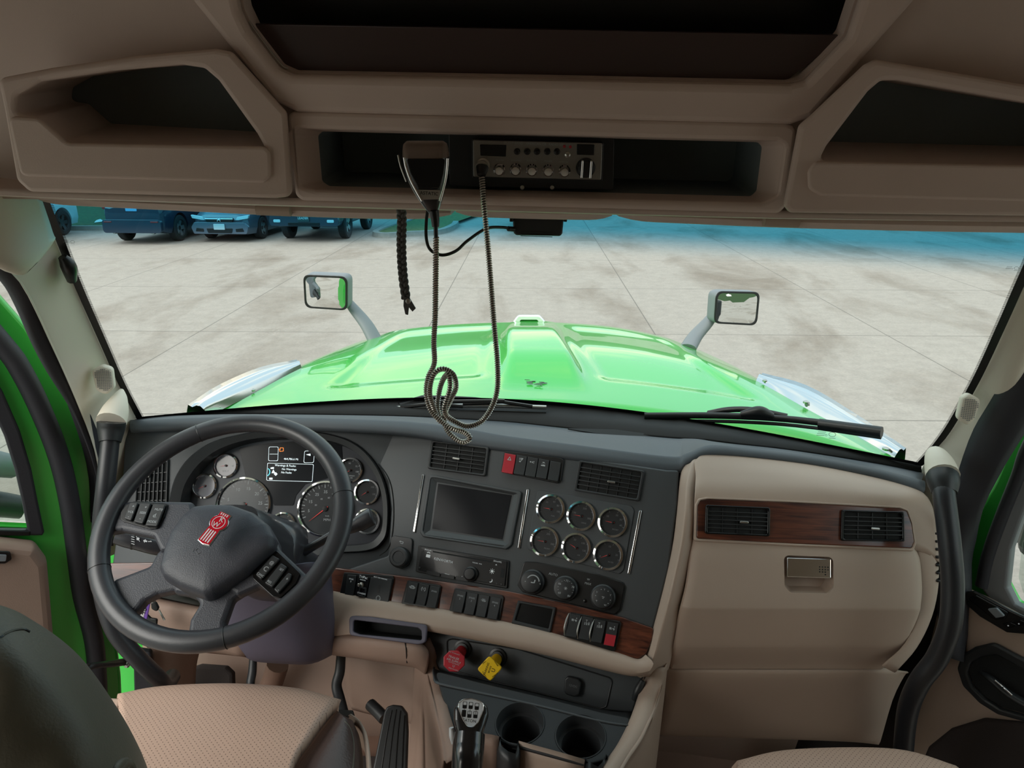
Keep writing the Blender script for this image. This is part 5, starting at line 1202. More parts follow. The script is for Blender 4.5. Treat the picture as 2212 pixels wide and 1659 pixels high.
u, v = F7.uv(1264, 1298); lathe('sensor', F7.mat(u, v), [(.004, 0), (.004, .001), (.002, .002), (0, .002)], M_['gloss'], cp, n=16)
# ---------------------------------------------------------------- rocker switches
def symbol(kind, F, u, v, s=.0045):
    """small printed signs"""
    Q = []
    if kind == 'tri': Q = [[[(u-s, v-s*.8), (u+s, v-s*.8), (u, v+s)], [(u-s*.55, v-s*.5), (u+s*.55, v-s*.5), (u, v+s*.5)]]]
    elif kind == 'lamp': Q = [seg((u-s, v+s*.6), (u-s*.2, v+s*.6), s*.15), seg((u-s, v+s*.25), (u-s*.2, v+s*.25), s*.15), seg((u-s, v+s*.95), (u-s*.2, v+s*.95), s*.15), [(u, v), (u+s*.6, v+s*.2), (u+s*.6, v+s), (u, v+s*1.2)], seg((u-s*.3, v-s), (u+s*.9, v+s*1.1), s*.15), circ(u-s*.5, v-s*.6, s*.35, 10)]
    elif kind == 'side': Q = [circ(u-s*.8, v, s*.35, 10), [(u-s*.1, v-s*.4), (u+s*.3, v-s*.4), (u+s*.3, v+s*.4), (u-s*.1, v+s*.2)], seg((u+s*.45, v), (u+s, v), s*.15), seg((u+s*.45, v+s*.35), (u+s, v+s*.5), s*.15), seg((u+s*.45, v-s*.35), (u+s, v-s*.5), s*.15)]
    elif kind == 'work': Q = [rect(u, v+s*.7, s, s*.4), seg((u-s*.5, v+s*.3), (u-s*.8, v), s*.14), seg((u, v+s*.3), (u, v), s*.14), seg((u+s*.5, v+s*.3), (u+s*.8, v), s*.14), [(u-s, v-s), (u+s, v-s), (u+s, v-s*.5), (u+s*.2, v-s*.3), (u-s, v-s*.6)]]
    elif kind == 'engine': Q = [[rnd([(u-s, v-s*.6), (u+s, v-s*.6), (u+s, v+s*.5), (u+s*.5, v+s*.8), (u-s*.6, v+s*.8), (u-s, v+s*.3)], s*.2), rect(u, v, s*1.1, s*.6)], rect(u-s*1.3, v, s*.3, s*.7), rect(u+s*1.3, v, s*.3, s*.7), seg((u-s*.4, v-s*.1), (u+s*.4, v+s*.15), s*.2)]
    elif kind == 'tc': Q = [[(u+math.cos(rad(a))*s*1.1, v+math.sin(rad(a))*s*1.1) for a in range(120, 241, 15)]+[(u+math.cos(rad(a))*s*.92, v+math.sin(rad(a))*s*.92) for a in range(240, 119, -15)], [(u+math.cos(rad(a))*s*1.1, v+math.sin(rad(a))*s*1.1) for a in range(-60, 61, 15)]+[(u+math.cos(rad(a))*s*.92, v+math.sin(rad(a))*s*.92) for a in range(60, -61, -15)]]
    elif kind == 'filter': Q = [seg((u-s*.8, v+s*.6), (u+s*.8, v+s*.6), s*.15), seg((u-s*.5, v+s*.25), (u+s*.5, v+s*.25), s*.2), rect(u-s*.5, v-s*.1, s*.3, s*.3), rect(u+s*.3, v-s*.1, s*.4, s*.3), seg((u-s*.6, v-s*.4), (u+s*.8, v-s*.4), s*.15), [(u+s*.7, v+s*.1), (u+s*1.2, v-s*.2), (u+s*.7, v-s*.5)]]
    elif kind == 'axle': Q = [seg((u-s*.6, v+s), (u+s*.2, v+s), s*.2), seg((u-s*.2, v-s), (u-s*.2, v+s), s*.16)]+[rect(u-s*.8+i*s*.45, v+j*s*.55-s*.3, s*.28, s*.42) for i in (0, 2) for j in (-1, 0)]+[[rect(u+s*.9, v-s*.5, s*.55, s*.8), circ(u+s*.9, v-s*.5, s*.12, 8)], [(u+s*.68, v-s*.1), (u+s*.68, v+s*.3), (u+s*1.12, v+s*.3), (u+s*1.12, v-s*.1), (u+s*1.0, v-s*.1), (u+s*1.0, v+s*.18), (u+s*.8, v+s*.18), (u+s*.8, v-s*.1)]]
    elif kind == 'truck': Q = [rect(u-s*.7, v, s*.9, s*.5), circ(u-s*.9, v-s*.45, s*.22, 8), circ(u-s*.4, v-s*.45, s*.22, 8), [(u+s*.1, v-s*.3), (u+s*1.1, v-s*.3), (u+s*1.1, v+s*.1), (u+s*.1, v+s*.1)], circ(u+s*.8, v-s*.5, s*.22, 8), rect(u+s*.9, v+s*.75, s*.3, s*.5)]
    elif kind == 'ring': Q = [[circ(u, v, s, 20), circ(u, v, s*.72, 20)], seg((u-s*1.8, v-s*.8), (u, v-s*.8), s*.14), seg((u+s, v), (u+s, v-s), s*.14)]
    return Q
def bank(F, outline_px, sw, label, group='rocker switch banks on the dashboard', t=.006, m='black'):
    cx = sum(p[0] for p in outline_px)/len(outline_px); cy = sum(p[1] for p in outline_px)/len(outline_px)
    rt = thing('switch_bank', F.P(cx, cy), label, 'switches', group)
    plate('housing', F, pp(F, outline_px, .004, 4), M_[m], rt, t=t, bev=.0015)
    Fb_ = F.up(t)
    for c, body, low, txt, sym, kn in sw:
        q = [Vector(Fb_.uv(*p)) for p in c]      # tl tr br bl
        h_ = [(q[0].x, q[0].y), (q[1].x, q[1].y), (q[2].x, q[2].y), (q[3].x, q[3].y)]
        ml_, mr_ = q[0].lerp(q[3], .46), q[1].lerp(q[2], .46)
        vs = [Fb_.W(q[0].x, q[0].y, .0035), Fb_.W(q[1].x, q[1].y, .0035), Fb_.W(mr_.x, mr_.y, .004), Fb_.W(ml_.x, ml_.y, .004), Fb_.W(q[2].x, q[2].y, .009), Fb_.W(q[3].x, q[3].y, .009),
              Fb_.W(q[0].x, q[0].y, 0), Fb_.W(q[1].x, q[1].y, 0), Fb_.W(q[2].x, q[2].y, 0), Fb_.W(q[3].x, q[3].y, 0), Fb_.W(mr_.x, mr_.y, 0), Fb_.W(ml_.x, ml_.y, 0)]
        fs = [(0, 3, 2, 1), (3, 5, 4, 2), (0, 1, 7, 6), (5, 9, 8, 4), (1, 2, 10, 7), (2, 4, 8, 10), (3, 0, 6, 11), (5, 3, 11, 9)]
        s_ = mk(kn, vs, fs, M_[body], rt, bevel=.0008, sharp=25, ang=20)
        if low:
            lf = [ml_.lerp(q[3], .1), mr_.lerp(q[2], .1), q[2].lerp(mr_, .05), q[3].lerp(ml_, .05)]
            vs = [Fb_.W(lf[0].x, lf[0].y, .0048), Fb_.W(lf[1].x, lf[1].y, .0048), Fb_.W(lf[2].x, lf[2].y, .0094), Fb_.W(lf[3].x, lf[3].y, .0094)]
            mk('coloured_cap', vs, [(0, 1, 2, 3)], M_[low], s_, smooth=False, solid=.0006)
        pc_ = q[0].lerp(q[1], .5).lerp(q[3].lerp(q[2], .5), .24); mes = []
        Ft = Fb_.up(.0041)
        if txt:
            for k, (s__, z) in enumerate(txt): mes.append(textmesh(s__, z*1.35, Ft.mat(pc_.x, pc_.y-.0062*k, 0)))
        if sym: mes += [shape2d([p] if not isinstance(p[0][0], (list, tuple)) else p, .0003, 0, Ft.mat(0, 0, 0)) for p in symbol(sym, Ft, pc_.x, pc_.y, .0048)]
        if mes: joinmesh('print', mes, M_['print'], s_, smooth=False)
    return rt
def col(x, y, w, h, sk=-.18, dy=.19):
    """switch corners from its top left pixel, leaning like its neighbours"""
    return [(x, y), (x+w, y+w*dy), (x+w+h*sk, y+w*dy+h), (x+h*sk, y+h)]
bank(FCn, [(1090, 976), (1108, 976), (1212, 990), (1219, 994), (1212, 1040), (1205, 1045), (1092, 1022), (1083, 1018)],
     [(col(1091, 979, 24, 42, -.14), 'red', None, None, 'tri', 'hazard_switch'), (col(1117, 983, 22, 41, -.14), 'dark', None, None, 'lamp', 'rocker_switch'), (col(1141, 987, 22, 41, -.14), 'dark', None, None, 'side', 'rocker_switch'), (col(1165, 991, 22, 41, -.14), 'dark', None, None, 'work', 'rocker_switch'), (col(1190, 996, 22, 41, -.14), 'dark', None, None, None, 'rocker_switch')],
     'switch row with a red hazard switch between the two upper centre vents')
FW8 = Fwd.up(.006)
# trailer brake unit with its toggle and lever
tb = thing('brake_controller', FW8.P(795, 1270), 'black trailer control box with a silver toggle, nearest the steering wheel', 'control box')
plate('housing', FW8, pp(FW8, [(745, 1236), (850, 1244), (853, 1250), (842, 1298), (835, 1304), (740, 1290), (736, 1284)], .005), M_['black'], tb, t=.006, bev=.0015)
F9 = FW8.up(.006)
plate('blank_switch', F9, pp(F9, [(752, 1241), (771, 1243), (765, 1287), (746, 1284)], .002), M_['dark'], tb, t=.004, bev=.0012)
plate('lever_plate', F9, pp(F9, [(802, 1247), (849, 1251), (840, 1301), (792, 1295)], .002), M_['dark'], tb, t=.004, bev=.0012)
plate('lever_slot', F9.up(.004), pp(F9.up(.004), [(818, 1264), (822, 1264), (819, 1282), (815, 1281)], .0005), M_['black'], tb, t=.0005, bev=0)
plate('toggle_base', F9, pp(F9, [(778, 1244), (800, 1247), (791, 1293), (770, 1290)], .002), M_['gloss'], tb, t=.003, bev=.001)
u, v = F9.uv(782, 1264); lathe('toggle', F9.mat(u, v, .003), [(.006, 0), (.006, .002), (.0035, .003), (.0028, .012), (.0035, .016), (0, .018)], M_['steel'], tb, n=16)
plate('toggle_guard', F9, [pp(F9, [(779, 1268), (794, 1270), (791, 1290), (775, 1288)], .002), pp(F9, [(782, 1270), (791, 1272), (788, 1287), (778, 1285)], .001)], M_['dark'], tb, t=.008, bev=.0012)
F9b = F9.up(.004)
texts('lettering', F9b, [('TriPac', 785, 1247, .0062), ('NORMAL', 784, 1253, .0026), ('SPARE', 759, 1251, .003), ('5', 758, 1256, .004), ('NOT FOR PARKING', 822, 1249, .0028)], M_['white'], tb)
texts('standby_lettering', F9.up(.0085), [('STANDBY', 781, 1282, .0036)], M_['white'], tb)
u, v = F9b.uv(817, 1292); marks('brake_sign', F9b, symbol('ring', F9b, u, v, .0055), M_['print'], tb)
bank(FW8, [(882, 1253), (952, 1264), (955, 1268), (945, 1318), (938, 1320), (873, 1308), (869, 1303)],
     [(col(884, 1256, 20, 45), 'dark', None, None, 'engine', 'rocker_switch'), (col(908, 1260, 20, 45), 'dark', None, [('TC', .005)], 'tc', 'rocker_switch'), (col(931, 1265, 20, 45), 'dark', None, [('SPARE', .0036)], None, 'rocker_switch')], 'bank of three switches with a TC switch in its middle')
bank(FW8, [(984, 1270), (1086, 1286), (1090, 1291), (1080, 1344), (1073, 1345), (976, 1324), (972, 1318)],
     [(col(987, 1274, 21, 46), 'dark', None, [('SPARE', .0038), ('2', .0042)], None, 'rocker_switch'), (col(1012, 1279, 21, 46), 'dark', None, [('SPARE', .0038), ('3', .0042)], None, 'rocker_switch'), (col(1037, 1284, 21, 46), 'dark', None, [('DISABLE', .0024), ('', .001), ('MANUAL', .0024)], 'filter', 'rocker_switch'), (col(1062, 1289, 21, 46), 'dark', None, [('SPARE', .0038), ('4', .0042)], None, 'rocker_switch')], 'bank of four black switches in the middle of the wood strip')
# small screen in the strip
ss = thing('small_display', FW8.P(1155, 1330), 'small blank screen set in the wood between two switch banks', 'screen')
o_ = pp(FW8, [(1120, 1297), (1202, 1312), (1190, 1368), (1106, 1346)], .002); i_ = pp(FW8, [(1125, 1304), (1195, 1317), (1186, 1358), (1114, 1340)], .002)
plate('frame', FW8, [o_, i_], M_['dark'], ss, t=.007, bev=.002); plate('glass', FW8, i_, M_['gloss'], ss, t=.002, bev=0)
bank(FW8, [(1232, 1322), (1340, 1342), (1343, 1347), (1330, 1405), (1322, 1406), (1222, 1377), (1217, 1371)],
     [(col(1232, 1325, 23, 48), 'dark', None, None, 'truck', 'rocker_switch'), (col(1259, 1331, 23, 48), 'dark', None, None, 'axle', 'rocker_switch'), (col(1286, 1337, 23, 48), 'dark', None, None, 'axle', 'rocker_switch'), (col(1314, 1343, 22, 50), 'dark', 'red', None, 'truck', 'rocker_switch')], 'bank of four switches at the right end, one with a red cap')
for x, y in ((1229, 1325), (1257, 1332), (1284, 1338)):
    P_ = [FW8.P(x, y, .006), FW8.P(x-6, y+14, .012), FW8.P(x-10, y+32, .015), FW8.P(x-9, y+48, .012)]
    props(tube('switch_guard', P_, [.0009, .0016, .0016, .0009], M_['steel'], bpy.data.objects['switch_bank.003'] if 'switch_bank.003' in bpy.data.objects else None, n=8))
# ================================================================= steering wheel
WC = V(-.547, 1.18, .97); thw, phw = .974, -.082
WN = V(math.sin(phw)*math.cos(thw), -math.cos(phw)*math.cos(thw), math.sin(thw))
FWh = Frame(WC, WN, (1, 0, 0))
sw_ = thing('steering_wheel', WC, 'large black leather steering wheel with four spokes and a red enamel badge', 'steering wheel')
R0, R1 = .2165, .0185
pts = [FWh.W(math.cos(a)*R0, math.sin(a)*R0) for a in [2*PI*i/72 for i in range(72)]]
tube('rim', pts, R1, M_['leather'], sw_, n=22, res=1, closed=True, flat=.88)
for px, py in ((427, 925), (745, 1068), (488, 1380), (210, 1232)):
    u, v = FWh.uv(px, py); a = math.atan2(v, u); c = FWh.W(math.cos(a)*R0, math.sin(a)*R0)
    t_ = (FWh.u*-math.sin(a)+FWh.v*math.cos(a)); r_ = FWh.u*math.cos(a)+FWh.v*math.sin(a)
    ps = [c+r_*math.cos(q)*(R1+.0001)+FWh.n*math.sin(q)*(R1*.88+.0001) for q in [2*PI*i/24 for i in range(24)]]
    tube('rim_seam', ps, .0008, M_['black'], sw_, n=6, res=1, closed=True)
def W2(p): return FWh.uv(*p)
# spider: each spoke a mesh of its own
def spoke(nm, pts, h0, t, m='hub', r=.010, bev=.008):
    return plate(nm, FWh.up(h0), pp(FWh, pts, r, 5), M_[m], sw_, t=t, bev=bev)
sl_ = spoke('spoke', [(222, 1118), (250, 1088), (262, 1084), (290, 1080), (415, 1082), (440, 1180), (345, 1190), (330, 1158), (262, 1144), (222, 1150)], -.022, .022)
slr = spoke('spoke', [(545, 1185), (592, 1150), (604, 1185), (668, 1245), (680, 1262), (640, 1300), (606, 1300), (560, 1262), (510, 1285), (440, 1240), (480, 1180)], -.026, .024)
spoke('spoke', [(345, 1180), (430, 1210), (430, 1275), (370, 1272), (336, 1279), (308, 1294), (284, 1326), (228, 1284), (240, 1248), (262, 1240), (320, 1218), (335, 1190)], -.030, .024)
spoke('spoke', [(370, 1255), (440, 1220), (560, 1230), (545, 1262), (500, 1290), (482, 1340), (484, 1392), (398, 1388), (406, 1335), (428, 1300), (415, 1282), (370, 1275)], -.030, .024)
def dome(name, F, outline_, prof, m, par):
    n = len(outline_); cx = sum(a for a, b in outline_)/n; cy = sum(b for a, b in outline_)/n; vs = []; fs = []
    for s, h in prof: vs += [F.W(cx+(a-cx)*s, cy+(b-cy)*s, h) for a, b in outline_]
    for k in range(len(prof)-1): fs += [(k*n+i, k*n+(i+1) % n, (k+1)*n+(i+1) % n, (k+1)*n+i) for i in range(n)]
    fs.append(tuple(range((len(prof)-1)*n, len(prof)*n)))
    return mk(name, vs, fs, m, par, sharp=70)
hubo = [(414, 1088), (450, 1084), (495, 1085), (540, 1101), (570, 1126), (583, 1152), (580, 1174), (520, 1228), (452, 1273), (436, 1277), (385, 1258), (348, 1236), (340, 1218), (350, 1178), (366, 1140), (392, 1104)]
FHb = FWh.up(.03)
ho_ = rnd([FHb.uv(*p) for p in hubo], .012, 3)
ho_ = [tuple(p[:2]) for p in [(q.x, q.y) for q in cr_pts([V(a, b, 0) for a, b in ho_], 1, True)]]
dome('hub_cover', FWh, ho_, [(1.04, -.03), (1.045, .004), (1.03, .013), (.99, .020), (.94, .0235), (.8, .027), (.5, .030), (.2, .031)], M_['hub'], sw_)
FHt = FHb.up(.0305)
tube('mould_mark', [FHt.P(421, 1186, .0), FHt.P(417, 1192, .0)], .0005, M_['black'], sw_, n=6, res=1)
tube('mould_mark', [FHt.P(428, 1185, .0), FHt.P(423, 1190, .0), FHt.P(428, 1196, .0), FHt.P(434, 1194, .0)], .0005, M_['black'], sw_, n=6)
# badge
KB = .66; c_ = Vector(FHt.uv(474, 1131)); d_ = (Vector(FHt.uv(489, 1115))-Vector(FHt.uv(444, 1173))).normalized(); e_ = Vector((d_.y, -d_.x))
def BL(x, y): q = c_+(e_*x+d_*y)*KB; return (q.x, q.y)
def ol(k):
    P = [BL((.0245+k)*math.cos(a), (.0205+k)*math.sin(a)) for a in [rad(x) for x in range(-50, 51, 10)]]
    P += [BL(.0155+k, .019), BL(.0155+k, .0285+k), BL(-.0155-k, .0285+k), BL(-.0155-k, .019)]
    P += [BL((.0245+k)*math.cos(a), (.0205+k)*math.sin(a)) for a in [rad(x) for x in range(130, 231, 10)]]
    P += [BL(-.0165-k, -.022), BL(-.0175-k, -.060-k), BL(0, -.064-k), BL(.0175+k, -.060-k), BL(.0165+k, -.022)]
    return P
bd = plate('badge', FHt.up(-.002), ol(.0022), M_['chrome'], sw_, t=.005, bev=.0012)
M_['enamel'] = mat('red_enamel', srgb(190, 15, 40), .18, coat=.8)
plate('red_enamel', FHt, ol(0), M_['enamel'], bd, h=.0028, t=.0012, bev=.0003)
FT_ = FHt.up(.004); q = [circ(c_.x, c_.y, .0178*KB, 30), circ(c_.x, c_.y, .0162*KB, 30)]
me_ = [shape2d([q[0], q[1]], .0005, 0, FT_.mat(0, 0, 0))]
for x in (-.0105, -.0035, .0035, .0105): me_.append(shape2d([[BL(x-.0017, -.024), BL(x+.0017, -.024), BL(x*1.05+.0017, -.058), BL(x*1.05-.0017, -.058)]], .0005, 0, FT_.mat(0, 0, 0)))
for x in (-.0095, -.0032, .0032, .0095): me_.append(shape2d([[BL(x-.0014, .0205), BL(x+.0014, .0205), BL(x+.0014, .027), BL(x-.0014, .027)]], .0005, 0, FT_.mat(0, 0, 0)))
ra_ = math.atan2(e_.y, e_.x)
for s_, x, y in (('K', .003, .0088), ('W', -.002, -.0078)):
    p_ = BL(x, y); me_.append(textmesh(s_, .0125, FT_.mat(p_[0], p_[1], 0, ra_*.6), .0004))
M_['silver'] = mat('silver_plate', (.80, .80, .82, 1), .35, metal=.25)
joinmesh('emblem_lines', me_, M_['silver'], bd, smooth=False)
# buttons
def buttons(par, pad, bl, F, txt, rot):
    pd = plate('button_pad', F, pp(F, pad, .006, 5), M_['gloss'], par, t=.003, bev=.001)
    F_ = F.up(.003)
    for b in bl: plate('button', F_, pp(F_, b, .003, 4), M_['dark'], par, t=.005, bev=.0018)
    Ft = F_.up(.005); mes = []
    for s_, x, y, z in txt: mes.append(textmesh(s_, z*1.35, Ft.mat(*Ft.uv(x, y), .0002, rot)))
    joinmesh('button_print', mes, M_['print'], par, smooth=False)
FB1 = FWh.up(.0)
buttons(sl_, [(262, 1108), (272, 1094), (290, 1084), (364, 1089), (356, 1118), (343, 1143), (325, 1144), (268, 1128), (260, 1122)],
    [[(283, 1087), (301, 1088), (286, 1127), (270, 1122)], [(305, 1088), (329, 1089), (311, 1134), (291, 1129)], [(333, 1090), (360, 1092), (342, 1139), (316, 1137)]], FB1,
    [('+', 288, 1094, .006), ('VOL', 283, 1106, .0045), ('-', 278, 1116, .006), ('+', 315, 1096, .006), ('SEEK', 309, 1108, .0045), ('-', 303, 1120, .006), ('MUTE', 343, 1101, .0045), ('d.', 335, 1114, .008), ('MODE', 328, 1127, .0045)], rad(-4))
FB2 = FWh.up(-.002)
buttons(slr, [(546, 1240), (584, 1192), (600, 1192), (650, 1240), (640, 1262), (606, 1294), (590, 1290), (548, 1252)],
    [[(553, 1243), (590, 1201), (606, 1210), (566, 1254)], [(573, 1261), (608, 1218), (622, 1227), (590, 1271)], [(593, 1275), (624, 1239), (632, 1243), (628, 1256), (603, 1284)]], FB2,
    [('CANC', 563, 1242, .0038), ('C', 574, 1229, .009), ('@', 587, 1216, .006), ('RES', 582, 1257, .004), ('SET', 608, 1231, .004), ('-', 602, 1274, .006), ('+', 620, 1251, .006)], rad(-28))
# ================================================================= steering column
sc = thing('steering_column', V(-.45, 1.4, .75), 'purplish grey steering column shroud below and behind the wheel', 'steering column')
rows = [[(460, 1240, 1.30), (480, 1236, 1.265), (580, 1228, 1.255), (660, 1215, 1.27), (700, 1215, 1.33), (712, 1220, 1.42)],
        [(470, 1290, 1.34), (492, 1290, 1.29), (585, 1292, 1.275), (655, 1282, 1.285), (702, 1270, 1.34), (715, 1262, 1.43)],
        [(485, 1335, 1.37), (505, 1342, 1.315), (592, 1352, 1.295), (662, 1345, 1.305), (712, 1325, 1.36), (722, 1315, 1.44)],
        [(516, 1392, 1.41), (536, 1405, 1.345), (610, 1414, 1.325), (672, 1410, 1.33), (722, 1385, 1.38), (728, 1378, 1.45)],
        [(534, 1418, 1.43), (556, 1426, 1.385), (620, 1431, 1.37), (674, 1430, 1.37), (722, 1408, 1.40), (728, 1400, 1.46)],
        [(540, 1420, 1.50), (562, 1424, 1.47), (620, 1428, 1.46), (674, 1427, 1.46), (718, 1408, 1.47), (724, 1402, 1.50)]]
loft('lower_shroud', [hc(r) for r in rows], M_['purple'], sc, nu=4, nv=4, solid=.003)
tube('seam_line', [at(655, 1282, 1.2835), at(661, 1345, 1.3035), at(671, 1409, 1.3285), at(674, 1430, 1.369)], .0009, M_['black'], sc, n=6)
M_['colblk'] = mat('column_black', srgb(50, 50, 54), .3, coat=.2)
# collar between hub and shroud, following the column
ax = -WN
def csec(t, w, h, off=(0, 0)):
    c = WC+ax*t+FWh.u*off[0]+FWh.v*off[1]; out = []
    for i in range(28):
        a = 2*PI*i/28; cu, su = math.cos(a), math.sin(a); e = .6
        out.append(c+FWh.u*(math.copysign(abs(cu)**e, cu)*w)+FWh.v*(math.copysign(abs(su)**e, su)*h))
    return out
def cloft(nm, secs, m, par):
    n = len(secs[0]); vs = [p for s in secs for p in s]; fs = [(k*n+i, k*n+(i+1) % n, (k+1)*n+(i+1) % n, (k+1)*n+i) for k in range(len(secs)-1) for i in range(n)]
    fs += [tuple(range(n)), tuple(range((len(secs)-1)*n, len(secs)*n))]; return mk(nm, vs, fs, m, par, sharp=60)
cloft('collar', [csec(.028, .05, .05), csec(.05, .06, .055, (.0, 0)), csec(.10, .065, .06, (.015, 0)), csec(.2, .068, .06, (.03, .0)), csec(.32, .07, .06, (.045, .02))], M_['colblk'], sc)
rws = [[(560, 1105, 1.36), (600, 1118, 1.34), (640, 1132, 1.35), (660, 1145, 1.38)], [(570, 1120, 1.32), (606, 1135, 1.30), (640, 1148, 1.31), (662, 1160, 1.34)], [(570, 1150, 1.29), (608, 1165, 1.275), (642, 1180, 1.285), (663, 1190, 1.33)], [(560, 1190, 1.27), (610, 1200, 1.26), (640, 1215, 1.27), (655, 1235, 1.33)], [(545, 1250, 1.27), (600, 1250, 1.255), (640, 1255, 1.27), (656, 1265, 1.33)]]
loft('upper_shroud', [hc(r) for r in rws], M_['colblk'], sc, nu=4, nv=4, solid=.003)
# left stalk
ls = thing('control_stalk', at(300, 1165, 1.27), 'thick wiper and turn signal stalk left of the wheel hub', 'stalk', 'stalks on the steering column')
P_ = [at(252, 1158, 1.27), at(275, 1164, 1.272), at(300, 1170, 1.275), at(335, 1180, 1.28), at(380, 1190, 1.29)]
tube('stalk', P_, [.0155, .0172, .0172, .0168, .015], M_['colblk'], ls, n=20, res=4)
tube('grip_ring', [P_[1].lerp(P_[2], .55), P_[1].lerp(P_[2], .70)], .0180, M_['black'], ls, n=20, res=1)
Fst = Frame(P_[2]+(CAM-P_[2]).normalized()*.0178, (CAM-P_[2]), P_[3]-P_[1])
q_ = [rect(Fst.uv(287, 1155+k*5)[0], Fst.uv(287, 1155+k*5)[1], .006, .0013) for k in range(5)]
u, v = Fst.uv(298, 1164); q_ += [circ(u, v, .0028, 10), seg((u-.005, v+.004), (u+.005, v-.004), .0008)]
u, v = Fst.uv(319, 1170); q_ += [[(u-.0085, v), (u-.0045, v+.0038), (u-.0045, v+.0015), (u-.001, v+.0015), (u-.001, v-.0015), (u-.0045, v-.0015), (u-.0045, v-.0038)], [(u+.0085, v), (u+.0045, v+.0038), (u+.0045, v+.0015), (u+.001, v+.0015), (u+.001, v-.0015), (u+.0045, v-.0015), (u+.0045, v-.0038)]]
marks('stalk_print', Fst, q_, M_['white'], ls, h=0, t=.0006)
rs = thing('control_stalk', at(700, 1170, 1.34), 'black lever reaching past the right side of the wheel rim towards the lowest dial', 'stalk', 'stalks on the steering column')
tube('stalk', [at(655, 1192, 1.31), at(690, 1172, 1.32), at(725, 1152, 1.33), at(765, 1136, 1.34), at(780, 1128, 1.345)], [.010, .009, .010, .014, .016], M_['colblk'], rs, n=16, res=4)
tube('tip', [at(776, 1131, 1.343), at(800, 1117, 1.35), at(804, 1115, 1.351)], [.0175, .0185, .0165], M_['colblk'], rs, n=18, res=3)
# ================================================================= keys
ky = thing('key_ring', at(325, 1295, 1.40), 'key ring with a purple numbered tag hanging behind the steering wheel', 'keys')
ps = [at(324, 1292, 1.40)+V(math.cos(a)*.013, 0, math.sin(a)*.013) for a in [2*PI*i/20 for i in range(20)]]
tube('ring', ps, .0012, M_['steel'], ky, n=6, res=1, closed=True)
Fk2 = Frame(at(314, 1316, 1.38), (.05, -1, .3), (1, 0, .0))
M_['purpletag'] = mat('purple_tag', srgb(130, 90, 190), .4)
tg = plate('tag', Fk2, pp(Fk2, [(309, 1297), (327, 1296), (318, 1339), (299, 1334)], .003), M_['purpletag'], ky, t=.003, bev=.001)
plate('tag_label', Fk2, pp(Fk2, [(309, 1305), (319, 1304), (311, 1334), (303, 1331)], .001), M_['platew'], tg, h=.003, t=.0006, bev=0)
joinmesh('tag_number', [textmesh('46', .017, Fk2.mat(*Fk2.uv(311, 1319), .0038, rad(72)))], M_['black'], tg, smooth=False)
Fk3 = Frame(at(338, 1310, 1.41), (-.1, -1, .3), (1, 0, 0))
plate('key_head', Fk3, pp(Fk3, [(328, 1293), (340, 1300), (346, 1312), (341, 1320), (330, 1314)], .006), M_['black'], ky, t=.006, bev=.002)
plate('key_blade', Fk3, pp(Fk3, [(342, 1317), (345, 1316), (358, 1339), (354, 1340)], .001), M_['steel'], ky, t=.002, bev=.0005)
plate('key_head', Fk3.up(.01), pp(Fk3, [(322, 1318), (334, 1330), (348, 1332), (346, 1352), (330, 1352), (322, 1340)], .005), M_['black'], ky, t=.006, bev=.002)
# ================================================================= centre console below the wood strip
lc = thing('centre_console', V(0, 1.2, 0), 'dark centre console with valve panel, two cup holders and tan sides', 'console')
FV = Frame(FCn.P(1080, 1440, -.035), O_*math.cos(rad(24))+V(0, 0, math.sin(rad(24))), H_)
FSh = Frame(atz(1180, 1560, .575), (-.10, -.16, 1), H_)
vp = [(905, 1340), (933, 1352), (1114, 1384), (1259, 1420), (1400, 1446), (1384, 1474), (1368, 1540), (1300, 1534), (1160, 1500), (1040, 1470), (948, 1452), (934, 1412), (918, 1376)]
plate('valve_panel', FV.up(-.02), pp(FV, vp, .008), M_['char'], lc, t=.02, bev=.004)
# raised lip around the inset field
fi = pp(FV, [(966, 1383), (978, 1380), (1120, 1402), (1318, 1464), (1322, 1472), (1310, 1526), (1296, 1530), (1180, 1500), (1040, 1466), (980, 1448), (968, 1436)], .010, 5)
tube('inset_line', [V(*FV.W(a, b, .001)) for a, b in fi], .0016, M_['dark'], lc, n=6, res=1, closed=True)
# rows from the panel over the shelf
def onV(x, y, h=0): return FV.P(x, y, h)
def onS(x, y, h=0): return FSh.P(x, y, h)
# shelf with two round cup wells
loft('recess_foot', [[onV(936, 1440, -.002), onV(948, 1450, -.002), onV(1040, 1470, -.002), onV(1160, 1500, -.002), onV(1300, 1534, -.002), onV(1368, 1541, -.002)],
    [onV(x, y, -.001).lerp(onS(x, y, .0), .5) for x, y in ((934, 1450), (948, 1462), (1040, 1482), (1160, 1511), (1300, 1545), (1366, 1554))],
    [onS(936, 1470, .002), onS(950, 1480, .002), onS(1040, 1500, .001), onS(1160, 1526, .001), onS(1296, 1560, .001), onS(1358, 1570, .001)]], M_['char'], lc, nu=4, nv=4, solid=.003)
cups = [(1123, 1562, .0465), (1254, 1590, .0465)]
CP = []; M_['shelf'] = mat('console_shelf', srgb(50, 52, 54), .6, spec=.3, bump=('noise', 900, .2))
shp = [(940, 1448), (1040, 1474), (1200, 1512), (1300, 1538), (1362, 1550), (1352, 1585), (1330, 1618), (1311, 1640), (1266, 1652), (1130, 1612), (1098, 1606), (1078, 1600), (1043, 1594), (990, 1590), (966, 1540)]
outl = pp(FSh, shp, .008, 4)
holes = []
for px, py, r in cups:
    u, v = FSh.uv(px, py); holes.append(circ(u, v, r, 40)); CP.append((u, v, r))
plate('shelf', FSh.up(-.012), [outl]+holes, M_['shelf'], lc, t=.012, bev=.003)
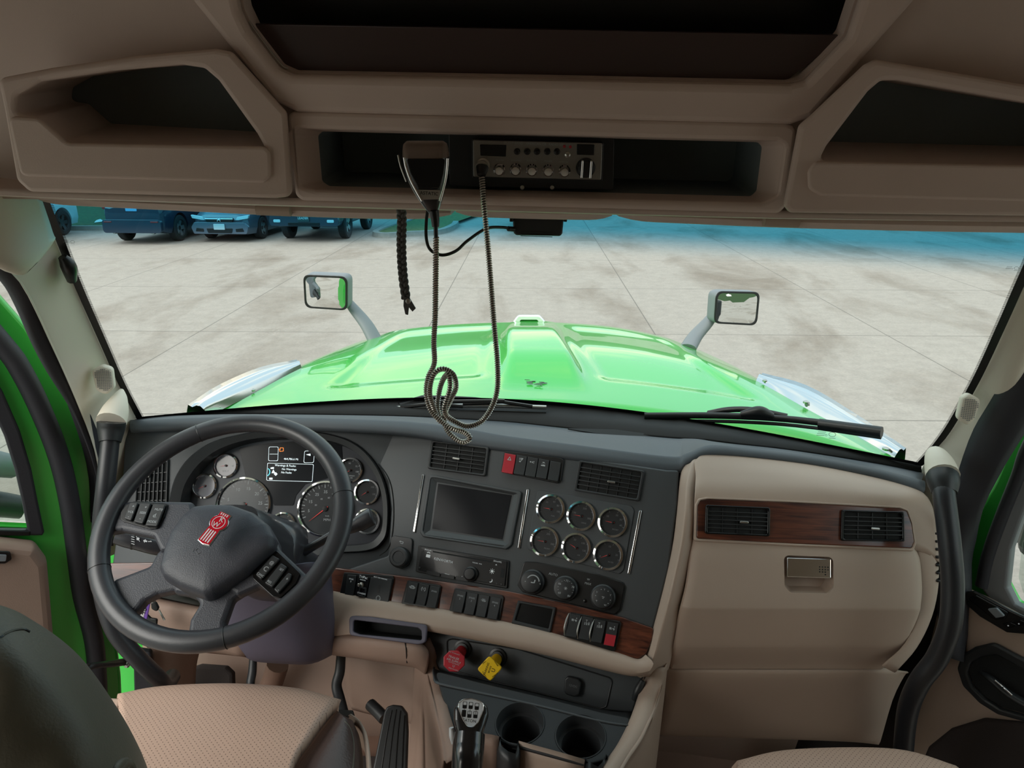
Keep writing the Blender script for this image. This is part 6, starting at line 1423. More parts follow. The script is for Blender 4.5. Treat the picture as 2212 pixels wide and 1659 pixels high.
for i, (u, v, r) in enumerate(CP):
    lathe('cup_well', FSh.mat(u, v), [(r+.002, .0012), (r, .0016), (r-.0015, -.002), (r-.002, -.024), (r-.003, -.026), (r-.009, -.027), (r-.0095, -.075), (r-.014, -.085), (0, -.085)], M_['shelf'], lc, n=40, cap0=False)
# front edge wall of the console below the shelf, with the dark slots
def wall(nm, pts, m, drop=.30, fwd=.0):
    P = [onS(*p, -.006) for p in pts]; return loft(nm, [P, [p+V(0, -.004, -.01) for p in P], [p+V(0, -.01+fwd, -drop) for p in P]], m, lc, nu=2, nv=2, solid=.004)
wall('front_wall', [(990, 1592), (1043, 1597), (1078, 1603)], M_['brown'])
wall('slot_wall', [(1078, 1601), (1084, 1625), (1112, 1640), (1122, 1612)], M_['dark'])
wall('front_wall', [(1120, 1614), (1180, 1630), (1262, 1653)], M_['tan'])
wall('slot_wall', [(1262, 1651), (1290, 1668), (1311, 1642)], M_['dark'])
tube('front_edge', [onS(1121, 1613, -.002), onS(1180, 1629, -.002), onS(1262, 1651, -.002)], .004, M_['dark'], lc, n=10, res=2)
# tan side rails of the console
rr0 = [onV(1398, 1450, -.01), onV(1386, 1480, .0), onS(1362, 1550, .0), onS(1335, 1605, .0), onS(1308, 1645, .0), onS(1270, 1710, 0)]
rr1 = [onV(1412, 1446, .012), onV(1400, 1480, .015), onS(1380, 1550, .014), onS(1352, 1605, .014), onS(1324, 1645, .014), onS(1288, 1710, .014)]
rr2 = [onV(1437, 1442, .006), onV(1424, 1490, .008), onS(1404, 1552, .008), onS(1380, 1605, .006), onS(1350, 1650, .006), onS(1316, 1710, .006)]
loft('side_rail', [rr0, rr1, rr2, [p+V(.01, .02, -.03) for p in rr2], [p+V(.02, .05, -.4) for p in rr2]], M_['tan'], lc, nu=4, nv=3, solid=.003)
ll0 = [onV(930, 1374, -.01), onV(940, 1410, .0), onV(950, 1452, .0), onS(966, 1530, .0), onS(985, 1592, .0), onS(1000, 1640, 0)]
ll1 = [onV(922, 1382, .006), onV(930, 1414, .008), onV(940, 1458, .008), onS(956, 1532, .006), onS(972, 1594, .006), onS(986, 1640, .006)]
ll2 = [onV(905, 1398, .002), onV(916, 1420, .002), onV(926, 1464, .002), onS(944, 1540, .002), onS(958, 1600, .002), onS(965, 1650, .002)]
loft('side_rail', [ll0, ll1, ll2, [p+V(-.008, .015, -.03) for p in ll2], [p+V(-.03, .06, -.32) for p in ll2], [p+V(-.06, .10, -.55) for p in ll2]], M_['brown'], lc, nu=4, nv=3, solid=.003)
cl = tube('rail_clip', [onV(1388, 1470, .012), onV(1378, 1492, .014), onV(1370, 1512, .012)], [.006, .009, .006], M_['dark'], lc, n=10)
# power socket cap
sk = plate('socket_cap', FV, pp(FV, [(1228, 1458), (1252, 1464), (1258, 1474), (1254, 1497), (1244, 1503), (1226, 1498), (1220, 1490), (1222, 1464)], .008, 5), M_['dark'], lc, t=.012, bev=.003)
texts('socket_print', FV.up(.012), [('12VDC', 1238, 1482, .0045)], M_['dim'], sk)
# ---------------------------------------------------------------- valve knobs
def knob(label, cat, base, face, outline_, m, txt, mt, rim, h):
    b = V(*FV.P(*base)); rt = thing('valve_knob', b, label, cat, 'push pull brake valve knobs')
    FF = FV.up(h); FF = Frame(FF.P(*face), (CAM-FF.P(*face))*.55+FV.n*.7, H_)
    lathe('gaiter', FV.mat(*FV.uv(*base)), [(.020, 0), (.0195, .004), (.015, .005), (.014, .008), (0, .009)], M_['black'], rt, n=28)
    c = FF.P(*face, -.012)
    tube('stem', [b, b.lerp(c, .5), c], [.011, .0125, .013], m, rt, n=18, res=2)
    q = rnd([FF.uv(*p) for p in outline_], rim, 5)
    pl_ = plate('face', FF.up(-.008), q, m, rt, t=.012, bev=.002)
    Ft = FF.up(.0042); mes = []
    for s_, x, y, z, r_ in txt: mes.append(textmesh(s_, z*1.35, Ft.mat(*Ft.uv(x, y), 0, rad(r_))))
    joinmesh('lettering', mes, mt, pl_, smooth=False)
def ngon(c, r, n, a0): return [(c[0]+r*math.cos(rad(a0+360*i/n)), c[1]-r*math.sin(rad(a0+360*i/n))) for i in range(n)]
knob('red octagonal valve knob lettered TRAILER AIR SUPPLY', 'knob', (1000, 1402), (981, 1428), ngon((981, 1428), 24.5, 8, 22), M_['red'],
     [('TRAILER', 980, 1421, .0048, -6), ('AIR SUPPLY', 980, 1428, .0046, -6), ('NOT FOR PARKING', 980, 1433, .0020, -6), ('U', 980, 1439, .005, -6), ('PUSH TO SUPPLY', 980, 1446, .0022, -6), ('PULL TO EXHAUST', 981, 1411, .0022, -6)], M_['print'], .003, .055)
knob('yellow square valve knob lettered PARKING BRAKE, set cornerwise', 'knob', (1076, 1420), (1058, 1444), ngon((1058, 1444), 27.5, 4, 93), M_['yellow'],
     [('PARKING', 1051, 1445, .0046, 82), ('BRAKE', 1058, 1446, .0036, 82), ('U', 1066, 1448, .008, 82), ('APPLY', 1046, 1431, .0026, 50), ('RELEASE', 1072, 1433, .0026, -45), ('PUSH TO', 1070, 1458, .0026, 45), ('PULL TO', 1046, 1457, .0026, -45)], M_['black'], .006, .055)
# ---------------------------------------------------------------- gear shifter
gs = thing('gear_shifter', V(*at(1012, 1700, .86)), 'black gear lever with a silver shift pattern plate on its top', 'gear lever')
FG2 = Frame(at(1016, 1545, .97), (CAM-at(1016, 1545, .97)).normalized()*1.0+V(0, 0, .35), (1, 0, 0))
head = [(1018, 1510), (1040, 1514), (1054, 1524), (1056, 1542), (1048, 1568), (1040, 1590), (1038, 1606), (994, 1606), (986, 1580), (980, 1556), (980, 1528), (994, 1514)]
hh = [FG2.uv(*p) for p in head]; hh = rnd(hh, .010, 4)
M_['glossblk'] = mat('shifter_black', srgb(24, 24, 26), .22, coat=.6, crough=.15)
dome('head', FG2, hh, [(.80, -.04), (.96, -.028), (1.0, -.014), (.985, -.004), (.93, .002), (.86, .004), (.5, .005)], M_['glossblk'], gs)
ip_ = rnd([FG2.uv(*p) for p in [(998, 1513), (1018, 1510), (1036, 1515), (1046, 1523), (1045, 1535), (1034, 1562), (1022, 1574), (1010, 1573), (999, 1556), (989, 1530), (990, 1519)]], .006, 4)
ip2 = scaled(ip_, .93)
plate('pattern_rim', FG2.up(.003), [ip_, ip2], M_['chrome'], gs, t=.004, bev=.001)
pl_ = plate('pattern_plate', FG2.up(.003), ip2, M_['silver'], gs, t=.003, bev=.0004)
Fp = FG2.up(.006); mes = []
cells = [(1004, 1523), (1017, 1524), (1030, 1526), (1002, 1541), (1014, 1543), (1027, 1544)]
for k, (x, y) in enumerate(cells):
    u, v = Fp.uv(x, y)
    mes.append(shape2d([rnd(rect(u, v, .0068, .0105), .0012)] if k == 3 else [rnd(rect(u, v, .0068, .0105), .0012), rnd(rect(u, v+.0024, .0055, .0045), .0008)], .0003, 0, Fp.mat(0, 0, 0)))
for a, b in ((0, 3), (1, 4), (2, 5)): mes.append(shape2d([seg(Fp.uv(*cells[a]), Fp.uv(*cells[b]), .0005)], .0003, 0, Fp.mat(0, 0, 0)))
mes.append(textmesh('EATON', .0064, Fp.mat(*Fp.uv(1014, 1557), 0, rad(-3))))
joinmesh('pattern_print', mes, M_['black'], pl_, smooth=False)
tube('lever', [at(1014, 1585, .955), at(1012, 1612, .94), at(1010, 1640, .925), at(1005, 1720, .90), at(1000, 1850, .88)], [.025, .0255, .025, .024, .024], M_['glossblk'], gs, n=24, res=4)
tube('side_button', [at(975, 1572, .96), at(978, 1590, .955), at(980, 1606, .95)], [.004, .006, .004], M_['silver'], gs, n=10)
tube('chrome_rod', [at(984, 1600, .945), at(982, 1650, .93), at(980, 1720, .91)], .003, M_['steel'], gs, n=8)
# ================================================================= driver's footwell
fb = loft('knee_bolster', [hc([(600, 1354, 1.42), (724, 1370, 1.395), (800, 1376, 1.37), (878, 1386, 1.345), (905, 1392, 1.335), (922, 1402, 1.33)]),
    hc([(600, 1362, 1.40), (726, 1380, 1.375), (800, 1386, 1.35), (878, 1396, 1.325), (908, 1404, 1.32), (926, 1420, 1.325)]),
    hc([(600, 1395, 1.41), (728, 1410, 1.385), (800, 1420, 1.36), (876, 1432, 1.335), (900, 1436, 1.33), (922, 1450, 1.335)]),
    hc([(600, 1398, 1.50), (728, 1412, 1.47), (800, 1422, 1.45), (876, 1434, 1.42), (900, 1440, 1.41), (918, 1454, 1.40)])], M_['brown'], None, nu=4, nv=3, solid=.004)
props(fb, 'brown padded knee bolster between the steering column and centre console', 'knee bolster')
tube('bolster_seam', [hit(fb, x, y, .0012) for x, y in ((875, 1389), (877, 1400), (878, 1415), (879, 1432))], .0012, M_['black'], fb, n=6, res=2)
lb2 = loft('knee_bolster', [hc([(262, 1270, 1.50), (330, 1290, 1.48), (420, 1310, 1.46), (520, 1330, 1.44)]), hc([(262, 1290, 1.47), (330, 1310, 1.45), (420, 1328, 1.43), (520, 1345, 1.41)]), hc([(300, 1370, 1.46), (360, 1380, 1.45), (440, 1392, 1.43), (530, 1410, 1.41)]), hc([(320, 1396, 1.50), (380, 1402, 1.48), (460, 1408, 1.46), (535, 1416, 1.45)])], M_['brown'], None, nu=4, nv=3, solid=.004)
props(lb2, 'brown lower panel seen through the left bottom of the steering wheel', 'knee bolster')
fp_ = loft('footwell_panel', [hc([(748, 1410, 1.56), (800, 1415, 1.55), (860, 1425, 1.54), (902, 1432, 1.50)]), hc([(746, 1450, 1.55), (800, 1458, 1.53), (860, 1465, 1.52), (903, 1470, 1.49)]), hc([(752, 1500, 1.55), (800, 1520, 1.53), (860, 1540, 1.51), (901, 1556, 1.49)]), hc([(762, 1530, 1.58), (800, 1540, 1.56), (860, 1552, 1.54), (898, 1562, 1.52)])], M_['brown'], None, nu=4, nv=3, solid=.004)
props(fp_, 'curved brown footwell cover above the accelerator pedal', 'trim panel')
tube('panel_gap', [at(900, 1436, 1.488), at(901, 1500, 1.475), at(900, 1552, 1.475), at(892, 1562, 1.50), at(884, 1560, 1.52)], .0022, M_['black'], fp_, n=6)
hp_ = plate('foot_rest', Frame(at(460, 1470, 1.66), (0, -1, .5), (1, 0, 0)), pp(Frame(at(460, 1470, 1.66), (0, -1, .5), (1, 0, 0)), [(415, 1440), (440, 1432), (495, 1436), (510, 1450), (512, 1510), (410, 1510)], .01), M_['carpet'], None, t=.03, bev=.008)
props(hp_, 'dark foot rest on the floor left of the clutch pedal', 'foot rest')
ln = tube('pedal_duct', [at(600, 1436, 1.66), at(585, 1480, 1.66), at(560, 1530, 1.66)], .03, M_['floor'], None, n=12)  # brown tube behind the pedal arms
ln.name = 'heater_duct'; props(ln, 'brown heater duct running down behind the brake and clutch arms', 'duct')
kick = loft('side_kick_panel', [hc([(322, 1392, 1.52), (380, 1396, 1.56), (430, 1400, 1.62)]), hc([(326, 1450, 1.50), (375, 1455, 1.54), (420, 1460, 1.60)]), hc([(330, 1600, 1.46), (375, 1600, 1.50), (420, 1600, 1.56)])], M_['brown'], None, nu=4, nv=4, solid=.004)
props(kick, 'brown side panel where the left grab handle ends', 'trim panel')
# pedals
pd = thing('clutch_pedal', at(546, 1560, 1.35), 'thin dark clutch pedal arm below the steering column', 'pedal')
tube('arm', [at(547, 1420, 1.46), at(545, 1452, 1.44), at(541, 1480, 1.42), at(547, 1515, 1.38), at(552, 1560, 1.34)], [.009, .010, .010, .010, .010], M_['dark'], pd, n=10, flat=.8)
box('pad', at(552, 1565, 1.33), (.09, .02, .06), M_['black'], pd)
pd = thing('brake_pedal', at(745, 1560, 1.33), 'curved black brake pedal arm right of the steering column', 'pedal')
tube('arm', [at(737, 1410, 1.46), at(734, 1450, 1.44), at(727, 1480, 1.42), at(734, 1510, 1.39), at(743, 1545, 1.34)], [.011, .012, .012, .012, .012], M_['dark'], pd, n=10, flat=.6)
plate('pad', Frame(at(745, 1546, 1.30), (0, -.5, 1), (1, 0, 0)), pp(Frame(at(745, 1546, 1.30), (0, -.5, 1), (1, 0, 0)), [(700, 1535), (764, 1538), (768, 1552), (700, 1556)], .004), M_['black'], pd, t=.012, bev=.003)
FA = Frame(at(850, 1590, 1.30), (-.06, -.78, .62), (1, -.02, 0))
ap = thing('accelerator_pedal', FA.P(845, 1650), 'long ribbed black accelerator pedal on the brown floor', 'pedal')
pg = pp(FA, [(838, 1526), (850, 1522), (870, 1524), (882, 1540), (884, 1580), (882, 1640), (880, 1720), (795, 1720), (812, 1640), (826, 1570), (832, 1538)], .010, 5)
plate('pad', FA, pg, M_['dark'], ap, t=.014, bev=.004)
for (a, b, c) in (((846, 1534), (835, 1590), (818, 1700)), ((856, 1532), (847, 1590), (835, 1700)), ((865, 1535), (859, 1590), (852, 1700)), ((874, 1545), (871, 1600), (867, 1700))):
    tube('groove', [FA.P(*a, .0142), FA.P(*b, .0142), FA.P(*c, .0142)], .0016, M_['black'], ap, n=6)
tube('hinge', [at(800, 1522, 1.40), at(815, 1536, 1.38), at(830, 1552, 1.36)], .014, M_['dark'], ap, n=12)
mt = plate('floor_mat', Frame(V(-.3, 1.3, .012), (0, 0, 1), (1, 0, 0)), [(-.32, -.35), (.02, -.35), (.02, .30), (-.32, .30)], M_['carpet'], None, t=.01, bev=.003)
props(mt, 'dark rubber mat on the floor behind the accelerator pedal', 'mat')
pap = box('paper_slip', (-.33, 1.16, .03), (.05, .12, .002), M_['platew'], None, bevel=.0005)
props(pap, 'white slip of paper on the floor beside the accelerator pedal', 'paper')
# engine cover / tunnel at the right of the pedals
tn = loft('floor_tunnel', [[V(-.22, 1.66, .34), V(-.20, 1.4, .26), V(-.17, 1.1, .22), V(-.15, .6, .20)], [V(-.27, 1.66, .20), V(-.24, 1.4, .12), V(-.22, 1.1, .08), V(-.20, .6, .06)], [V(-.34, 1.66, .005), V(-.31, 1.4, .005), V(-.29, 1.1, .005), V(-.28, .6, .005)]], M_['brown'], None, nu=4, nv=4, solid=.004)
props(tn, 'brown moulded floor hump at the right of the accelerator pedal', 'floor hump')
# passenger footwell: dark mat
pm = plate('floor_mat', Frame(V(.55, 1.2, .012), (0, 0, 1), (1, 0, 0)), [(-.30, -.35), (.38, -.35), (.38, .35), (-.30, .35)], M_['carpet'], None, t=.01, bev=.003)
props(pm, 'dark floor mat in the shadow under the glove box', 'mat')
# ================================================================= driver's seat
ds = thing('driver_seat', V(-.55, .85, 0), 'driver seat with perforated tan cushion and dark leather bolsters', 'seat')
def zrow(z, pts): return [atz(*p, z) for p in pts]
cr_ = [zrow(.50, [(262, 1580), (330, 1560), (430, 1552), (530, 1552), (630, 1562), (720, 1585)]),
       zrow(.575, [(254, 1538), (325, 1520), (430, 1511), (530, 1511), (635, 1521), (722, 1545)]),
       zrow(.605, [(255, 1524), (330, 1508), (430, 1501), (530, 1501), (640, 1511), (728, 1535)]),
       zrow(.620, [(256, 1530), (332, 1520), (430, 1516), (530, 1517), (630, 1528), (712, 1552)]),
       zrow(.628, [(262, 1580), (340, 1580), (430, 1580), (530, 1582), (610, 1590), (672, 1605)]),
       zrow(.630, [(275, 1650), (350, 1660), (430, 1665), (520, 1670), (590, 1675), (630, 1680)]),
       zrow(.632, [(300, 1900), (360, 1900), (430, 1900), (500, 1900), (560, 1900), (600, 1900)])]
loft('cushion', cr_, M_['perf'], ds, nu=5, nv=5, solid=.02)
br_ = [zrow(.603, [(728, 1535), (712, 1552), (672, 1605), (628, 1680), (600, 1900)]),
       zrow(.632, [(738, 1543), (726, 1565), (694, 1618), (660, 1690), (640, 1900)]),
       zrow(.630, [(752, 1551), (750, 1575), (735, 1630), (715, 1700), (700, 1900)]),
       zrow(.610, [(762, 1557), (768, 1580), (772, 1630), (768, 1700), (760, 1900)]),
       zrow(.580, [(764, 1566), (776, 1590), (784, 1640), (784, 1710), (780, 1900)])]
bol = loft('side_bolster', br_, M_['seatbrn'], ds, nu=5, nv=5, solid=.01)
sb = [zrow(.603, [(752, 1546), (772, 1562), (784, 1590), (790, 1640), (792, 1710), (790, 1900)]),
      zrow(.600, [(758, 1545), (780, 1562), (794, 1590), (801, 1640), (803, 1710), (801, 1900)]),
      zrow(.50, [(762, 1590), (782, 1605), (797, 1630), (802, 1680), (804, 1760), (801, 1960)])]
loft('cushion_edge', sb, M_['tan'], ds, nu=4, nv=3, solid=.006)
tube('stitching', [hit(bol, x, y, .0003) for x, y in ((745, 1558), (757, 1575), (764, 1605), (764, 1640), (760, 1680))], .0011, M_['seatblk'], ds, n=5)
tube('front_piping', [p+V(0, 0, .001) for p in zrow(.606, [(255, 1523), (330, 1507), (430, 1500), (530, 1500), (640, 1510), (726, 1534)])], .0018, M_['tan'], ds, n=6)
box('corner_clip', atz(248, 1528, .60), (.03, .02, .03), M_['tan'], ds, bevel=.006)
# backrest seen close by at the lower left
bk = [[at(-260, 1290, .66), at(-120, 1280, .66), at(0, 1305, .655), at(60, 1335, .65), at(120, 1376, .645), at(170, 1424, .64), at(225, 1500, .635), at(272, 1580, .63), at(306, 1659, .625), at(330, 1760, .62)],
      [at(-300, 1340, .58), at(-150, 1335, .575), at(-30, 1345, .57), at(40, 1372, .57), at(100, 1412, .57), at(150, 1460, .57), at(205, 1535, .565), at(252, 1610, .56), at(285, 1690, .55), at(310, 1790, .54)],
      [at(-340, 1430, .53), at(-200, 1430, .52), at(-80, 1440, .515), at(0, 1465, .51), at(60, 1505, .51), at(110, 1550, .51), at(165, 1620, .505), at(210, 1700, .50), at(240, 1780, .49), at(265, 1880, .48)],
      [at(-400, 1600, .50), at(-260, 1610, .49), at(-150, 1620, .485), at(-70, 1650, .48), at(-10, 1690, .48), at(40, 1740, .48), at(90, 1810, .475), at(130, 1890, .47), at(160, 1970, .46), at(185, 2070, .45)],
      [at(-400, 2000, .50), at(-260, 2000, .49), at(-150, 2000, .485), at(-70, 2050, .48), at(-10, 2090, .48), at(40, 2140, .48), at(90, 2210, .475), at(130, 2290, .47), at(160, 2370, .46), at(185, 2470, .45)]]
bk = [[p+V(0, 0, -.010) for p in r] for r in bk]
bk.insert(0, [p+V(-.05, .03, -.06) for p in bk[0]]); bk.insert(0, [p+V(-.10, .05, -.20) for p in bk[1]])
bko = loft('backrest', bk, M_['seatblk'], ds, nu=4, nv=4, solid=.006)
def bkp(i, j, t): return bk[i][j].lerp(bk[i+1][j], t)
tube('backrest_seam', [hit(bko, x, y, -.0005) for x, y in ((64, 1366), (50, 1360), (30, 1362), (8, 1371), (2, 1376), (-40, 1400))], .0016, M_['black'], ds, n=6)
for k in range(3):
    tube('leather_fold', [hit(bko, *p, -.001) for p in ((238+k*16, 1690-k*8), (250+k*13, 1660-k*5), (272+k*7, 1646+k*7), (290+k*3, 1662+k*10))], [.001, .004, .004, .001], M_['seatblk'], ds, n=10, res=4)
# ================================================================= passenger seat edge
ps_ = thing('passenger_seat', V(.45, .8, 0), 'front edge of the perforated tan passenger seat at the bottom of the view', 'seat')
rw = [zrow(.52, [(1560, 1720), (1680, 1690), (1850, 1682), (2000, 1690), (2120, 1720)]),
      zrow(.60, [(1600, 1672), (1700, 1652), (1850, 1646), (1960, 1652), (2060, 1680)]),
      zrow(.62, [(1590, 1690), (1700, 1662), (1850, 1655), (1970, 1663), (2080, 1700)]),
      zrow(.63, [(1570, 1800), (1700, 1800), (1850, 1800), (1990, 1800), (2120, 1810)])]
loft('cushion', rw, M_['perf'], ps_, nu=5, nv=5, solid=.02)
# ================================================================= overhead console
oc = thing('overhead_console', V(0, 1.10, 1.56), 'tan overhead console with open cubbies and a radio bay above the windshield', 'console')
FT = Frame(V(0, 1.10, 1.60), (0, -1, -.30), (1, 0, 0))          # the wall behind, leaning out over the seats as it rises
hole = [(500, -120), (528, 20), (548, 62), (610, 143), (640, 156), (1180, 166), (1700, 177), (1732, 170), (1822, 75), (1850, -10), (1900, -120)]
ho = pp(FT, hole, .012)
plate('upper_panel', FT.up(-.03), [pp(FT, [(-500, -450), (2800, -450), (2800, 480), (-500, 420)]), ho]+[pp(FT, q) for q in ([(36, 196), (300, 140), (478, 124), (600, 250), (604, 396), (76, 388)], [(1880, 150), (2460, 240), (2460, 430), (1722, 424), (1770, 262)], [(655, 256), (1686, 278), (1668, 438), (662, 416)])], M_['tanhead'], oc, t=.03, bev=.0)
fo = [(340, -160), (430, 0), (600, 212), (650, 236), (1700, 262), (1745, 246), (1960, 0), (2060, -160)]
plate('opening_frame', FT, [pp(FT, fo, .01), pp(FT, hole, .012)], M_['tanhead'], oc, t=.022, bev=.010)
tube('chrome_trim', [FT.P(538, 46, .006), FT.P(560, 78, .006), FT.P(606, 138, .006), FT.P(622, 148, .006)], .0015, M_['steel'], oc, n=8)
M_['brownpanel'] = mat('dark_brown_panel', srgb(66, 50, 48), .35, coat=.3, crough=.3)
plate('brown_door', FT.up(-.02), pp(FT, [(525, 55), (1835, 80), (1690, 190), (620, 172)]), M_['brownpanel'], oc, t=.008, bev=.001)
plate('cavity_back', FT.up(-.10), pp(FT, [(300, -260), (2100, -260), (1990, 120), (420, 90)]), M_['black'], oc, t=.004, bev=0)
# --- left cubby panel
FL = Frame(at(300, 300, 1.03), (.16, -1, -.12), (1, .16, 0))
oL = [(8, 168), (120, 146), (300, 120), (470, 105), (505, 112), (530, 140), (622, 242), (634, 420), (600, 424), (75, 410), (48, 385), (22, 235)]
hL = [(50, 205), (100, 175), (250, 152), (400, 139), (448, 146), (478, 172), (560, 286), (582, 330), (586, 312), (150, 303), (92, 250), (46, 243)]
hL = [(50, 205), (100, 175), (250, 152), (400, 139), (448, 146), (478, 172), (560, 286), (582, 326), (150, 303), (92, 250), (46, 243)]
hp = pp(FL, hL, .010, 5)
plate('left_cubby_panel', FL, [pp(FL, oL, .012), hp], M_['tanhead'], oc, t=.018, bev=.006)
cavity('left_cubby', FL.up(.012), hp, scaled(hp, .97, .9), .16, M_['tanhead'], M_['cubby'], oc)
lp = pp(FL.up(.018), [(20, 250), (88, 255), (148, 308), (574, 316), (585, 330), (587, 380), (572, 394), (48, 380)], .010, 5)
plate('cubby_lip', FL.up(.012), lp, M_['tanhead'], oc, t=.012, bev=.004)
FR = Frame(at(1950, 330, 1.03), (-.12, -1, -.12), (1, -.12, 0))
oR = [(1862, 140), (1885, 128), (2212, 183), (2420, 215), (2500, 235), (2500, 470), (2212, 462), (1700, 455), (1690, 440), (1722, 270), (1748, 248)]
hR = [(1868, 196), (1895, 173), (1930, 172), (2250, 228), (2460, 260), (2460, 360), (1764, 343), (1780, 312)]
hp = pp(FR, hR, .010, 5)
plate('right_cubby_panel', FR, [pp(FR, oR, .012), hp], M_['tanhead'], oc, t=.018, bev=.006)
cavity('right_cubby', FR.up(.012), hp, scaled(hp, .97, .9), .16, M_['tanhead'], M_['cubby'], oc)
lp = pp(FR.up(.018), [(1758, 348), (2212, 356), (2460, 362), (2460, 446), (2212, 434), (1770, 422), (1745, 408), (1744, 370)], .012, 6)
plate('cubby_lip', FR.up(.012), lp, M_['tanhead'], oc, t=.012, bev=.004)
# --- centre bay
FC = Frame(at(1170, 350, 1.085), (0, -1, -.10), (1, 0, 0))
oC = [(628, 250), (640, 238), (1690, 262), (1712, 272), (1710, 300), (1690, 440), (1676, 456), (1160, 442), (660, 429), (646, 418)]
hC = [(640, 290), (655, 276), (1670, 302), (1686, 312), (1672, 415), (1640, 432), (1160, 422), (690, 406), (660, 398)]
iC = [(687, 292), (697, 284), (1636, 307), (1646, 316), (1634, 412), (1622, 424), (1160, 412), (712, 402), (696, 392)]
a_ = pp(FC, hC, .008, 5); b_ = pp(FC, iC, .008, 5)
# the inner loop sits deeper: map its pixels on the deeper plane
FC2 = FC.up(-.02); b2 = [FC2.uv(*p) for p in iC]; b2 = rnd(b2, .008, 5)
plate('centre_bezel', FC, [pp(FC, oC, .012), a_], M_['tanhead'], oc, t=.020, bev=.006)
cavity('radio_bay', FC.up(.014), a_, b2, .034, M_['tanhead'], M_['cavity'], oc, back=False)
cavity('bay_box', FC.up(-.02), b2, scaled(b2, .985, .93), .12, M_['cubby'], M_['cubby'], oc)
# underside return to the glass
loft('underside', [[at(-200, 395, .95), at(60, 408, 1.03), at(640, 428, 1.085), at(1160, 441, 1.085), at(1680, 455, 1.085), at(2212, 462, 1.02), at(2500, 470, .96)],
    [at(-200, 395, .95)+V(0, .05, 0), at(60, 408, 1.06)+V(0, .04, 0), at(640, 430, 1.085)+V(0, .06, 0), at(1160, 443, 1.085)+V(0, .06, 0), at(1680, 457, 1.085)+V(0, .06, 0), at(2212, 464, 1.02)+V(0, .05, 0), at(2500, 470, .96)+V(0, .05, 0)],
    [V(-1.05, 1.28, 1.60), V(-.8, 1.3, 1.60), V(-.3, 1.42, 1.60), V(0, 1.45, 1.60), V(.35, 1.42, 1.60), V(.75, 1.3, 1.60), V(1.05, 1.2, 1.60)]], M_['tanhead'], oc, nu=3, nv=3, solid=.01)
# ---------------------------------------------------------------- sun visors
def slab(name, pts, fwd, th, m, par=None, label=None, **k):
    P = cr_pts([Vector(p) for p in pts], 6); n = len(P); rows = []
    prof = [(0, -1), (-.6, -.8), (-1, 0), (-.6, .8), (0, 1)]
    for i, p in enumerate(P):
        e = 1.0
        d = min(i, n-1-i)
        if d < 3: e = (.35, .75, .95)[d]
        r = [p+V(0, a*th*.8*e, b*th*.5*e) for a, b in prof] + [p+V(0, fwd*(.6+.4*e), th*.5*e), p+V(0, fwd*(.6+.4*e), -th*.5*e), p+V(0, 0, -th*.5*e)]
        rows.append(r)
    vs = [q for r in rows for q in r]; b = len(rows[0]); fs = []
    for j in range(n-1):
        for i in range(b-1): fs.append((j*b+i, j*b+i+1, (j+1)*b+i+1, (j+1)*b+i))
    fs += [tuple(range(b-1)), tuple(range((n-1)*b, n*b-1))]
    o = mk(name, vs, fs, m, par, sharp=50)
    return o
def visor(label, pts, seams=()):
    rt = thing('sun_visor', at(*pts[len(pts)//2]), label, 'sun visor', 'sun visors folded up under the console')
    slab('visor_board', [at(*p) for p in pts], .12, .022, M_['tanhead'], rt)
    for s in seams:
        tube('hinge_clip', [at(s[0], s[1], s[2]-.012), at(s[3], s[4], s[2]-.012)], .0095, M_['tan'], rt, n=10, res=1)
visor('long tan sun visor folded up above the driver side of the windshield', [(80, 424, 1.16), (200, 431, 1.18), (400, 441, 1.21), (600, 451, 1.23), (800, 458, 1.25), (974, 459, 1.26)], [(555, 452, 1.225, 628, 455)])
vl = bpy.data.objects['sun_visor']; Fvl = Frame(at(340, 424, 1.165), (0, -1, -.2), (1, 0, -.02))
plate('label_strip', Fvl, pp(Fvl, [(290, 417), (388, 420), (398, 428), (330, 427)]), M_['tan'], vl, t=.001, bev=0)
visor('short tan sun visor in the middle behind the black camera box', [(985, 453, 1.26), (1100, 457, 1.26), (1220, 460, 1.26), (1322, 461, 1.26)])
visor('long tan sun visor folded up above the passenger side of the windshield', [(1336, 462, 1.25), (1500, 469, 1.23), (1700, 477, 1.21), (2000, 484, 1.17), (2212, 487, 1.14), (2400, 490, 1.10)], [(1650, 476, 1.205, 1725, 479)])
# ================================================================= two-way radio
rd = thing('two_way_radio', FC.P(1160, 345), 'silver faced two-way radio mounted in the overhead bay', 'radio')
FRd = FC.up(-.012)
plate('mounting_plate', FRd.up(-.012), pp(FRd, [(968, 290), (1328, 300), (1326, 412), (970, 404)], .004), M_['dark'], rt if False else rd, t=.006, bev=.001)
plate('body', FRd.up(-.10), pp(FRd, [(1020, 300), (1303, 307), (1300, 390), (1021, 383)], .002), M_['dark'], rd, t=.11, bev=.001)
M_['face'] = mat('radio_face', (.30, .29, .27, 1), .35, metal=.7)
FRf = FRd.up(.010)
plate('face_plate', FRf, pp(FRf, [(1022, 302), (1301, 309), (1298, 388), (1023, 381)], .002), M_['face'], rd, t=.004, bev=.001)
FRf = FRd.up(.014)
plate('signal_meter', FRf, pp(FRf, [(1037, 312), (1094, 313), (1093, 338), (1038, 336)], .001), M_['gloss'], rd, t=.002, bev=.0005)
plate('channel_display', FRf, pp(FRf, [(1246, 311), (1284, 312), (1283, 335), (1246, 334)], .001), M_['gloss'], rd, t=.002, bev=.0005)
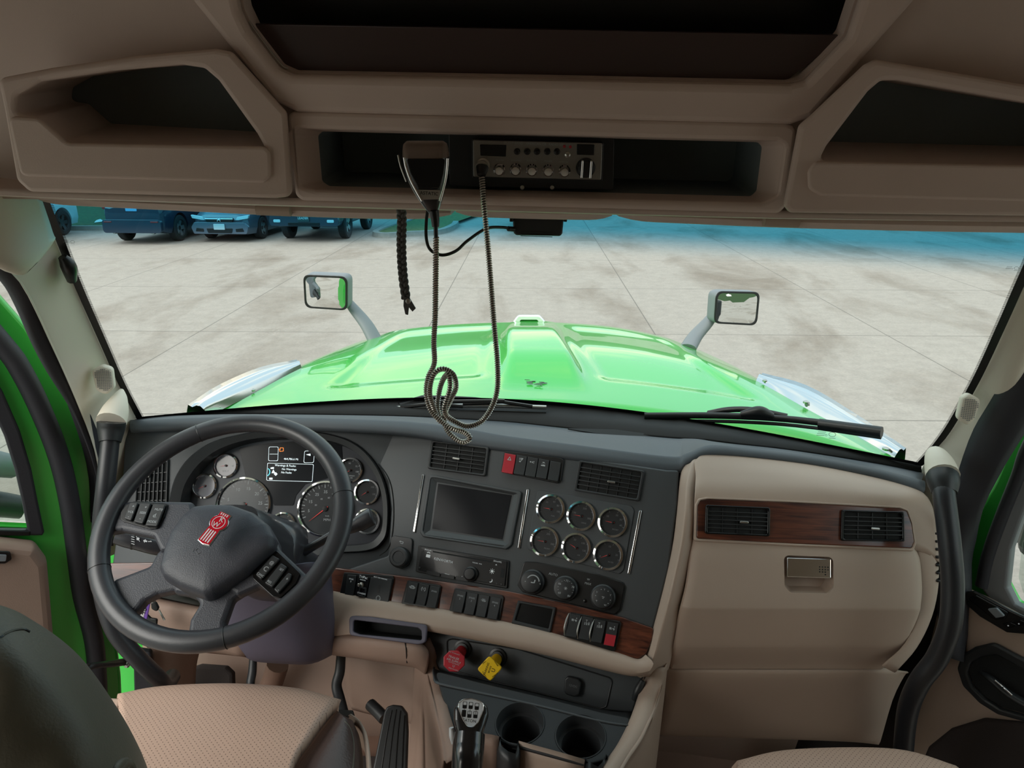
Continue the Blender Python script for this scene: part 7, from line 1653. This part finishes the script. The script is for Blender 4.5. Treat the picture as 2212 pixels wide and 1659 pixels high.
texts('lettering', FRf, [('SELECT BAND   AMERICAN CB   RADIO SERVICE', 1160, 311, .0032), ('RF GAIN', 1080, 346, .0022), ('DYNAMIKE', 1115, 347, .0022), ('SQUELCH', 1148, 347, .0022), ('VOLUME', 1184, 348, .0022), ('SWR CAL', 1218, 350, .0022)], M_['print'], rd)
for x in (1117, 1139, 1160, 1182, 1203):
    lathe('toggle_switch', FRf.mat(*FRf.uv(x, 327), 0), [(.0045, 0), (.0045, .003), (.003, .004), (.0025, .010), (0, .011)], M_['black'], rd, n=14)
for x, y, r in ((1219, 316, .002), (1232, 317, .002)): lathe('indicator_lamp', FRf.mat(*FRf.uv(x, y), 0), [(r, 0), (r, .002), (0, .003)], M_['red'], rd, n=12)
lathe('toggle_switch', FRf.mat(*FRf.uv(1226, 334), 0), [(.004, 0), (.004, .003), (.002, .004), (.002, .009), (0, .010)], M_['steel'], rd, n=14)
for x, y in ((1079, 370), (1114, 370), (1149, 371), (1184, 372), (1219, 373)):
    kn = lathe('knob', FRf.mat(*FRf.uv(x, y-4), 0), [(.0085, 0), (.0085, .002), (.0068, .004), (.0062, .014), (.0052, .016), (0, .0165)], M_['chrome'], rd, n=28)
lathe('channel_knob', FRf.mat(*FRf.uv(1265, 362), 0), [(.0135, 0), (.0135, .003), (.0115, .005), (.0108, .012), (.009, .014), (0, .0145)], M_['dark'], rd, n=32)
u, v = FRf.uv(1265, 362); plate('knob_bar', FRf.up(.012), rnd(rect(u-.006, v, .003, .024), .001), M_['chrome'], rd, t=.008, bev=.001); plate('knob_bar', FRf.up(.012), rnd(rect(u+.006, v, .003, .024), .001), M_['chrome'], rd, t=.008, bev=.001)
lathe('microphone_socket', FRf.mat(*FRf.uv(1043, 357), 0), [(.010, 0), (.010, .003), (.008, .004), (.008, .012), (.0085, .013), (.0085, .020), (0, .021)], M_['steel'], rd, n=24)
for x in (1128, 1193): lathe('mount_screw', FRf.mat(*FRf.uv(x, 407), -.01), [(.003, 0), (.003, .003), (0, .004)], M_['steel'], rd, n=10)
# ================================================================= microphone on its cord
mc_ = thing('hand_microphone', at(918, 380, 1.02), 'dark chrome hand microphone hung before the bay on a knotted spring cord', 'microphone')
FM = Frame(at(918, 370, 1.03), (-.04, -1, -.1), (1, 0, -.02))
def sect(rows_px, F, depth, bulge):
    """body from horizontal slices: (left px, right px, y px, thickness)"""
    vs = []; fs = []; n = 24
    for xl, xr, y, th, tl in rows_px:
        a = F.P(xl, y+tl); b = F.P(xr, y); c = (a+b)/2; u_ = (b-a)/2
        for q in range(n):
            t = 2*PI*q/n; cu, su = math.cos(t), math.sin(t)
            e = .65; cc = math.copysign(abs(cu)**e, cu); ss = math.copysign(abs(su)**e, su)
            vs.append(c+u_*cc+F.n*(ss*th))
    m_ = len(rows_px)
    for i in range(m_-1):
        for q in range(n): fs.append((i*n+q, i*n+(q+1) % n, (i+1)*n+(q+1) % n, (i+1)*n+q))
    fs.append(tuple(range(n))); fs.append(tuple(range((m_-1)*n, m_*n)))
    return vs, fs
M_['micbrown'] = mat('mic_top', srgb(120, 104, 94), .35, coat=.4, crough=.2)
vs, fs = sect([(878, 958, 305, .006, 0), (872, 965, 311, .015, 0), (871, 968, 322, .020, 0), (871, 970, 338, .022, 0)], FM, 0, 0)
mk('top_cap', vs, fs, M_['micbrown'], mc_, sharp=50)
M_['micdark'] = mat('mic_body', srgb(40, 40, 42), .3, coat=.3)
vs, fs = sect([(870, 970, 338, .021, 0), (872, 970, 360, .022, 0), (880, 966, 385, .021, 0), (893, 960, 410, .019, 0), (906, 956, 430, .016, 0), (914, 952, 442, .013, 0), (926, 946, 458, .008, 0), (929, 945, 463, .006, 0)], FM, 0, 0)
mk('body', vs, fs, M_['micdark'], mc_, sharp=50)
Fm = FM.up(.0235)
edge = [(873, 340), (877, 360), (887, 388), (900, 413), (912, 434), (936, 436), (950, 434), (957, 410), (963, 385), (966, 360), (967, 342)]
tube('chrome_edge', [Fm.P(x, y) for x, y in edge[:5]], .0018, M_['chrome'], mc_, n=8)
tube('chrome_edge', [Fm.P(x, y) for x, y in edge[6:]], .0018, M_['chrome'], mc_, n=8)
Fm2 = FM.up(.020)
plate('grille', Fm2, pp(Fm2, [(878, 342), (962, 342), (958, 375), (950, 405), (905, 407), (888, 375)], .004), M_['gloss'], mc_, t=.003, bev=.001)
nl = plate('name_plate', FM.up(.019), pp(FM.up(.02), [(900, 409), (952, 410), (949, 430), (912, 431)], .002), M_['steel'], mc_, t=.003, bev=.0005)
texts('lettering', FM.up(.0222), [('ASTATIC', 927, 418, .0046)], M_['black'], nl)
tube('talk_lever', [FM.P(860, 335, .01), FM.P(866, 360, .012), FM.P(878, 392, .012)], .0015, M_['steel'], mc_, n=8)
# spring cord as wound wire over a dark core
def cord(path, r, ps=90, nm='spring_cord', parent=None):
    P = [at(*p) for p in path]; C_ = cr_pts(P, 16)
    d = [0]
    for i in range(1, len(C_)): d.append(d[-1]+(C_[i]-C_[i-1]).length)
    pitch = .0034; turns = d[-1]/pitch; st_ = int(turns*8); pts = []; up = V(0, 1, 0); j = 0
    for k in range(st_+1):
        s = d[-1]*k/st_
        while j < len(d)-2 and d[j+1] < s: j += 1
        f = (s-d[j])/max(d[j+1]-d[j], 1e-9); c = C_[j].lerp(C_[j+1], f); t = (C_[j+1]-C_[j]).normalized()
        up = (up-t*up.dot(t)).normalized(); sd = t.cross(up); a = 2*PI*k/8
        pts.append(c+up*math.cos(a)*r+sd*math.sin(a)*r)
    o = tube(nm, pts, .00115, M_['coil'], parent, n=5, res=1)
    tube('cord_core', C_, r*.85, M_['black'], o, n=8, res=1)
    return o
M_['coil'] = mat('cord_coil', (.62, .58, .52, 1), .3, metal=.75)
tube('strain_relief', [at(937, 455, 1.03), at(940, 475, 1.03), at(941, 490, 1.03)], [.007, .006, .005], M_['black'], mc_, n=12)
tube('strain_relief', [at(941, 488, 1.03), at(942, 515, 1.03)], .003, M_['black'], mc_, n=8)
cord([(942, 512, 1.03), (941, 600, 1.035), (940, 680, 1.04), (937, 740, 1.045), (938, 785, 1.05),
      (925, 815, 1.05), (921, 850, 1.05), (930, 885, 1.045), (948, 905, 1.04), (975, 925, 1.035), (1004, 935, 1.04), (1015, 948, 1.04), (998, 955, 1.04), (975, 940, 1.045), (962, 918, 1.055),
      (962, 890, 1.06), (975, 860, 1.06), (985, 835, 1.055), (978, 808, 1.05), (955, 797, 1.045), (935, 812, 1.04), (928, 850, 1.04), (938, 885, 1.045), (946, 905, 1.052), (952, 908, 1.055),
      (945, 880, 1.06), (950, 840, 1.06), (960, 815, 1.055), (970, 810, 1.045), (972, 840, 1.035), (960, 880, 1.03), (965, 898, 1.035), (985, 912, 1.04), (1010, 921, 1.045), (1040, 910, 1.05), (1062, 880, 1.05), (1074, 840, 1.05), (1074, 780, 1.05), (1067, 700, 1.05), (1056, 560, 1.05), (1047, 460, 1.05), (1041, 385, 1.06), (1040, 368, 1.065)], .0034, parent=mc_)
tube('plug', [at(1040, 378, 1.055), at(1042, 362, 1.062)], [.006, .009], M_['black'], mc_, n=12, res=1)
# ================================================================= braided strap
bs = thing('braided_strap', at(868, 440, 1.15), 'dark braided leather strap with a small rivet hanging left of the microphone cord', 'strap')
ctr = [(866, 438), (868, 480), (867, 520), (868, 560), (871, 600), (877, 645)]
cc = cr_pts([at(x, y, 1.15) for x, y in ctr], 12); nn = len(cc)
for s in range(3):
    P = []
    for i, c in enumerate(cc):
        a = 2*PI*(i/11.0)+2*PI*s/3; P.append(c+V(math.sin(a)*.0042, math.sin(2*a)*.0025, 0))
    tube('strand', P, .0036, M_['braid'] if 'braid' in M_ else mat('braid_leather', srgb(74, 72, 69), .55, bump=('voronoi', 400, .4)), bs, n=8, res=2)
M_['braid'] = bpy.data.materials['braid_leather']
Fb = Frame(at(880, 655, 1.145), (0, -1, 0), (1, 0, 0))
plate('tail', Fb, pp(Fb, [(873, 640), (886, 642), (884, 660), (882, 680), (876, 678), (872, 660)], .001), M_['braid'], bs, t=.003, bev=.0005)
plate('tail', Fb.up(.002), pp(Fb, [(876, 645), (886, 643), (899, 665), (892, 672), (882, 660)], .001), M_['braid'], bs, t=.003, bev=.0005)
lathe('rivet', Fb.mat(*Fb.uv(883, 649), .005), [(.0042, 0), (.0042, .001), (.003, .002), (0, .0022)], M_['steel'], bs, n=20)
# ================================================================= camera box
cb = thing('camera_box', at(1162, 485, 1.30), 'flat black camera box fixed at the top centre of the windshield', 'camera')
Fk = Frame(at(1162, 485, 1.30), (0, -1, .12), (1, 0, .0))
plate('housing', Fk.up(-.02), pp(Fk, [(1107, 462), (1219, 463), (1215, 505), (1210, 510), (1115, 508), (1109, 503)], .006), M_['dark'], cb, t=.02, bev=.004)
u0, v0 = Fk.uv(1160, 485)
marks('cooling_slots', Fk, [rect(u0, v0-.012-.004*k, .055, .0012) for k in range(3)], M_['black'], cb, h=.0002)
for x in (1105, 1221): box('bracket', at(x, 469, 1.30), (.006, .02, .014), M_['black'], cb, bevel=.001)
tube('cable', [at(1108, 495, 1.295), at(1085, 491, 1.28), at(1050, 494, 1.25), at(1010, 520, 1.22), at(985, 542, 1.20), at(955, 551, 1.19), at(930, 540, 1.19), at(921, 515, 1.20), at(921, 478, 1.22), at(924, 455, 1.24)], .0026, M_['black'], cb, n=10)
tube('plug', [at(1110, 495, 1.297), at(1098, 494, 1.288)], .0045, M_['black'], cb, n=10, res=1)
